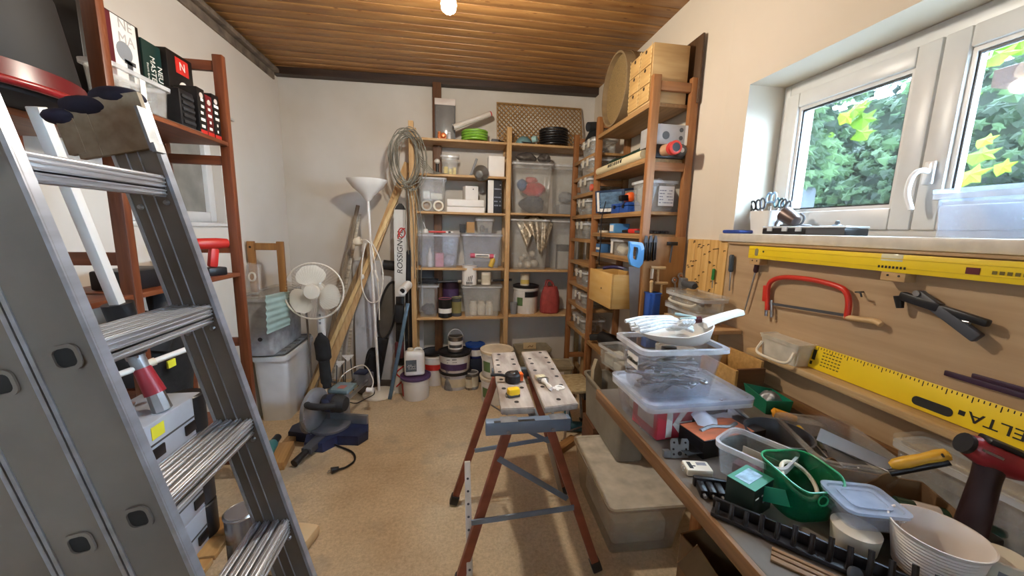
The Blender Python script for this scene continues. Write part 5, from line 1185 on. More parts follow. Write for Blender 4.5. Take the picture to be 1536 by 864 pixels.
# ------------------------------------------------------------------ storage bins by the left wall
t = T('white_bin', 'big white plastic bin with a rolled rim on the floor behind the left rack', 'bin', (-1.288, 2.97, 0))
mw2 = mat('bin_white', '#D9DCDE', .45, 0, .04)
t.p('tub', B().tub(.25, .54, .50, .04, .86, .004, .014, .035), mw2)
t.p('lid', B().bx(-.10, .105, -.25, .25, .503, .52, .006), mat('lid_slate', '#70767C', .5, 0, .06), 'slate grey ribbed lid')
rb = B()
for i in range(6): rb.beam((-.09, -.22+.085*i, .522), (.095, -.2+.085*i, .522), .012, .008)
t.p('rib', rb, MC['lid_slate'])
t = T('clear_bin', 'large clear grey storage box with a lid on top of the white bin', 'storage box', (-1.312, 2.90, .528))
greyb = clear('grey_clear', '#C4C8CC', .62, .25)
t.p('tub', B().tub(.21, .56, .40, .03, .92, .003, .012, .02), greyb); t.p('lid', B().lid(.212, .56, .402, .014, .03), CLM, 'clear lid'); t.p('bung', B().lathe([(.014, 0), (.014, .006)], 16, TR(.02, -.262, .12) @ RX(90)), MK)
S('grey_filling', 'grey blue filling inside the large clear storage box', 'filling', B().bx(-.075, .075, -.2, .2, .006, .22, .02), mat('fill_grey', '#9AA2AA', .7, 0, .08), (-1.312, 2.90, .528))
def corr(u, v): return (.0+.0028*math.sin(u*2*PI*6), -.17+.34*v, -.25*u)
tl = mat('sheet_teal', '#9EB8B2', .4, 0, .06)
S('corrugated_sheet', 'pale teal corrugated plastic sheet hanging over the clear box side', 'corrugated sheet', B().sheet(corr, 48, 6, .002), tl, (-1.188, 2.70, .955), 0, None, (R(-4), 0, 0))
c0 = PY(372, 425, 2.75)
t = T('clear_package', 'clear plastic packaging leaning on the lid of the large clear box', 'package', (-1.36, 2.72, .946), 0, None, (0, R(8), 0))
t.p('shell', B().bx(-.045, .045, -.012, .012, 0, .21, .01), CLM); t.p('ring', B().torus((0, -.014, .12), .028, .006, 20, 6, RX(90), .7), CLW)
FYY = 2.80
t = T('wooden_stretcher', 'small brown wooden frame standing on the clear box by the wall', 'frame', (-1.29, FYY, .9465), 0)
fw = wood('frame_brown', '#9A6A34', '#7C5226', 'z')
x0_, x1_ = PY(374, 400, FYY).x+1.29, PY(428, 400, FYY).x+1.29; x0_ = max(x0_, -.122); hz_ = PY(400, 362, FYY).z-.9465
t.p('stile', B().bx(x0_, x0_+.045, -.012, .012, 0, hz_, .003), fw); t.p('stile', B().bx(x1_-.045, x1_, -.012, .012, 0, hz_, .003), fw); t.p('rail', B().bx(x0_+.045, x1_-.045, -.01, .01, hz_-.06, hz_-.012, .003), fw); t.p('knot', B().lathe([(.008, 0), (.008, .001)], 12, TR(x0_+.02, -.012, hz_-.04) @ RX(90)), hole_m)
p = PZ(445, 590, 0)
t = T('metal_stand', 'thin grey metal stand pole with a black foot beside the white bin', 'stand', (-1.142, 3.06, 0))
t.p('pole', B().cyl((0, 0, .02), (-.01, 0, .86), .008, .008, 12), MST); t.p('foot', B().lathe([(.014, 0), (.015, .03), (.009, .05)], 14), MK); t.p('arm', B().tube(bez([(-.01, 0, .855), (-.03, .0, .885), (-.08, 0, .885)], 5), .01, 8), MK)
t = T('floor_batten', 'dusty wooden batten lying along the white bin on the floor', 'batten', (-1.06, 2.62, 0), R(-2))
t.p('wood', B().bx(-.03, .03, -.36, .55, 0, .035, .003), wood('batten_dust', '#9A7A50', '#80603A', 'y'))
# ------------------------------------------------------------------ pedestal fan
t = T('pedestal_fan', 'white pedestal fan with a round cage standing behind the mitre saw', 'fan', (-1.0, 2.93, 0))
H = PY(471, 437, 2.81); o = Vector(t.o.location); hc = H-o; hc.y = -.12
fw_ = mat('fan_cream', '#E0DACB', .4, 0, .03)
t.p('base', B().lathe([(.13, 0), (.138, .008), (.13, .022), (.03, .04), (.002, .04)], 36), fw_)
t.p('pole', B().cyl((0, 0, .04), (.0, 0, .60), .014, .012, 16), fw_)
t.p('neck', B().lathe([(.02, .56), (.028, .60), (.032, .72), (.026, .80), (.02, .86)], 18), MW)
t.p('buttons', B().bx(-.008, .008, -.034, -.028, .68, .70, .002).bx(-.008, .008, -.034, -.028, .71, .73, .002).bx(-.008, .008, -.034, -.028, .74, .76, .002), MG)
fm = TR(*hc) @ RX(90-4) @ RZ(0)
t.p('motor', B().lathe([(.02, -.13), (.05, -.12), (.062, -.08), (.06, -.035), (.02, -.03)], 24, fm).cyl((0, 0, .82), (hc.x, 0, hc.z-.02), .018, .02), fw_)
Rf = .202
cg = B()
for i in range(56):
    a = 2*PI*i/56
    for s in (1, -1):
        pts = [fm @ Vector((q*math.cos(a), q*math.sin(a), .0+s*z)) for q, z in ((.05, .052), (.11, .05), (.17, .035), (Rf, .006))]
        cg.tube(pts, .0006, 4)
o_ = t.p('cage_wire', cg, fw_, 'fine wire cage'); o_['kind'] = 'stuff'
t.p('cage_ring', B().torus(hc, Rf, .0065, 48, 8, fm), fw_); t.p('hub_cap', B().lathe([(.052, .03), (.056, .045), (.05, .058), (.0, .062)], 28, fm), fw_); t.p('hub_mark', B().beam(fm @ Vector((.0, -.005, .062)), fm @ Vector((.012, .04, .062)), .006, .001), MW)
for k in range(3):
    a0_ = R(90+120*k+8)
    def bl(u, v, a0_=a0_):
        r_ = .045+.142*u; w = (.30+1.05*math.sin(PI*min(1, u*.93+.07))**.7*.75); a = a0_+(v-.5)*w*1.55
        return tuple(fm @ Vector((r_*math.cos(a), r_*math.sin(a), .006+(v-.5)*.03)))
    t.p('blade', B().sheet(bl, 8, 8, .002), fw_)
# ------------------------------------------------------------------ uplighter floor lamp
t = T('floor_lamp', 'cream uplighter floor lamp with a wide bowl shade standing before the leaning planks', 'floor lamp', (PZ(569, 592, 0).x, PZ(569, 592, 0).y, 0))
o = Vector(t.o.location); tp = PY(552, 300, o.y)-o; bt = PY(550, 265, o.y)-o
t.p('base', B().lathe([(.12, 0), (.135, .006), (.133, .022), (.12, .03), (.03, .034), (.002, .034)], 40), MCR)
t.p('pole', B().cyl((0, 0, .03), (tp.x, 0, tp.z), .011, .010, 16), MW)
t.p('shade', B().lathe([(.012, 0), (.026, .012), (.05, .05), (.11, .10), (.15, .155), (.153, .165), (.149, .165), (.105, .105), (.045, .056), (.005, .03)], 44, TR(tp.x, 0, tp.z-.01)), mat('shade_white', '#E6E2DA', .45, 0, .02))
cwm = mat('lead_white', '#E4E0D6', .5, 0, .03)
P_ = lambda px, py, dy=-.02: PY(px, py, o.y+dy)-o
t.p('lead', B().tube(bez([P_(556, 360), P_(572, 395), P_(574, 425), P_(568, 450), P_(553, 452), P_(543, 430), P_(543, 395), P_(548, 365)], 8), .005, 8), cwm); t.p('switch', B().cyl(P_(562, 405), P_(567, 422), .011, .009, 12).sph(P_(544, 415), (.014, .012, .02)), cwm)
t.p('lead', B().tube(bez([P_(556, 362), P_(563, 400), P_(568, 440), P_(569, 480)], 6), .005, 8), cwm)
t.p('lamp_socket', B().lathe([(.026, 0), (.034, .02), (.034, .05), (.03, .06)], 18, TR(*P_(531, 364, .04)) @ RY(70)), MCR, 'cream plug end')
t.p('lead', B().tube(bez([P_(535, 362, .04), P_(548, 360, .0), P_(556, 366)], 6), .005, 8), cwm)
t = S('power_cable', 'thin black cord trailing from the dark bag over the lamp base', 'cable', B().tube(bez([(-.73, 3.24, .02), (-.70, 3.2, .008), (-.68, 3.13, .06), (-.66, 3.04, .042), (-.70, 2.99, .032), (-.78, 2.96, .006), (-.84, 2.98, .006)], 8), .004, 6), MK)
# ================================================================== folding workbench in the middle
WT = .742
t = T('folding_workbench', 'folding workbench with two perforated wooden jaws and red brown legs in the middle', 'workbench', (.30, 1.5, 0), 0)
o = Vector(t.o.location)
jw = mat('jaw_wood', '#C2B8AC', .6, 0, 0, (22, 6, 22), .15, 7, '#85766A')
holes = [(.3, .05), (.18, .18), (.8, .18), (.18, .29), (.8, .29), (.18, .43), (.8, .43), (.18, .57), (.8, .57), (.2, .72), (.8, .72), (.5, .92)]
def jaw(c, flip):
    far0, far1, near1, near0 = [Vector(v) for v in c]; b = B(); th = .026
    P = [near0, near1, far1, far0]; bt = [b.bm.verts.new((p.x-o.x, p.y-o.y, WT-th)) for p in P]; tp = [b.bm.verts.new((p.x-o.x, p.y-o.y, WT)) for p in P]
    b.bm.faces.new(bt[::-1]); b.bm.faces.new(tp)
    es = []
    for i in range(4): b.bm.faces.new((bt[i], bt[(i+1) % 4], tp[(i+1) % 4], tp[i]))
    bmesh.ops.bevel(b.bm, geom=b.bm.edges[:], offset=.003, segments=2, affect='EDGES')
    ob = t.p('jaw', b, jw)
    for u, v in holes:
        u = 1-u if flip else u
        p = (far0*(1-u)+far1*u)*(1-v)+(near0*(1-u)+near1*u)*v-o
        t.p('dog_hole', B().lathe([(.0095, 0), (.0095, .0012), (.002, .0008)], 18, TR(p.x, p.y, WT-.0005)), MINK, None, 40, ob)
jaw([(.203, 1.957, 0), (.335, 1.968, 0), (.309, 1.308, 0), (.177, 1.312, 0)], False)
jaw([(.373, 1.965, 0), (.522, 1.976, 0), (.488, 1.324, 0), (.345, 1.304, 0)], True)
gp = mat('steel_painted', '#7E8FA2', .45, .4, .1)
for y0, nm in ((1.262, 'near'), (1.775, 'far')):
    b = B(); b.bx((.115 if nm == 'near' else .19)-o.x, .44-o.x, y0-o.y, y0-o.y+.035, WT-.080, WT-.028, .003); t.p('beam', b, gp)
    if nm == 'near':
        for x in (.2, .37): t.p('bolt', B().lathe([(.008, 0), (.008, .004), (.004, .006)], 12, TR(x-o.x, y0-o.y, WT-.07) @ RX(90)), MZN)
        for x in (.2, .39): t.p('jaw_plate', B().bx(x-o.x-.03, x-o.x+.035, y0-o.y-.004, y0-o.y+.04, WT-.0275, WT-.0265, 0), MZN)
        t.p('slot', B().bx(.145-o.x, .3-o.x, y0-o.y-.001, y0-o.y+.012, WT-.0285, WT-.0275), MINK)
t.p('slide_bar', B().bx(.30-o.x, .33-o.x, 1.30-o.y, 1.775-o.y, WT-.075, WT-.045, .002), gp)
rl = mat('leg_red_brown', '#8C4A34', .45, .2, .12, (6, 6, 20))
def leg(p, q):
    b = B(); b.beam(Vector(p)-o, Vector(q)-o, .034, .03, .004, (0, 1, 0)); ob = t.p('leg', b, rl)
    d = (Vector(q)-Vector(p)).normalized(); e = Vector(q)-o
    t.p('foot', B().beam(e-d*.045, e+d*.003, .042, .038, .005, (0, 1, 0)), MK, 'black rubber foot', 40, ob)
leg((.203, 1.285, WT-.06), (.012, 1.285, .012)); leg((.358, 1.285, WT-.06), (.595, 1.285, .012))
leg((.205, 1.755, WT-.06), (-.006, 1.744, .012)); leg((.383, 1.755, WT-.06), (.592, 1.744, .012))
def bar(a, c, w=.022, m=gp): t.p('brace', B().beam(Vector(a)-o, Vector(c)-o, w, .006, .001, (0, 1, 0)), m)
q = lambda px, py, y: PY(px, py, y)
bar(q(707, 784, 1.26), q(861, 761, 1.26)); bar(q(712, 676, 1.73), q(822, 658, 1.73)); bar(q(748, 688, 1.26), q(851, 748, 1.31)); bar(q(790, 645, 1.70), q(826, 664, 1.70)); bar(q(738, 608, 1.70), q(760, 622, 1.45), .012, MST)
a, c = PY(823, 665, 1.5), PY(843, 745, 1.5)
t.p('slot_strip', B().beam(a-o, c-o, .02, .004, .001, (0, 1, 0)), MC['drawer_front_y'] if 0 else mat('strip_tan', '#A08A70', .5, .3), 'tan slotted strip')
# white perforated bar
tp, bt = PY(701, 692, 1.40), Vector((.06, 1.235, .001))
t = T('perforated_bar', 'white perforated metal bar leaning on the left legs of the folding workbench', 'bar', bt)
d = tp-bt
t.p('bar', B().beam((0, 0, 0), d, .024, .018, .002, (0, 1, 0)), mat('bar_white', '#D8D4CA', .45, 0, .08))
ax = d.normalized()
for i in range(9):
    p = d*(.12+.095*i)+Vector((0, -.0098, 0))
    t.p('slot', B().lathe([(.005, 0), (.005, .0014)], 12, TR(*p) @ RX(90)), MDG)
# things on the jaws
def on(px, py): p = PZ(px, py, WT); return p
p = on(770, 575)
t = T('tape_reel', 'black tape reel with a long handle and orange tab on the left jaw', 'reel', (p.x, p.y+.02, WT+.0005), R(5))
t.p('case', B().lathe([(.03, 0), (.036, .006), (.036, .034), (.03, .04), (.002, .041)], 26), MK); t.p('handle', B().tube(bez([(-.03, 0, .028), (-.06, .005, .034), (-.1, .005, .036)], 5), .007, 8), MK); t.p('tab', B().bx(.028, .045, -.02, .012, .006, .04, .003), MOR, 'orange tab'); t.p('badge', B().lathe([(.012, .0412), (.011, .0425), (.0, .0425)], 14), MST)
p = on(770, 594)
t = T('tape_measure', 'yellow tape measure lying near the front of the left jaw', 'tape measure', (p.x, p.y, WT+.0005), R(12))
t.p('case', B().bx(-.026, .026, -.018, .018, 0, .036, .01), mat('tape_yellow', '#EDBE1E', .35, 0, .04)); t.p('base', B().bx(-.028, .024, -.0185, .0185, 0, .012, .003), MDG, 'dark base'); t.p('clip', B().bx(-.034, -.027, -.008, .008, 0, .008, .001), MST)
p = on(822, 582)
t = T('paint_brush', 'white handled paint brush lying on the right jaw', 'brush', (p.x, p.y, WT+.012), R(8))
t.p('handle', B().tube([(0, -.035, 0), (0, -.015, 0), (.0, .02, 0), (0, .05, 0)], .01, 12, False, [.008, .0105, .007, .014]), MW); t.p('ferrule', B().bx(-.024, .024, .05, .075, -.009, .009, .003), MST); t.p('bristles', B().bx(-.023, .023, .075, .11, -.008, .008, .003), mat('bristle', '#C6B894', .8, 0, .2, (90, 20, 90)))
p = on(838, 582)
t = T('white_tag', 'white plastic ring tag lying beside the paint brush', 'tag', (p.x+.004, p.y, WT+.0005), R(-20))
t.p('ring', B().lathe([(.011, 0), (.022, 0), (.022, .004), (.011, .004), (.011, .0001)], 24), MW); t.p('tail', B().bx(-.03, -.005, -.022, .0, 0, .003, .001).bx(-.012, .0, -.034, -.02, 0, .003, .001), MW)
# ================================================================== clear lidded box on the floor, plank, power tool, small stand
t = crate('large clear lidded storage box on the floor beneath the workbench edge', .37, .56, .25, (.845, 1.585, 0), R(-2), clear('floor_box', '#E6E0D0', .2, .2), True, tap=.86, lm=clear('floor_box_lid', '#E4DECE', .6, .3), ll='milky lid')
S('clear_bag', 'pale plastic sheeting folded inside the large floor box', 'plastic sheet', B().bx(-.13, .13, -.2, .2, .004, .12, .02), mat('sheeting', '#CFC8B8', .5, 0, .12), (.845, 1.585, 0), R(-2), kind='stuff')
p = PZ(858, 676, 0)
S('wood_offcut', 'short brown wooden offcut on the floor behind the clear floor box', 'offcut', B().bx(-.10, .10, -.03, .03, 0, .04, .003), wood('offcut', '#A87C4C', '#8A6236', 'x'), (p.x-.03, p.y+.04, 0), R(38))
t = T('teal_drill', 'dark teal cordless drill lying on the floor right of the folding workbench', 'drill', (.86, 2.36, 0), R(-15))
dt_ = mat('drill_teal', '#1F4A52', .45, 0, .1)
t.p('body', B().lathe([(.02, -.08), (.036, -.07), (.036, .04), (.024, .07)], 18, TR(0, 0, .036) @ RY(90)), dt_); t.p('handle', B().beam((-.04, 0, .04), (-.07, .0, .15), .038, .045, .01), dt_); t.p('battery', B().bx(.07, .15, -.035, .035, .0, .06, .01), MK)
t = T('board_stand', 'small stand with a speckled board top on black folding legs', 'stand', (.83, 2.39, 0), R(3))
t.p('board', B().bx(-.11, .12, -.16, .13, .345, .365, .002), mat('osb_board', '#C2B28C', .6, 0, 0, (30, 60, 30), .1, 4, '#98835A')); t.p('rail', B().bx(.02, .12, -.165, .13, .30, .344, .003), MK)
for sx, sy in ((.10, -.15), (.10, .12), (-.08, .12), (-.08, -.15)):
    b = B(); b.beam((sx, sy, .31), (sx+.05*(1 if sx > 0 else -1)*.6, sy-.02, .01), .018, .014, .002); lg_ = t.p('leg', b, MAL)
    t.p('foot', B().bx(sx+.03*(1 if sx > 0 else -1)-.016, sx+.03*(1 if sx > 0 else -1)+.016, sy-.036, sy-.004, 0, .022, .003), MK, None, 40, lg_)
t.p('brace', B().beam((-.07, -.155, .08), (.09, -.155, .12), .012, .005), MST)
# grey crate with cables under the bench
t = T('grey_crate', 'long grey open crate with black cables under the end of the workbench', 'crate', (.895, 1.87, .266), R(-2))
t.p('tub', B().tub(.18, .60, .27, .03, .9, .004, .012, .014), mat('crate_grey', '#8C8678', .6, 0, .1))
S('crate_feet', 'dark wooden box carrying the long grey crate', 'box', B().bx(-.08, .08, -.10, .10, 0, .265, .004), brownw, (.895, 2.03, 0), R(-2))
t = S('black_cables', 'loops of black cable inside the long grey crate', 'cables', B().tube(bez([(0, -.1, .03), (-.05, 0, .12), (-.03, .1, .2), (.05, .08, .17), (.02, -.05, .1), (-.06, -.12, .16), (-.04, .02, .24), (.05, -.02, .1)], 10), .006, 6), MK, (.89, 1.78, .275))
S('tan_pouch', 'tan flap of a leather pouch sticking out of the grey crate', 'pouch', B().prism([(-.05, 0), (.05, 0), (.04, .13), (-.02, .22), (-.05, .16)], -.012, .012, RX(90), .003), mat('pouch_tan', '#B0A184', .7, 0, .1), (.885, 2.10, .42), R(35))
S('beige_cloth', 'beige cloth folded in the far half of the grey crate', 'cloth', cloth_lump((.065, .10, .08), 81, .15), mat('cloth_beige', '#B8A888', .8, 0, .1), (.895, 2.0, .275))
# clear tray half out of the low shelf and one behind the rope
t = crate('clear tray of packets sticking out of the low shelf of the right rack', .17, .28, .12, (1.0, 2.03, .6005), R(8), CLM, False, tap=.9)
many('paper_packet', 'packet', 'packets in the clear tray', [('flat front white packet in the clear tray on the low shelf', B().bx(-.06, .05, -.1, -.02, .004, .05, .004), MC['pack_white']), ('taller rear white packet in the clear tray on the low shelf', B().bx(-.05, .06, .0, .1, .004, .07, .004), MC['pack_white'])], (1.0, 2.03, .6005), R(8))
# ================================================================== mitre saw on the floor
t = T('mitre_saw', 'blue and grey sliding mitre saw standing on the floor before the fan', 'mitre saw', (-.83, 2.50, 0), R(-14))
sg = mat('saw_grey', '#96989C', .4, .7, .15)
t.p('base', B().prism([(-.27, -.02), (-.24, -.10), (-.10, -.10), (-.06, -.2), (.06, -.2), (.10, -.10), (.24, -.10), (.27, -.02), (.22, .09), (-.22, .09)], .0, .065, None, .006), MNV)
t.p('table', B().lathe([(.12, .066), (.125, .07), (.125, .085), (.12, .088), (.002, .088)], 36), sg)
t.p('fence', B().bx(-.23, -.04, .05, .075, .066, .13, .003), sg); t.p('fence', B().bx(.04, .23, .05, .075, .066, .13, .003), sg)
t.p('mitre_arm', B().prism([(-.035, -.1), (-.03, -.27), (.03, -.27), (.035, -.1)], .03, .07, None, .004), MDG); t.p('lock_lever', B().cyl((-.0, -.26, .05), (-.015, -.36, .03), .02, .024, 16), MK, 'black front knob')
for x in (-.05, .05): t.p('rail', B().cyl((x, .05, .20), (x, .48, .22), .015, .015, 14), MST)
t.p('rear_housing', B().bx(-.075, .075, .42, .50, .17, .27, .015), sg); t.p('rear_cap', B().bx(-.05, .05, .40, .50, .271, .285, .006), MNV); t.p('column', B().bx(-.06, .06, .06, .15, .066, .25, .01), sg)
hd = TR(0, -.02, .22)
t.p('blade_guard', B().lathe([(.02, -.022), (.125, -.02), (.135, -.012), (.135, .012), (.125, .02), (.02, .022)], 36, TR(-.07, -.06, .22) @ RY(90)), mat('guard_grey', '#A4A6AA', .35, .5, .12)); t.p('blade', B().lathe([(.02, -.001), (.128, -.001), (.128, .001), (.02, .001)], 48, TR(-.07, -.06, .195) @ RY(90)), MST)
t.p('lower_guard', B().lathe([(.128, -.018), (.134, -.018), (.134, .018), (.128, .018)], 24, TR(-.07, -.06, .19) @ RY(90), 200, 330), CLM, 'clear lower guard')
t.p('motor', B().lathe([(.03, -.0), (.055, .01), (.058, .13), (.045, .16), (.01, .165)], 24, TR(-.03, -.03, .25) @ RY(90) @ RX(0)), MK2); t.p('motor_band', B().lathe([(.0595, .04), (.0595, .08)], 24, TR(-.03, -.03, .25) @ RY(90)), MNV)
t.p('handle', B().tube(bez([(-.09, -.12, .285), (-.02, -.18, .30), (.06, -.19, .305), (.13, -.15, .30)], 6), .021, 12), MK2, 'black grip handle'); t.p('handle_mount', B().beam((.0, -.06, .28), (.09, -.17, .30), .04, .03, .008), MC['navy_paint'])
t.p('top_plate', B().bx(-.05, .09, .06, .2, .27, .30, .006), mat('plate_teal', '#7C949A', .45, .2, .1), 'pale teal top plate'); t.p('sticker', B().bx(.0, .05, .09, .14, .3, .3015), mat('sticker_red', '#B8685A', .5))
t.p('dust_bag', B().tube(bez([(-.05, .06, .31), (-.085, .10, .42), (-.11, .13, .55), (-.125, .13, .68)], 8), .05, 16, False, [.028]*3+[.036]*10+[.05]*8+[.042, .034, .02, .012][:4]), MC['black_cloth'], 'black cloth dust bag')
for sx in (-1, 1): t.p('clamp_knob', B().cyl((.11*sx, .3, .2), (.16*sx, .3, .2), .02, .02, 14), MW if sx > 0 else MK)
t.p('hose', B().tube(bez([(-.12, .0, .06), (-.2, .1, .18), (-.14, .22, .27), (-.03, .12, .33)], 8), .006, 8), MK)
t.p('white_lead', B().tube(bez([(-.13, .42, .03), (-.12, .34, .26), (.0, .46, .33), (.13, .36, .26), (.15, .28, .2)], 8), .004, 8), MC['lead_white'])
pts = [PZ(478, 655, .01), PZ(505, 668, .01), PZ(528, 678, .01), PZ(532, 690, .01), PZ(520, 700, .01), PZ(508, 704, .012)]
t = T('power_cable', 'black power cord with a plug lying curled on the floor before the mitre saw', 'cable', (0, 0, 0)); t.o.location = pts[-1]; o = Vector(t.o.location)
t.p('cable', B().tube([q-o for q in bez([PZ(470, 640, .01)]+pts, 8)], .006, 8), MK); d = (pts[-1]-pts[-2]).normalized()
t.p('plug', B().cyl((0, 0, .006), d*.04+Vector((0, 0, .008)), .012, .018, 14), MK)
for s in (-1, 1): t.p('pin', B().cyl(d*.04+Vector((0, .008*s, .008)), d*.06+Vector((0, .008*s, .008)), .003, .003, 8), MST)
p = PZ(412, 690, 0)
t = T('teal_grinder', 'teal and black angle grinder on a wooden block beside the ladder foot', 'grinder', (-1.085, 2.16, 0), R(8))
t.p('block', B().bx(-.04, .10, -.03, .2, 0, .05, .003), MC['crate_wood_y'], 'wooden block'); t.p('body', B().lathe([(.02, -.12), (.03, -.1), (.033, .0), (.028, .1), (.015, .12)], 18, TR(0, .03, .085) @ RX(90)), MTEAL); t.p('head', B().cyl((0, -.1, .085), (.0, -.1, .05), .035, .03, 18), MK); t.p('handle', B().cyl((0, -.13, .09), (.005, -.24, .03), .018, .014, 12), mat('handle_maroon', '#5A2420', .4)); t.p('rear_grip', B().cyl((0, .14, .085), (.01, .2, .09), .024, .022, 14), MK)
p = PZ(462, 830, 0)
S('cream_slab', 'cream foam offcut on the floor at the foot of the ladder', 'offcut', B().bx(-.06, .06, -.13, .10, 0, .06, .02), mat('foam_cream', '#D8BE94', .8, 0, .06), (p.x-.06, p.y+.02, 0), R(-15))
# ================================================================== leaning planks, skis and bags in the back left corner
def leaner(name, label, cat, top, bot, ytop, w, th, m, ybot=None, group=None):
    a = PY(top[0], top[1], ytop); c = PZ(bot[0], bot[1], 0.004) if ybot is None else PY(bot[0], bot[1], ybot)
    if ybot is not None:
        d0 = c-a; c = a+d0*((a.z-.004)/(a.z-c.z))
    d = a-c
    return S(name, label, cat, B().beam((0, 0, 0), d, w, th, .002, (0, 1, 0)), m, c)
leaner('long_plank', 'long pale pine plank leaning up to the wire bundle', 'plank', (612, 245), (492, 555), 3.36, .062, .02, pine('z'), 3.10)
leaner('long_plank', 'thin cream batten leaning in front of the long pale plank', 'plank', (598, 290), (483, 548), 3.30, .03, .02, wood('batten_cream', '#D8BC8A', '#C0A068', 'z'), 3.03)
leaner('long_plank', 'grey brown weathered plank leaning left of the floor lamp', 'plank', (556, 365), (492, 520), 3.33, .045, .02, wood('weathered', '#9A8260', '#7A6444', 'z'), 3.12)
leaner('grey_lath', 'grey brown lath leaning furthest left in the corner', 'lath', (537, 308), (492, 520), 3.40, .03, .014, wood('lath_grey', '#8C7C66', '#6E5F4C', 'z'), 3.16)
leaner('mesh_strip', 'pale perforated metal corner strip leaning beside the grey lath', 'strip', (540, 320), (505, 500), 3.41, .022, .012, mat('strip_pale', '#C2B8A4', .5, .2, .25, (10, 10, 60)), 3.2)
leaner('mesh_strip', 'second perforated metal strip leaning between the lath and the planks', 'strip', (528, 345), (508, 500), 3.38, .022, .012, mat('strip_dull', '#A89E8C', .5, .2, .25, (10, 10, 60)), 3.22)
for i, ((ax_, ay_), (bx0, by0)) in enumerate((((532, 440), (522, 536)), ((519, 450), (509, 545)))):
    a, c = PY(ax_, ay_, 3.28), PY(bx0, by0, 3.18)
    t = T('ground_anchor', ['right one of the two perforated rods with a white triangle foot plate', 'left one of the two perforated rods with a white triangle foot plate'][i], 'anchor', (c.x, c.y, 0))
    o = Vector(t.o.location)
    t.p('rod', B().beam(c-o, a-o, .024, .006, .001, (0, 1, 0)), MC['strip_pale']); t.p('plate', B().prism([(-.05, .02), (.05, .02), (0, -.035)], -.004, .004, TR(*(c-o)) @ RX(80)), MW, 'white triangle plate')
    for s in (-1, 1): t.p('leg', B().cyl((c-o)+Vector((.02*s, 0, 0)), Vector((.035*s, -.01, 0.002)), .005, .005, 8), MDG)
# silver and black panel
pn = T('tarpaulin', 'silver and black folded tarpaulin panel leaning on the back wall behind the lamp', 'tarpaulin', (-.52, 3.365, 0), 0, None, (R(-2.5), 0, 0))
pn.p('sheet', B().sheet(lambda u, v: (-.36+.60*u, .01*math.sin(9*u+3*v), .02+1.10*v), 20, 20, .012), mat('silver_sheet', '#D4D6D8', .4, .2, .06, (5, 5, 5), .1), 'silver sheet')
pn.p('band', B().prism([(-.36, .04), (.235, .30), (.235, .58), (-.36, .22)], -.028, -.012, RX(90)), MC['black_cloth'], 'black slanted band')
t = T('dark_backpack', 'dark rounded bag standing on a black round plate behind the lamp pole', 'bag', (-.70, 3.26, .032), 0)
t.p('body', cloth_lump((.075, .06, .17), 91, .08), MC['black_cloth']); t.p('strap', B().tube(bez([(-.05, -.05, .1), (-.06, -.065, .2), (-.02, -.05, .3)], 6), .008, 8), MK2)
S('round_plate', 'flat round dark base plate on the floor under the dark bag', 'plate', B().lathe([(.15, 0), (.165, .008), (.165, .022), (.15, .03), (.002, .031)], 36), mat('plate_brown', '#4A3E34', .6, 0, .2), (-.68, 3.24, 0))
c = PY(566, 420, 3.27)
t = T('grey_racket_bag', 'dark grey oval padded case leaning above the dark bag', 'case', (PY(570, 480, 3.3).x, 3.325, .36), 0, None, (R(-3), R(11), 0))
t.p('body', B().sph((0, 0, .33), (.075, .03, .27), 24, 16), mat('case_grey', '#5E5A52', .6, 0, .12)); t.p('rim', B().torus((0, -.012, .33), .076, .010, 36, 8, RX(90), .95, 3.4), MK2); t.p('foot', B().bx(-.05, .05, -.028, .02, -.36, .08, .008), MK)
a, c = PY(574, 395, 3.26), PY(600, 402, 3.26)
o = pn.p('roll', B().cyl((-.06, .0, .0), (.10, .01, -.02), .042, .042, 20), MK2, 'black rolled end'); o.location = ((a.x+c.x)/2-.02+.52, -.075, a.z-.02)
# skis
a, c = PY(601, 305, 3.27), PY(603, 560, 3.12)
sk_h = a.z
t = T('ski', 'white alpine ski with black lettering standing upright beside the back rack', 'ski', (c.x-.02, 3.12, .001), 0, None, (R(-4.5), R(.8), 0))
W2 = .052
skm = mat('ski_white', '#D2D2CC', .3, 0, .03)
t.p('body', B().loft([[(x, y, z) for x, y in ((-w, -.006), (w, -.006), (w, .006), (-w, .006))] for z, w in ((0, .05), (.05, .053), (.5, .036), (.95, .044), (sk_h-.10, .053), (sk_h-.05, .05), (sk_h-.015, .032), (sk_h, .012))]), skm)
t.p('tip', B().loft([[(x, y, z) for x, y in ((-w, -.0075), (w, -.0075), (w, .0065), (-w, .0065))] for z, w in ((sk_h-.05, .046), (sk_h-.02, .03), (sk_h+.001, .011))]), MINK, 'black tip')
text('lettering', 'ROSSIGNOL', .062, MINK, t, (.0, -.0072, sk_h-.40), (PI/2, R(-90), 0), sx=1.1, shear=.2)
t.p('emblem', B().torus((.012, -.0075, sk_h-.24), .032, .005, 28, 6, RX(90), .8, 1.2).tube(bez([(-.02, -.0075, sk_h-.29), (.01, -.0075, sk_h-.22), (.045, -.0075, sk_h-.2)], 6), .005, 6), MRED, 'red ring emblem')
t.p('binding_toe', B().bx(-.036, .036, -.05, -.006, .62, .78, .01), MK); t.p('binding_plate', B().bx(-.034, .034, -.02, -.006, .25, .84, .004), MINK); t.p('binding_heel', B().bx(-.036, .036, -.065, -.006, .32, .46, .012), mat('binding_maroon', '#5A2A30', .4)); t.p('lever', B().beam((0, -.05, .46), (0, -.06, .56), .03, .016, .004), MK)
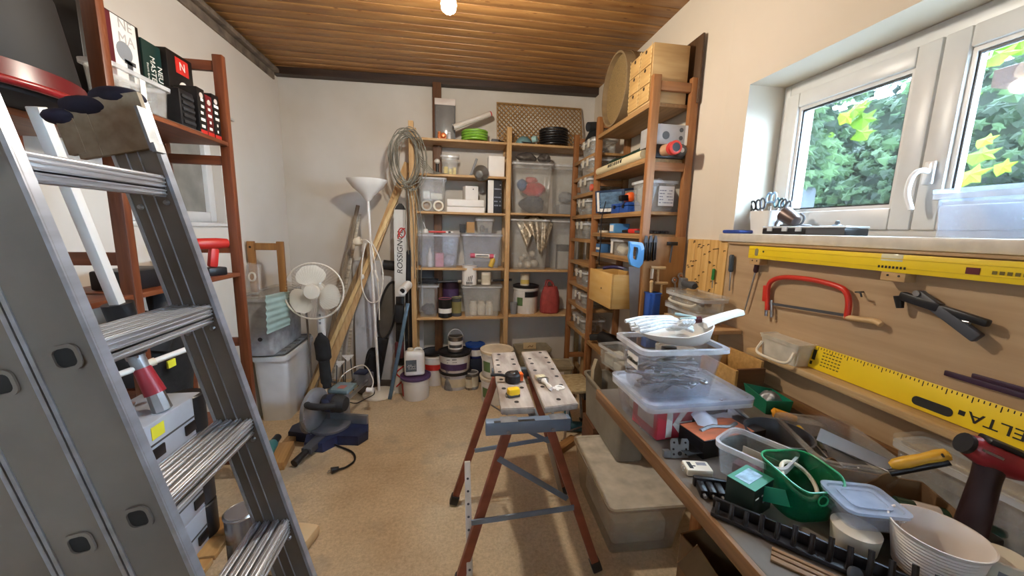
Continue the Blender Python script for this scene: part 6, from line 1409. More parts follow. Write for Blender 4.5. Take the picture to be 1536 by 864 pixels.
t.p('print', B().tube(bez([(-.03, -.0075, .06), (.02, -.0075, .12), (-.03, -.0075, .18), (.03, -.0075, .24)], 6), .006, 6), MRED, 'red swirl print')
S('black_ski', 'second ski, dark edged, standing behind the white lettered ski', 'ski', B().loft([[(x, y, z) for x, y in ((-w, -.006), (w, -.006), (w, .006), (-w, .006))] for z, w in ((0, .05), (.5, .036), (sk_h*.72, .05), (sk_h*.76, .02))]), MK, (c.x+.045, 3.19, .001), 0, None, (R(-4.5), R(1), 0))
p = PY(604, 432, 3.02)
t = T('paint_roller', 'white paint roller cover end sticking out beside the ski binding', 'roller', (p.x, 3.00, p.z-.02))
t.p('sleeve', B().cyl((0, 0, .0), (.028, .14, .028), .036, .036, 22), MW); t.p('core', B().cyl((-.0005, -.002, -.0005), (.002, .006, .002), .02, .02, 18), MK, 'dark hollow core'); t.p('rod', B().tube(bez([(.028, .14, .028), (.03, .16, .0), (.02, .17, -.3), (.02, .18, -(p.z-.02)+.006)], 6), .005, 8), MST)
leaner('blue_bar', 'slate blue metal bar leaning beside the bucket and the ski', 'bar', (612, 455), (591, 565), 3.10, .03, .018, mat('bar_blue', '#5A7488', .45, .3, .1), 3.03)

t = T('cardboard_box', 'open brown cardboard box on the floor under the workbench behind the clear floor box', 'cardboard box', (1.03, .96, 0), R(6))
t.p('body', B().tub(.34, .36, .30, .004, 1.0, .004, .001, .004), mat('cardboard_dull', '#8A6C4A', .85, 0, .1))
t.p('flap', B().beam((-.168, 0, .30), (-.24, 0, .25), .34, .004, 0, (0, 1, 0)), MC['cardboard_dull']); t.p('flap', B().beam((0, -.178, .30), (0, -.25, .24), .32, .004, 0, (1, 0, 0)), MC['cardboard_dull'])
# ================================================================== on the workbench
Z0 = BZ+.0005
bx_box = crate('lower clear box with white lid rim and red K carton, on the bench edge', .36, .265, .112, (.735, 1.063, Z0), R(1), CLB, True, tap=.88, lm=clear('blue_lid', '#D6E0EE', .4), rim=.014)
t = T('red_carton', 'red carton with a big white K inside the lower clear box', 'carton', (.655, 1.00, Z0+.0035), R(6))
t.p('body', B().bx(-.062, .062, -.05, .08, 0, .098, .002), mat('carton_red', '#C23A46', .5, 0, .05))
k_ = B(); k_.bx(-.032, -.012, -.0515, -.05, .006, .092)
k_.prism([(-.01, .045), (.022, .092), (.046, .092), (.012, .048), (.046, .006), (.022, .006)], .05, .0515, RX(90))
t.p('letter_k', k_, MPAP, 'white K'); t.p('arrow', B().beam((.012, -.0512, .05), (.058, -.0512, .05), .004, .001, 0, (0, 1, 0)), MPAP); t.p('side_label', B().bx(-.0632, -.062, -.03, .05, .03, .075), MC['pack_pale'])
S('dark_carton', 'dark green carton inside the right half of the lower clear box', 'carton', B().bx(-.06, .06, -.05, .06, 0, .07, .003), MC['carton_green'], (.80, 1.03, Z0+.0035))
S('cream_parts', 'cream packets at the back of the lower clear box', 'packets', B().bx(-.1, .1, -.03, .03, 0, .08, .008), MCR, (.72, 1.14, Z0+.0035), kind='stuff')
ZU = Z0+.126
ub = crate('upper clear box full of steel spanners stacked on the lower clear box', .285, .205, .158, (.676, 1.04, ZU), R(-1), CLB, False, tap=.82, rim=.014)
ub.p('label', B().shell(.3, .001, .09, .125, 0, 1, 2) if 0 else B().bx(-.1325, -.131, -.055, .015, .085, .125), MPAP, 'white lettered label'); text('lettering', 'Schlüssel', .02, MINK, ub, (-.1335, -.02, .105), (PI/2, 0, -PI/2))
random.seed(33)
for i in range(26):
    x, y, z = random.uniform(-.05, .06), random.uniform(-.045, .045), .008+.0034*i
    a = random.uniform(-.6, .6)+(PI if random.random() < .4 else 0); L = random.uniform(.06, .085)
    t = T('spanner', 'one of the steel spanners heaped in the upper clear box', 'spanner', (.676+x*.7, 1.04+y, ZU+z), a, 'spanners in the upper clear box', (R(random.uniform(-10, 10)), R(random.uniform(-14, 14)), a))
    ms = MST if i % 3 else MZN
    t.p('shaft', B().bx(-L*.8, L*.8, -.0055, .0055, -.002, .002, .001), ms); t.p('ring', B().torus((L*.8+.008, 0, 0), .009, .004, 16, 6), ms); t.p('jaw', B().prism([(-L*.8, -.008), (-L*.8-.012, -.012), (-L*.8-.02, -.004), (-L*.8-.01, 0), (-L*.8-.02, .004), (-L*.8-.012, .012), (-L*.8, .008)], -.0025, .0025), ms)
S('socket_case', 'small dark socket case standing among the spanners', 'case', B().bx(-.022, .022, -.012, .012, 0, .05, .003), MDG, (.70, 1.08, ZU+.075), R(5))
# white pan with rope and handle tools on the upper box
ZP = ZU+.1592
t = T('white_pan', 'shallow white dustpan with a handle lying on the upper clear box', 'dustpan', (.672, 1.03, ZP), R(-2))
def panr(w, d, z, n=36, cx=0): return [(cx+w*math.cos(2*PI*i/n), d*math.sin(2*PI*i/n), z) for i in range(n)]
t.p('bowl', B().loft([panr(.075, .055, 0, cx=.03), panr(.10, .07, .012, cx=.02), [(x*1.0, y, z+.022*max(0, x)/.12) for x, y, z in panr(.128, .088, .036)], [(x, y, z+.022*max(0, x)/.12) for x, y, z in panr(.124, .084, .036)], panr(.095, .066, .015, cx=.02), panr(.07, .05, .004, cx=.03)]), MW)
t.p('handle', B().loft([[(x, y*w, z+dz) for y, dz in ((-1, 0), (-.7, .011), (.7, .011), (1, 0), (.6, -.007), (-.6, -.007))] for x, w, z in ((.10, .03, .05), (.13, .026, .062), (.19, .021, .08), (.225, .021, .088), (.23, .014, .088))]), MW)
rope = mat('rope_white', '#E4EAEC', .8, 0, .12, (90, 90, 90), .1)
random.seed(5)
t = T('rope_hank', 'hank of white rope lying in the white dustpan', 'rope', (.635, 1.035, ZP+.03), R(-4))
for i in range(9):
    y = -.045+.0115*i; z = .014+.006*(i % 3)
    t.p('strand', B().tube(bez([(-.085+random.uniform(-.012, .01), y*.9, z-.004), (-.045, y, z+.006), (.0, y*.7, z+.012), (.05, y*.9, z+.01), (.075+random.uniform(-.01, .01), y, z)], 6), .0062, 8), rope)
t.p('wrap', B().tube([(.045+.012*math.cos(a)+.0015*a, .055*math.cos(a+1.2), .02+.026*math.sin(a)) for a in [i*.42 for i in range(62)]], .0058, 8), rope); t.p('tail', B().tube(bez([(.05, -.02, .045), (.09, -.03, .05), (.10, .01, .046), (.06, .03, .05)], 6), .0045, 8), mat('cord_teal', '#A9C4C4', .7), 'thin teal grey cord')
S('maroon_tool', 'dark maroon tool handle lying beside the rope in the dustpan', 'handle', B().tube(bez([(-.04, 0, 0), (0, 0, .006), (.05, 0, .014)], 6), .011, 10, False, None), mat('maroon_grip', '#4E1F22', .35), (.725, 1.05, ZP+.052), R(-15))
# bracket, white charger, orange box, paper
p = PZ(1022, 694, BZ)
t = T('hinge_plate', 'grey drilled metal plate standing on the bench in front of the red K carton', 'plate', (.622, .862, Z0), R(-8), None, (R(-12), 0, R(-8)))
def pl(): return [(-.024, 0), (.024, 0), (.026, .045), (.022, .052), (.006, .052), (.003, .036), (-.003, .036), (-.006, .052), (-.022, .052), (-.026, .045)]
t.p('plate', B().prism(pl(), -.0015, .0015, RX(90)), MZN)
for x, z, r in ((0, .012, .006), (-.017, .010, .003), (.017, .010, .003), (-.018, .024, .003), (.018, .024, .003), (-.016, .042, .003), (.016, .042, .003)): t.p('hole', B().lathe([(r, 0), (r, .0012)], 12, TR(x, -.0012, z) @ RX(90)), MINK)
t.p('flange', B().bx(-.045, -.026, -.004, .012, 0, .02, .002), MZN)
p = PZ(1048, 712, BZ)
t = T('white_charger', 'white plastic charger lying near the bench edge', 'charger', (p.x, p.y+.01, Z0), R(-12))
t.p('body', B().bx(-.032, .034, -.022, .022, 0, .02, .005), MCR); t.p('vent', B().bx(-.024, -.014, -.015, .012, .0195, .0206), MINK); t.p('vent', B().bx(-.022, -.006, -.006, -.003, .0196, .0207), MINK); t.p('cap', B().bx(-.037, -.032, -.016, .016, .003, .016, .001), CLM); t.p('print', B().bx(.0, .025, .0, .012, .0196, .0205), MC['print_grey'])
t = T('orange_box', 'flat black box with an orange lid picture behind the clear bin', 'box', (.772, .905, Z0), R(9))
t.p('body', B().bx(-.10, .13, -.045, .05, 0, .055, .002), MK); t.p('lid_print', B().bx(-.098, .085, -.043, .048, .055, .0562), mat('print_orange', '#D9764A', .4, 0, .15, (12, 30, 12)), 'orange picture'); t.p('tool_print', B().tube(bez([(-.07, .0, .057), (-.02, .01, .057), (.03, -.005, .057), (.07, .005, .057)], 5), .006, 6), MZN)
t.p('flap', B().bx(-.15, -.1005, -.045, .03, .02, .0215).bx(-.1015, -.1005, -.045, .03, .02, .05), MK, 'open end flap')
def paper(u, v): return (-.09+.2*u, -.05+.12*v, .03+.05*math.sin(PI*v)*.5+.015*math.sin(5*u+2*v)+.01*math.sin(11*u))
S('white_paper', 'crumpled white wrapping paper behind the orange lidded box', 'paper', B().sheet(paper, 24, 14, .002), mat('paper_lilac', '#DADCE8', .6, 0, .03), (.80, .975, Z0+.012), R(10))
t = T('black_gadget', 'flat grey and black plane tool lying by the big clear tray', 'tool', (.955, .93, Z0+.0), R(-32))
t.p('body', B().bx(-.09, .07, -.025, .025, 0.0, .035, .004), MDG); t.p('top', B().bx(-.085, .05, -.02, .02, .035, .042, .002), MG, 'pale grey top'); t.p('nose', B().bx(.07, .10, -.024, .024, .002, .03, .004), MK); t.p('lever', B().cyl((-.04, 0, .042), (-.09, .01, .075), .006, .006, 10), MST)
# open clear bin 1 + contents
t = crate('open clear bin with slanted walls behind the green bin', .13, .16, .085, (.765, .765, Z0), R(28), CLM, False, tap=.86, rim=.006)
many('scrap_block', 'scrap', 'scraps in the open clear bin', [('maroon block lying in the open clear bin', B().bx(-.03, .01, -.02, .04, .003, .03, .004), mat('scrap_maroon', '#6A3A40', .6, 0, .2)), ('pale card standing in the open clear bin', B().bx(.03, .034, -.05, .04, .003, .055, .001), MCR)], (.765, .765, Z0), R(28))
S('grey_round_tub', 'dull grey round tub behind the open clear bin', 'tub', B().lathe([(.065, 0), (.07, .004), (.082, .07), (.085, .072), (.08, .073), (.066, .006), (.002, .006)], 32), MDG, (.905, .84, Z0))
t = T('black_connectors', 'row of small black plug connectors on the bench edge', 'connectors', (.607, .72, Z0), R(-20))
for i in range(3): t.p('plug', B().bx(-.025+.02*i, -.009+.02*i, -.02, .02, 0, .02, .003), MK); t.p('pin', B().cyl((-.017+.02*i, -.02, .01), (-.017+.02*i, -.03, .01), .004, .004, 8), MST)
t.p('bar', B().bx(-.03, .045, .02, .032, 0, .025, .003), MK)
# black and green carton
p = PZ(1112, 768, BZ)
t = T('green_carton', 'open black and green power tool carton on the bench edge', 'carton', (.668, .672, Z0), R(22))
t.p('body', B().bx(-.042, .042, -.03, .03, 0, .072, .001), mat('carton_bosch', '#10251E', .45, 0, .15)); gm = mat('flap_green', '#1F7A5C', .45, 0, .06)
t.p('flap', B().beam((0, -.031, .071), (0, -.044, .04), .08, .0012, 0, (1, 0, 0)).bx(-.042, .042, -.03, .03, .0722, .0735), gm, 'green open flap'); t.p('flap_print', B().bx(-.03, .03, -.012, .02, .0736, .0742), mat('flap_pic', '#8FB0C4', .4, 0, .3, (50, 50, 50))); t.p('barcode', B().bx(.0, .04, -.0312, -.03, .03, .042), MG); t.p('print', marks(B(), -.035, .02, .045, .065, 2, 77, -.0302), MPAP)
# green translucent bin
gt = clear('green_clear', '#13784A', .58, .15)
t = T('green_bin', 'translucent green plastic bin with a scooped front and a cream ring inside', 'bin', (.785, .66, Z0), R(-4))
def gr(w, d, r, z, front=0): return [(x, y, z-front*max(0, -y/(d/2))**3*1.0) for x, y in rrect(w, d, r, 6)]
t.p('shell', B().loft([gr(.105, .10, .03, 0), gr(.118, .112, .035, .05), gr(.130, .125, .035, .098, .018), gr(.124, .119, .033, .098, .018), gr(.112, .106, .032, .05), gr(.098, .093, .028, .004)]), gt)
t.p('rim', B().tube([Vector(q) for q in gr(.131, .126, .036, .099, .018)], .0025, 6, True), mat('green_rim', '#2A9A66', .3))
t.p('emblem', B().torus((0.0, -.0615, .06), .011, .0016, 20, 6, RX(86)), MC['green_rim'])
S('cream_ring', 'cream plastic ring standing in the translucent green bin', 'ring', B().torus((0, 0, .045), .042, .0045, 32, 8, RX(35)), MCR, (.79, .665, Z0+.016), R(20))
# black spiky comb rack along the front
t = T('comb_rack', 'long black plastic rack with upright prongs along the bench edge', 'rack', (.58, .672, Z0), 0)
e = Vector((.84, .395, 0))-Vector((.58, .672, 0)); L = e.length; u_ = e.normalized(); n_ = Vector((-u_.y, u_.x, 0))
t.p('base', B().beam((0, 0, .006), e+Vector((0, 0, .006)), .05, .010, .002), MK); t.p('back', B().beam(n_*.0+Vector((0, 0, .022)), e+Vector((0, 0, .022)), .006, .024, .001), MK)
for i in range(14):
    q = u_*(L*(i+.4)/14); b = B(); h = .032+.034*(i/13)+.006*(i % 2)
    b.tube(bez([q-n_*.018+Vector((0, 0, .006)), q-n_*.022+Vector((0, 0, h*.6)), q-n_*.012+Vector((0, 0, h))], 5), .0048, 8); t.p('prong', b, MK)
t.p('hub', B().lathe([(.014, 0), (.014, .006), (.006, .008)], 18, TR(*(u_*L*.62-n_*.03+Vector((0, 0, .012)))) @ RX(60)), MDG)
many('offcut_strip', 'strip', 'offcut strips by the bench edge', [('thin brown wooden offcut strip lying between the black pronged rack and bench edge', B().bx(a_, b_, -.11, .09, 0, .005, .001), wood('slat', '#8A6A44', '#6A4E2E', 'y')) for a_, b_ in ((-.008, .004), (.008, .018), (.022, .03))], (.668, .475, Z0), R(43))
# bluish small lidded box on a cream pot
S('cream_pot', 'cream round pot under the small bluish lidded box', 'pot', B().lathe([(.034, 0), (.036, .003), (.04, .042), (.036, .043), (.002, .043)], 28), MCR, (.80, .545, Z0))
t = T('snap_box', 'small bluish clear lidded box on the cream pot', 'storage box', (.835, .565, Z0+.044), R(-16))
t.p('tub', B().tub(.115, .095, .038, .018, .9, .002, .006, .006), CLB); t.p('lid', B().lid(.117, .097, .0385, .007, .018, .008), clear('lid_blue', '#C8DCF4', .45, .1), 'bluish lid'); t.p('lid_panel', B().lid(.075, .06, .0425, .003, .012, .006), MC['lid_blue'])
S('wood_turning', 'pale brown wooden knob beside the cream pot', 'knob', B().lathe([(.012, 0), (.018, .006), (.02, .02), (.012, .03), (.002, .031)], 20), mat('knob_wood', '#A8845A', .5, 0, .1), (.865, .49, Z0))
# white ribbed pot
t = T('ribbed_pot', 'white ribbed plastic pot at the near end of the bench', 'pot', (.885, .475, Z0), 0)
pr = []; h = .088
for i in range(13): z = h*.88*i/12; r = .050+.012*i/12; pr += [(r, z), (r+.0028, z+.0032)]
pr += [(.066, h*.92), (.0685, h), (.0655, h), (.062, h*.9), (.049, .006), (.002, .006)]
t.p('pot', B().lathe(pr, 44), mat('pot_white', '#DCD4CC', .45, 0, .03))
t = T('tin_pot', 'cream tin with dark print right of the ribbed pot', 'tin', (.985, .44, Z0))
t.p('body', B().lathe([(.03, 0), (.032, .002), (.032, .055), (.03, .057), (.002, .057)], 26), MCR); t.p('print', B().shell(.0322, .0008, .015, .04, 200, 300, 12), MC['print_grey'])
t = T('green_bottle', 'dark green bottle with a pale label lying behind the ribbed pot', 'bottle', (1.05, .56, Z0+.022), R(-35))
t.p('body', B().cyl((-.08, 0, 0), (.05, 0, 0), .021, .021, 18), mat('bottle_green', '#1F3A2A', .3, 0, .1)); t.p('label', B().cyl((-.05, 0, 0), (-.01, 0, 0), .0215, .0215, 18), MC['pack_pale']); t.p('neck', B().cyl((.05, 0, 0), (.09, 0, 0), .018, .008, 14), MC['bottle_green'])
# large clear tray of tools
t = T('clear_tray', 'large clear tray full of odd hand tools in the middle of the bench', 'tray', (1.01, .775, Z0), R(-20))
t.p('tub', B().tub(.20, .26, .085, .03, .88, .0025, .008, .008), CLM); t.p('divider', B().bx(-.07, .0, .0, .002, .004, .06), CL)
random.seed(12)
for i in range(7):
    b = T('hand_tool', ['dark screwdriver', 'grey file', 'brass rod', 'pale wooden chisel', 'dark green plane iron', 'steel punch', 'yellow awl'][i]+' lying in the large clear tray', 'tool', (1.01+random.uniform(-.04, .05), .775+random.uniform(-.06, .06), Z0+.014+.007*i), random.uniform(-2.4, -1.2))
    c1, c2 = [(MK, MST), (MG, MDG), (mat('brass', '#B8923C', .35, .8), MC['brass']), (wh, MST), (MC['bottle_green'], MZN), (MST, MST), (MYE, MST)][i]
    b.p('handle', B().cyl((-.09, 0, 0), (-.02, 0, 0), .008, .0075, 12), c1); b.p('shaft', B().cyl((-.02, 0, 0), (.07, 0, .002), .0035, .003, 10), c2)
S('tool_oddments', 'dull grey oddments under the tools in the large clear tray', 'oddments', cloth_lump((.075, .1, .02), 95, .25), MDG, (1.01, .775, Z0+.004), R(-20), kind='stuff')
p = PY(1345, 690, .72)
t = T('pull_saw', 'yellow and black handled saw lying slanted over the clear tray', 'saw', (1.03, .62, Z0+.088), 0)
a, c = Vector((.995, .635, Z0+.100)), Vector((1.062, .583, Z0+.158)); o = Vector(t.o.location); a -= o; c -= o
d = c-a
t.p('grip', B().tube([a+d*k_ for k_ in (0, .1, .3, .6, .85, 1, 1.03)], .01, 14, False, [.008, .013, .014, .012, .014, .012, .006]), mat('grip_yellow', '#D9A62C', .4, 0, .06)); t.p('edge_band', B().tube([a+d*k_+Vector((-.004, -.006, -.013)) for k_ in (-.02, .1, .5, .9, 1.0)], .008, 10), MK, 'black lower edge'); t.p('hang_hole', B().lathe([(.004, 0), (.004, .001)], 12, TR(*(a+d*.86+Vector((-.008, -.009, .008)))) @ RX(50)), MINK)
t.p('blade', B().prism([(0, -.012), (0, .012), (-.14, .02), (-.14, -.012)], -.0006, .0006, TR(*a) @ RZ(-38) @ RY(14) @ RX(70)), MST)
# torn cardboard beside
def torn(u, v): return (-.07+.15*u+.01*math.sin(8*v), .0+.012*math.sin(6*u), .0+.075*v*(.7+.3*math.sin(9*u)))
S('cardboard_scrap', 'torn brown cardboard scrap standing between the green bin and the clear tray', 'cardboard', B().sheet(torn, 18, 8, .003), mat('card_brown', '#7A5C3C', .85, 0, .12), (.955, .685, Z0), R(-28))
S('cardboard_box', 'shallow brown cardboard box under the torn scrap behind the green bin', 'cardboard box', B().tub(.20, .16, .055, .004, .98, .003, .001, .003), MC['card_brown'], (.965, .60, Z0), R(-25))
# big clear lidded box at the right
t = crate('clear lidded box with a ribbed lid by the right end of the ruler', .125, .27, .11, (1.165, .585, Z0), R(0), CLM, True, tap=.94)
t = T('red_drill', 'dark red cordless drill standing at the right end of the bench', 'drill', (1.05, .47, Z0), R(0))
rd = mat('drill_red', '#8A1E22', .35, 0, .1)
# drill (continued), placed from its parts
o = Vector(t.o.location); Y_ = .42
q = lambda px, py, y=.45: PY(px, py, y)-o
nose, tail = q(1446, 664, .52), q(1552, 712, .47)
dd = (tail-nose)
t.p('body', B().tube([nose, nose+dd*.08, nose+dd*.25, nose+dd*.7, nose+dd*1.0], .03, 18, False, [.014, .022, .027, .028, .018]), rd); t.p('nose_ring', B().tube([nose-dd*.02, nose+dd*.05], .02, 16), MK)
t.p('top_plate', B().beam(nose+dd*.2+Vector((0, -.005, .026)), nose+dd*.8+Vector((0, -.005, .028)), .03, .01, .003), MK); t.p('stripe', B().beam(nose+dd*.12+Vector((-.016, -.024, .008)), nose+dd*.36+Vector((-.016, -.026, .008)), .006, .004), MST)
g0 = nose+dd*.42
foot = Vector((g0.x-.012, g0.y, .05))
t.p('grip', B().tube([g0, g0*.7+foot*.3, foot], .02, 14, False, [.022, .02, .024]), mat('grip_dark', '#2A1416', .5)); t.p('battery', B().bx(foot.x-.05, foot.x+.04, foot.y-.03, foot.y+.03, 0, .055, .008), MK); t.p('battery_band', B().bx(foot.x-.051, foot.x+.041, foot.y-.031, foot.y+.031, .02, .035, .004), rd)
# green small bin, orange handle, wooden drawer
t = T('green_parts_bin', 'small solid green stacking bin on the bench before the wooden drawer', 'bin', (1.125, 1.10, Z0), R(-8))
gs = mat('bin_green', '#147A58', .4, 0, .06)
t.p('shell', B().loft([[(x, y, z) for x, y, z in ((-.04, -.045, 0), (.045, -.045, 0), (.045, .05, 0), (-.04, .05, 0))], [(-.045, -.05, .05), (.05, -.05, .05), (.05, .055, .05), (-.062, .055, .072)], [(-.042, -.047, .05), (.047, -.047, .05), (.047, .052, .05), (-.058, .052, .071)], [(-.036, -.042, .003), (.042, -.042, .003), (.042, .047, .003), (-.036, .047, .003)]]), gs)
S('bin_fittings', 'grey fittings heaped in the small green stacking bin', 'fittings', cloth_lump((.032, .036, .03), 97, .25), MZN, (1.128, 1.10, Z0+.004), R(-8), kind='stuff')
t = T('paint_scraper', 'orange handled scraper lying in front of the green stacking bin', 'scraper', (1.115, 1.005, Z0+.014), R(-30))
t.p('handle', B().tube([(-.05, 0, .008), (-.045, 0, .01), (-.01, 0, .004), (.02, 0, 0)], .012, 14, False, [.008, .016, .014, .010]), mat('handle_orange', '#E39A1E', .4, 0, .05)); t.p('blade', B().bx(.02, .09, -.022, .022, -.004, -.001), CLM)
t = T('wooden_tray', 'open brown wooden drawer on the bench under the ledge end', 'drawer', (1.115, 1.305, Z0), R(0))
od = wood('drawer_pine', '#BE9558', '#A0783E', 'x'); ob_ = wood('drawer_brown', '#6E4526', '#56341A', 'x')
t.p('near_side', B().bx(-.05, .066, -.12, -.108, .02, .115, .002), ob_, 'dark brown near side'); t.p('far_side', B().bx(-.05, .066, .07, .082, .02, .115, .002), od); t.p('front', B().bx(-.062, -.05, -.12, .082, .0, .11, .002), od); t.p('floor', B().bx(-.05, .066, -.108, .07, 0.0, .012), od); t.p('back', B().bx(.054, .066, -.108, .07, .02, .14, .001), od); t.p('runner', B().bx(-.05, .066, -.14, -.121, 0, .022, .002), od)
# boxes in the corner by the tool panel
S('corner_shelf', 'narrow pale shelf board on a bracket in the corner right of the tool panel', 'shelf', B().bx(-.09, .075, -.22, .13, 0, .018, .002).bx(.05, .074, -.05, .03, -.18, 0, .002), MC['shelf_pine_x'], (1.183, 1.63, .985))
t = crate('clear clip lid box, upper of the two in the corner behind the rope', .15, .30, .055, (1.165, 1.62, 1.0705), 0, CLM, True, tap=.94)
t.p('handle', B().tube(bez([(-.078, -.12, .03), (-.1, -.1, .02), (-.1, .05, .02), (-.078, .08, .03)], 6), .006, 8), CLW)
t = crate('clear clip lid box, lower of the two in the corner behind the rope', .15, .30, .055, (1.165, 1.62, 1.0035), 0, CLM, True, tap=.94, lm=CLM)
many('dark_chisel', 'chisel', 'chisels in the clip lid box', [('dark chisel inside the upper clear clip lid box', B().cyl((dx_, -.1, .02), (dx_+.04, .08, .02), .009, .006), mat('chisel_brown', '#4E3A30', .5)) for dx_ in (-.03, .005)], (1.165, 1.62, 1.0735))
t = T('hand_planer', 'dark grey rubber handled planer lying on the corner clear boxes', 'planer', (1.16, 1.68, 1.139), R(80))
t.p('handle', B().tube([(-.075, 0, .03), (-.06, 0, .032), (0, 0, .028), (.04, 0, .03)], .016, 14, False, [.014, .02, .017, .018]), MDG); t.p('head', B().bx(.035, .075, -.018, .018, 0, .055, .006), MZN)
t = crate('flat clear tray standing behind the blue holder and the rope', .16, .2, .06, (1.07, 1.56, BZ+.0005), 0, CLW, True, tap=.92)
# frosted box with carrying handle on the ledge
t = T('frosted_box', 'frosted clear box with a white carrying handle on the back ledge', 'storage box', (1.226, 1.155, BZ+.1625), R(0))
t.p('tub', B().tub(.085, .17, .075, .012, .92, .0025, .004, .008), CLW); t.p('lid', B().lid(.087, .172, .0755, .006, .012, .006), CLW); t.p('handle', B().tube(bez([(-.04, -.07, .05), (-.062, -.065, .012), (-.066, 0, .006), (-.062, .065, .012), (-.04, .07, .05)], 6), .005, 8), MCR, 'white swing handle')
# yellow ruler
yr = mat('ruler_yellow', '#E9C81E', .4, 0, .03)
t = T('long_ruler', 'long yellow metal ruler with black ticks leaning on the panel above the ledge', 'ruler', (1.243, 1.078, BZ+.1635), 0, None, (0, R(9), 0))
t.p('blade', B().bx(-.003, .003, -1.05, 0, 0, .080, .001), yr)
tk = B()
for i in range(100):
    y = -.02-.0098*i; tk.bx(-.0036, -.003, y-.0009, y+.0009, .071 if i % 5 else .064, .078)
t.p('ticks', tk, MINK)
t.p('end_mark', B().bx(-.0036, -.003, -.018, -.006, .03, .066).bx(-.0036, -.003, -.012, -.004, .012, .024), MINK)
mk = B(); random.seed(31)
for r_ in range(5):
    for i in range(6): mk.bx(-.0036, -.003, -.04-.011*i-.007, -.04-.011*i, .018+.011*r_, .022+.011*r_)
t.p('end_print', mk, mat('ink_soft', '#6A5A14', .6))
t.p('grip_slot', B().prism(rrect(.085, .024, .011), 0, .0008, TR(-.0031, -.345, .022) @ RY(-90) @ RZ(90)), MINK, 'dark grip slot')
text('lettering', 'DELTA', .036, MINK, t, (-.0036, -.478, .032), (-PI/2, 0, PI/2), sx=1.2)
t.p('logo', B().bx(-.0036, -.003, -.408, -.396, .026, .038), MINK)
# spirit level on two blocks
t = T('level_block', 'far one of the two pine blocks under the spirit level', 'block', (1.245, 1.355, 1.30)); t.p('wood', B().bx(-.022, .0168, -.028, .022, 0, .05, .002), pine('y'))
for y in (-.015, .008): t.p('screw', B().lathe([(.003, 0), (.003, .001)], 10, TR(-.022, y, .016) @ RY(-90)), MINK)
t = T('level_block', 'near one of the two pine blocks under the spirit level', 'block', (1.245, .86, 1.30)); t.p('wood', B().bx(-.022, .0168, -.03, .03, 0, .05, .002), pine('y'))
for y in (-.015, .012): t.p('screw', B().lathe([(.003, 0), (.003, .001)], 10, TR(-.022, y, .016) @ RY(-90)), MINK)
t = T('spirit_level', 'long yellow spirit level resting on two pine blocks under the window sill', 'spirit level', (1.238, 1.385, 1.3505-.02))
t.o.location.z = 1.3505-.0295+.0
LZ = -.0295+.03
t.o.location = (1.2325, 1.385, 1.3505-.025)
t.p('body', B().bx(-.012, -.010, -1.0, 0, .025-.025, .05, .001).bx(.010, .012, -1.0, 0, .0, .05, .001).bx(-.0105, .0105, -1.0, 0, .046, .05).bx(-.0105, .0105, -1.0, 0, .0, .004), yr)
t.p('rib', B().bx(-.0128, -.012, -1.0, 0, .012, .014).bx(-.0128, -.012, -1.0, 0, .036, .038), mat('level_shade', '#D8B41A', .4))
t.p('vial', B().prism(rrect(.03, .016, .007), 0, .0012, TR(-.0122, -.042, .026) @ RY(-90)), mat('vial_grey', '#8C8468', .2), 'end vial'); t.p('hole', B().lathe([(.004, 0), (.004, .001)], 14, TR(-.0122, -.075, .03) @ RY(-90)), MINK)
t.p('centre_vial', B().bx(-.0125, .0125, -.545, -.49, .030, .0505, .002), mat('vial_clear', '#D8D2B0', .15), 'pale centre vial'); t.p('vial_mark', B().cyl((-.006, -.54, .045), (-.006, -.495, .045), .004, .004, 12), MC['level_shade'])
pr = B(); random.seed(44)
for i in range(8): pr.bx(-.0132, -.0128, -.555+.009*i, -.55+.009*i, .01, .017)
t.p('print', pr, MINK); t.p('logo', B().bx(-.0132, -.0128, -.70, -.675, .014, .03), MC['maroon']); pr = B()
for i in range(8): pr.bx(-.0132, -.0128, -.72-.012*i-.008, -.72-.012*i, .018, .026)
t.p('print', pr, MC['ink_soft'])
# hacksaw
t = T('hacksaw', 'red framed hacksaw hung on the panel under the spirit level', 'hacksaw', (1.244, 1.30, 1.18))
o = Vector(t.o.location); hq = lambda px, py, x=1.243: PX(px, py, x)-o
fr_ = [hq(*p_) for p_ in ((1151, 465), (1152, 432), (1160, 420), (1180, 416), (1220, 420), (1258, 430), (1270, 440), (1273, 456), (1270, 478))]
t.p('frame', B().tube(bez(fr_, 5), .009, 10), mat('hacksaw_red', '#C8301F', .35, 0, .06))
t.p('blade', B().beam(hq(1154, 455), hq(1268, 473), .010, .0015, 0, (1, 0, 0)), MDG); t.p('handle', B().tube(bez([hq(1268, 476), hq(1290, 479), (hq(1312, 482)), (hq(1322, 487))], 5), .009, 10), wh, 'wooden handle end')
t.p('end_grip', B().beam(hq(1150, 428), hq(1148, 452), .02, .016, .003), MC['hacksaw_red']); t.p('clamp', B().cyl(hq(1150, 452), hq(1149, 474), .006, .006, 12).cyl(hq(1157, 450), hq(1157, 476), .005, .005, 12), MST, 'steel end clamp')
S('panel_hook', 'small black hook on the panel right of the hacksaw', 'hook', B().tube(bez([(0.018, 0, 0), (-.012, 0, 0), (-.014, -.015, 0), (-.012, -.02, -.012)], 5), .0025, 6), MK, PX(1288, 438, 1.244))
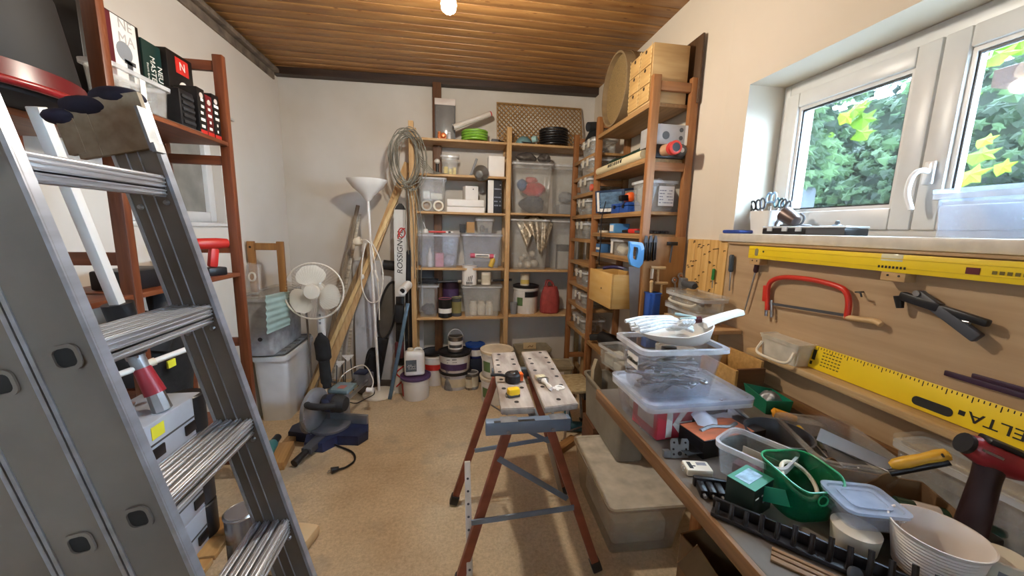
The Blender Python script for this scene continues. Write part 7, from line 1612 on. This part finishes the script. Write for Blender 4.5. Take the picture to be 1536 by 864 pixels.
# rivet gun / caulking tool
t = T('rivet_gun', 'black hand riveter hung slanted on the panel right of the hacksaw', 'riveter', (1.240, .80, 1.20))
o = Vector(t.o.location)
a, c = hq(1352, 443, 1.238), hq(1470, 508, 1.238)
a, c = PX(1352, 443, 1.238)-o, PX(1468, 508, 1.238)-o; d_ = PX(1484, 486, 1.238)-o; m1 = PX(1380, 440, 1.238)-o; nz_ = PX(1350, 462, 1.238)-o
t.p('lower_arm', B().beam(m1*.9+a*.1, c, .026, .02, .004, (1, 0, 0)), MDG); t.p('upper_arm', B().beam(a, (a+d_)*.5, .024, .022, .004, (1, 0, 0)), MK); t.p('upper_arm', B().beam((a+d_)*.5, d_, .018, .018, .004, (1, 0, 0)), MK); t.p('nose', B().cyl(a+Vector((-.002, .004, -.002)), nz_, .012, .008, 14), MK); t.p('spring', B().cyl(PX(1430, 480, 1.236)-o, PX(1455, 484, 1.236)-o, .005, .005, 10), MST); t.p('pivot', B().cyl(m1+Vector((-.014, 0, 0)), m1+Vector((.012, 0, 0)), .008, .008, 14), MST)
# screwdrivers on the panel
for nm, lab, top, mid, bot, cm_, r_ in (('screwdriver', 'green handled screwdriver at the left of the panel', (1071, 403), (1069, 420), (1068, 432), mat('grip_green', '#1E7A34', .35), .008), ('screwdriver', 'big grey handled screwdriver on the panel', (1098, 382), (1096, 408), (1094, 436), mat('grip_slate', '#3A4650', .4), .011), ('screwdriver', 'dark red handled screwdriver with a long thin shaft on the panel', (1139, 380), (1133, 409), (1117, 466), mat('grip_wine', '#3A1A22', .4), .010)):
    a, m_, c = PX(*top, 1.246), PX(*mid, 1.246), PX(*bot, 1.246)
    t = T(nm, lab, 'screwdriver', m_); o = Vector(m_)
    t.p('handle', B().tube([a-o, (a-o)*.9, (a-o)*.5, (a-o)*.1, (m_-o)], r_, 12, False, [r_*.6, r_, r_*.9, r_, r_*.6]), cm_); t.p('shaft', B().cyl(m_-o, c-o, r_*.33, r_*.3, 10), MST)
S('panel_peg', 'thin dark metal peg on the pine boards left of the screwdrivers', 'peg', B().cyl((0, 0, 0), (-.03, .0, -.004), .002, .002, 8), MK, PX(1078, 373, 1.257))
t = T('purple_folding_rule', 'purple folding rule lying behind the long ruler on its ledge', 'rule', (1.258, .70, BZ+.272)); 
t.p('leaf', B().bx(-.004, .0035, -.16, .03, 0, .014, .002), mat('rule_purple', '#3A2438', .45)); t.p('leaf', B().bx(-.004, .0035, -.16, -.02, .0145, .026, .002), MC['rule_purple'])
# ================================================================== on the window sill
ZS = WZ0+.0005
p = PZ(1155, 345, 1.425)
def sl(px, py, x): return PX(px, py, x)
c = sl(1160, 343, 1.36)
t = T('pen_pot', 'white square pot with scissors on the window sill', 'pot', (1.37, 1.475, ZS), R(10))
t.p('pot', B().loft([[(x, y, 0) for x, y in rrect(.085, .085, .012)], [(x, y, .10) for x, y in rrect(.10, .10, .012)], [(x, y, .10) for x, y in rrect(.094, .094, .010)], [(x, y, .004) for x, y in rrect(.08, .08, .010)]]), MW)
for i, (lab, dx, dy, cm_, rx_, an) in enumerate((('black looped scissors at the left of the white pot', -.01, .03, MK, .02, -25), ('second black scissors leaning left in the white pot', 0, .018, MDG, .022, -12), ('pale blue handled scissors standing highest in the white pot', .0, -.004, mat('scissor_blue', '#9CC0E0', .35), .02, 2), ('dark teal scissors in the middle of the white pot', .01, -.018, mat('scissor_teal', '#3E5C60', .4), .018, 10), ('grey black tongs leaning right in the white pot', 0, -.035, MDG, .016, 24))):
    t = T('scissors', lab, 'scissors', (1.37+dx, 1.475+dy, ZS+.006), 0, None, (R(an), 0, 0))
    for s in (-1, 1): t.p('handle', B().torus((0, .012*s, .13+(.022 if i == 2 else 0)), rx_*.72, .0042, 20, 8, RY(90), 1.45, .9), cm_)
    t.p('blade', B().bx(-.0015, .0015, -.007, .007, 0, .115, .0005), MST)
S('plastic_cover', 'dark blue plastic lid lying at the left end of the window sill', 'lid', B().bx(-.035, .035, -.055, .055, 0, .016, .006), mat('lid_blue_dark', '#24408C', .4, 0, .05), (1.29, 1.545, ZS))
# black flat case and small spot lamp
t = T('flat_case', 'flat black case with a pale lid on the window sill', 'case', (1.335, 1.235, ZS), R(0))
t.p('base', B().bx(-.045, .05, -.17, .17, 0, .024, .003), MK); t.p('lid', B().bx(-.046, .052, -.172, .172, .0245, .032, .003), mat('lid_greywhite', '#BFC4C8', .35, 0, .05), 'pale lid')
for y in (-.0, .06, .13): t.p('clip', B().bx(-.05, -.045, y-.012, y+.012, .012, .03, .001), MC['lid_greywhite'])
t.p('grey_end', B().bx(-.0465, -.045, -.17, -.03, .002, .023), MDG)
t = T('spot_lamp', 'small bronze spot lamp lying on the flat case', 'lamp', (1.345, 1.335, ZS+.0325), R(0))
sm_ = TR(0, 0.0, .036) @ RX(-62) @ RY(0)
t.p('shade', B().lathe([(.012, -.04), (.02, -.035), (.028, -.005), (.032, .03), (.029, .03), (.024, -.002), (.002, -.02)], 26, sm_), mat('lamp_bronze', '#5A4A44', .35, .5, .1)); t.p('lens', B().lathe([(.028, .026), (.016, .034), (.002, .036)], 22, sm_), MST)
t.p('bracket', B().tube(bez([(0, -.045, .05), (0, -.062, .035), (0, -.055, .012), (0, -.03, .004), (0, .04, .004)], 6), .004, 8), MDG); t.p('base', B().lathe([(.018, 0), (.018, .004), (.012, .007)], 18, TR(0, -.075, 0)), MDG)
S('round_dial', 'small dark knob with a pale ring on the flat case', 'knob', B().lathe([(.014, 0), (.016, .003), (.008, .008), (.006, .018), (.002, .02)], 18), MDG, (1.35, 1.145, ZS+.0325))
t = crate('bluish clear tub standing on the sill at the right edge of the view', .13, .20, .115, (1.355, .76, ZS), 0, CLB, True, tap=.9, lm=MC['blue_lid'])
# dark hanging block outside the right sash
t = T('bird_feeder', 'small dark brown wooden bird feeder hanging outside the right window sash', 'bird feeder', PX(1530, 125, 1.62))
t.p('body', B().bx(-.03, .03, -.045, .045, -.0, .05, .003), wood('feeder', '#4A2A18', '#341C0E', 'y')); t.p('cord', B().cyl((0, 0, .05), (0, 0, .4), .002, .002, 6), MK)
# yellow small box on the ledge by the ruler start is the ruler's own end; print on the floor box stays plain
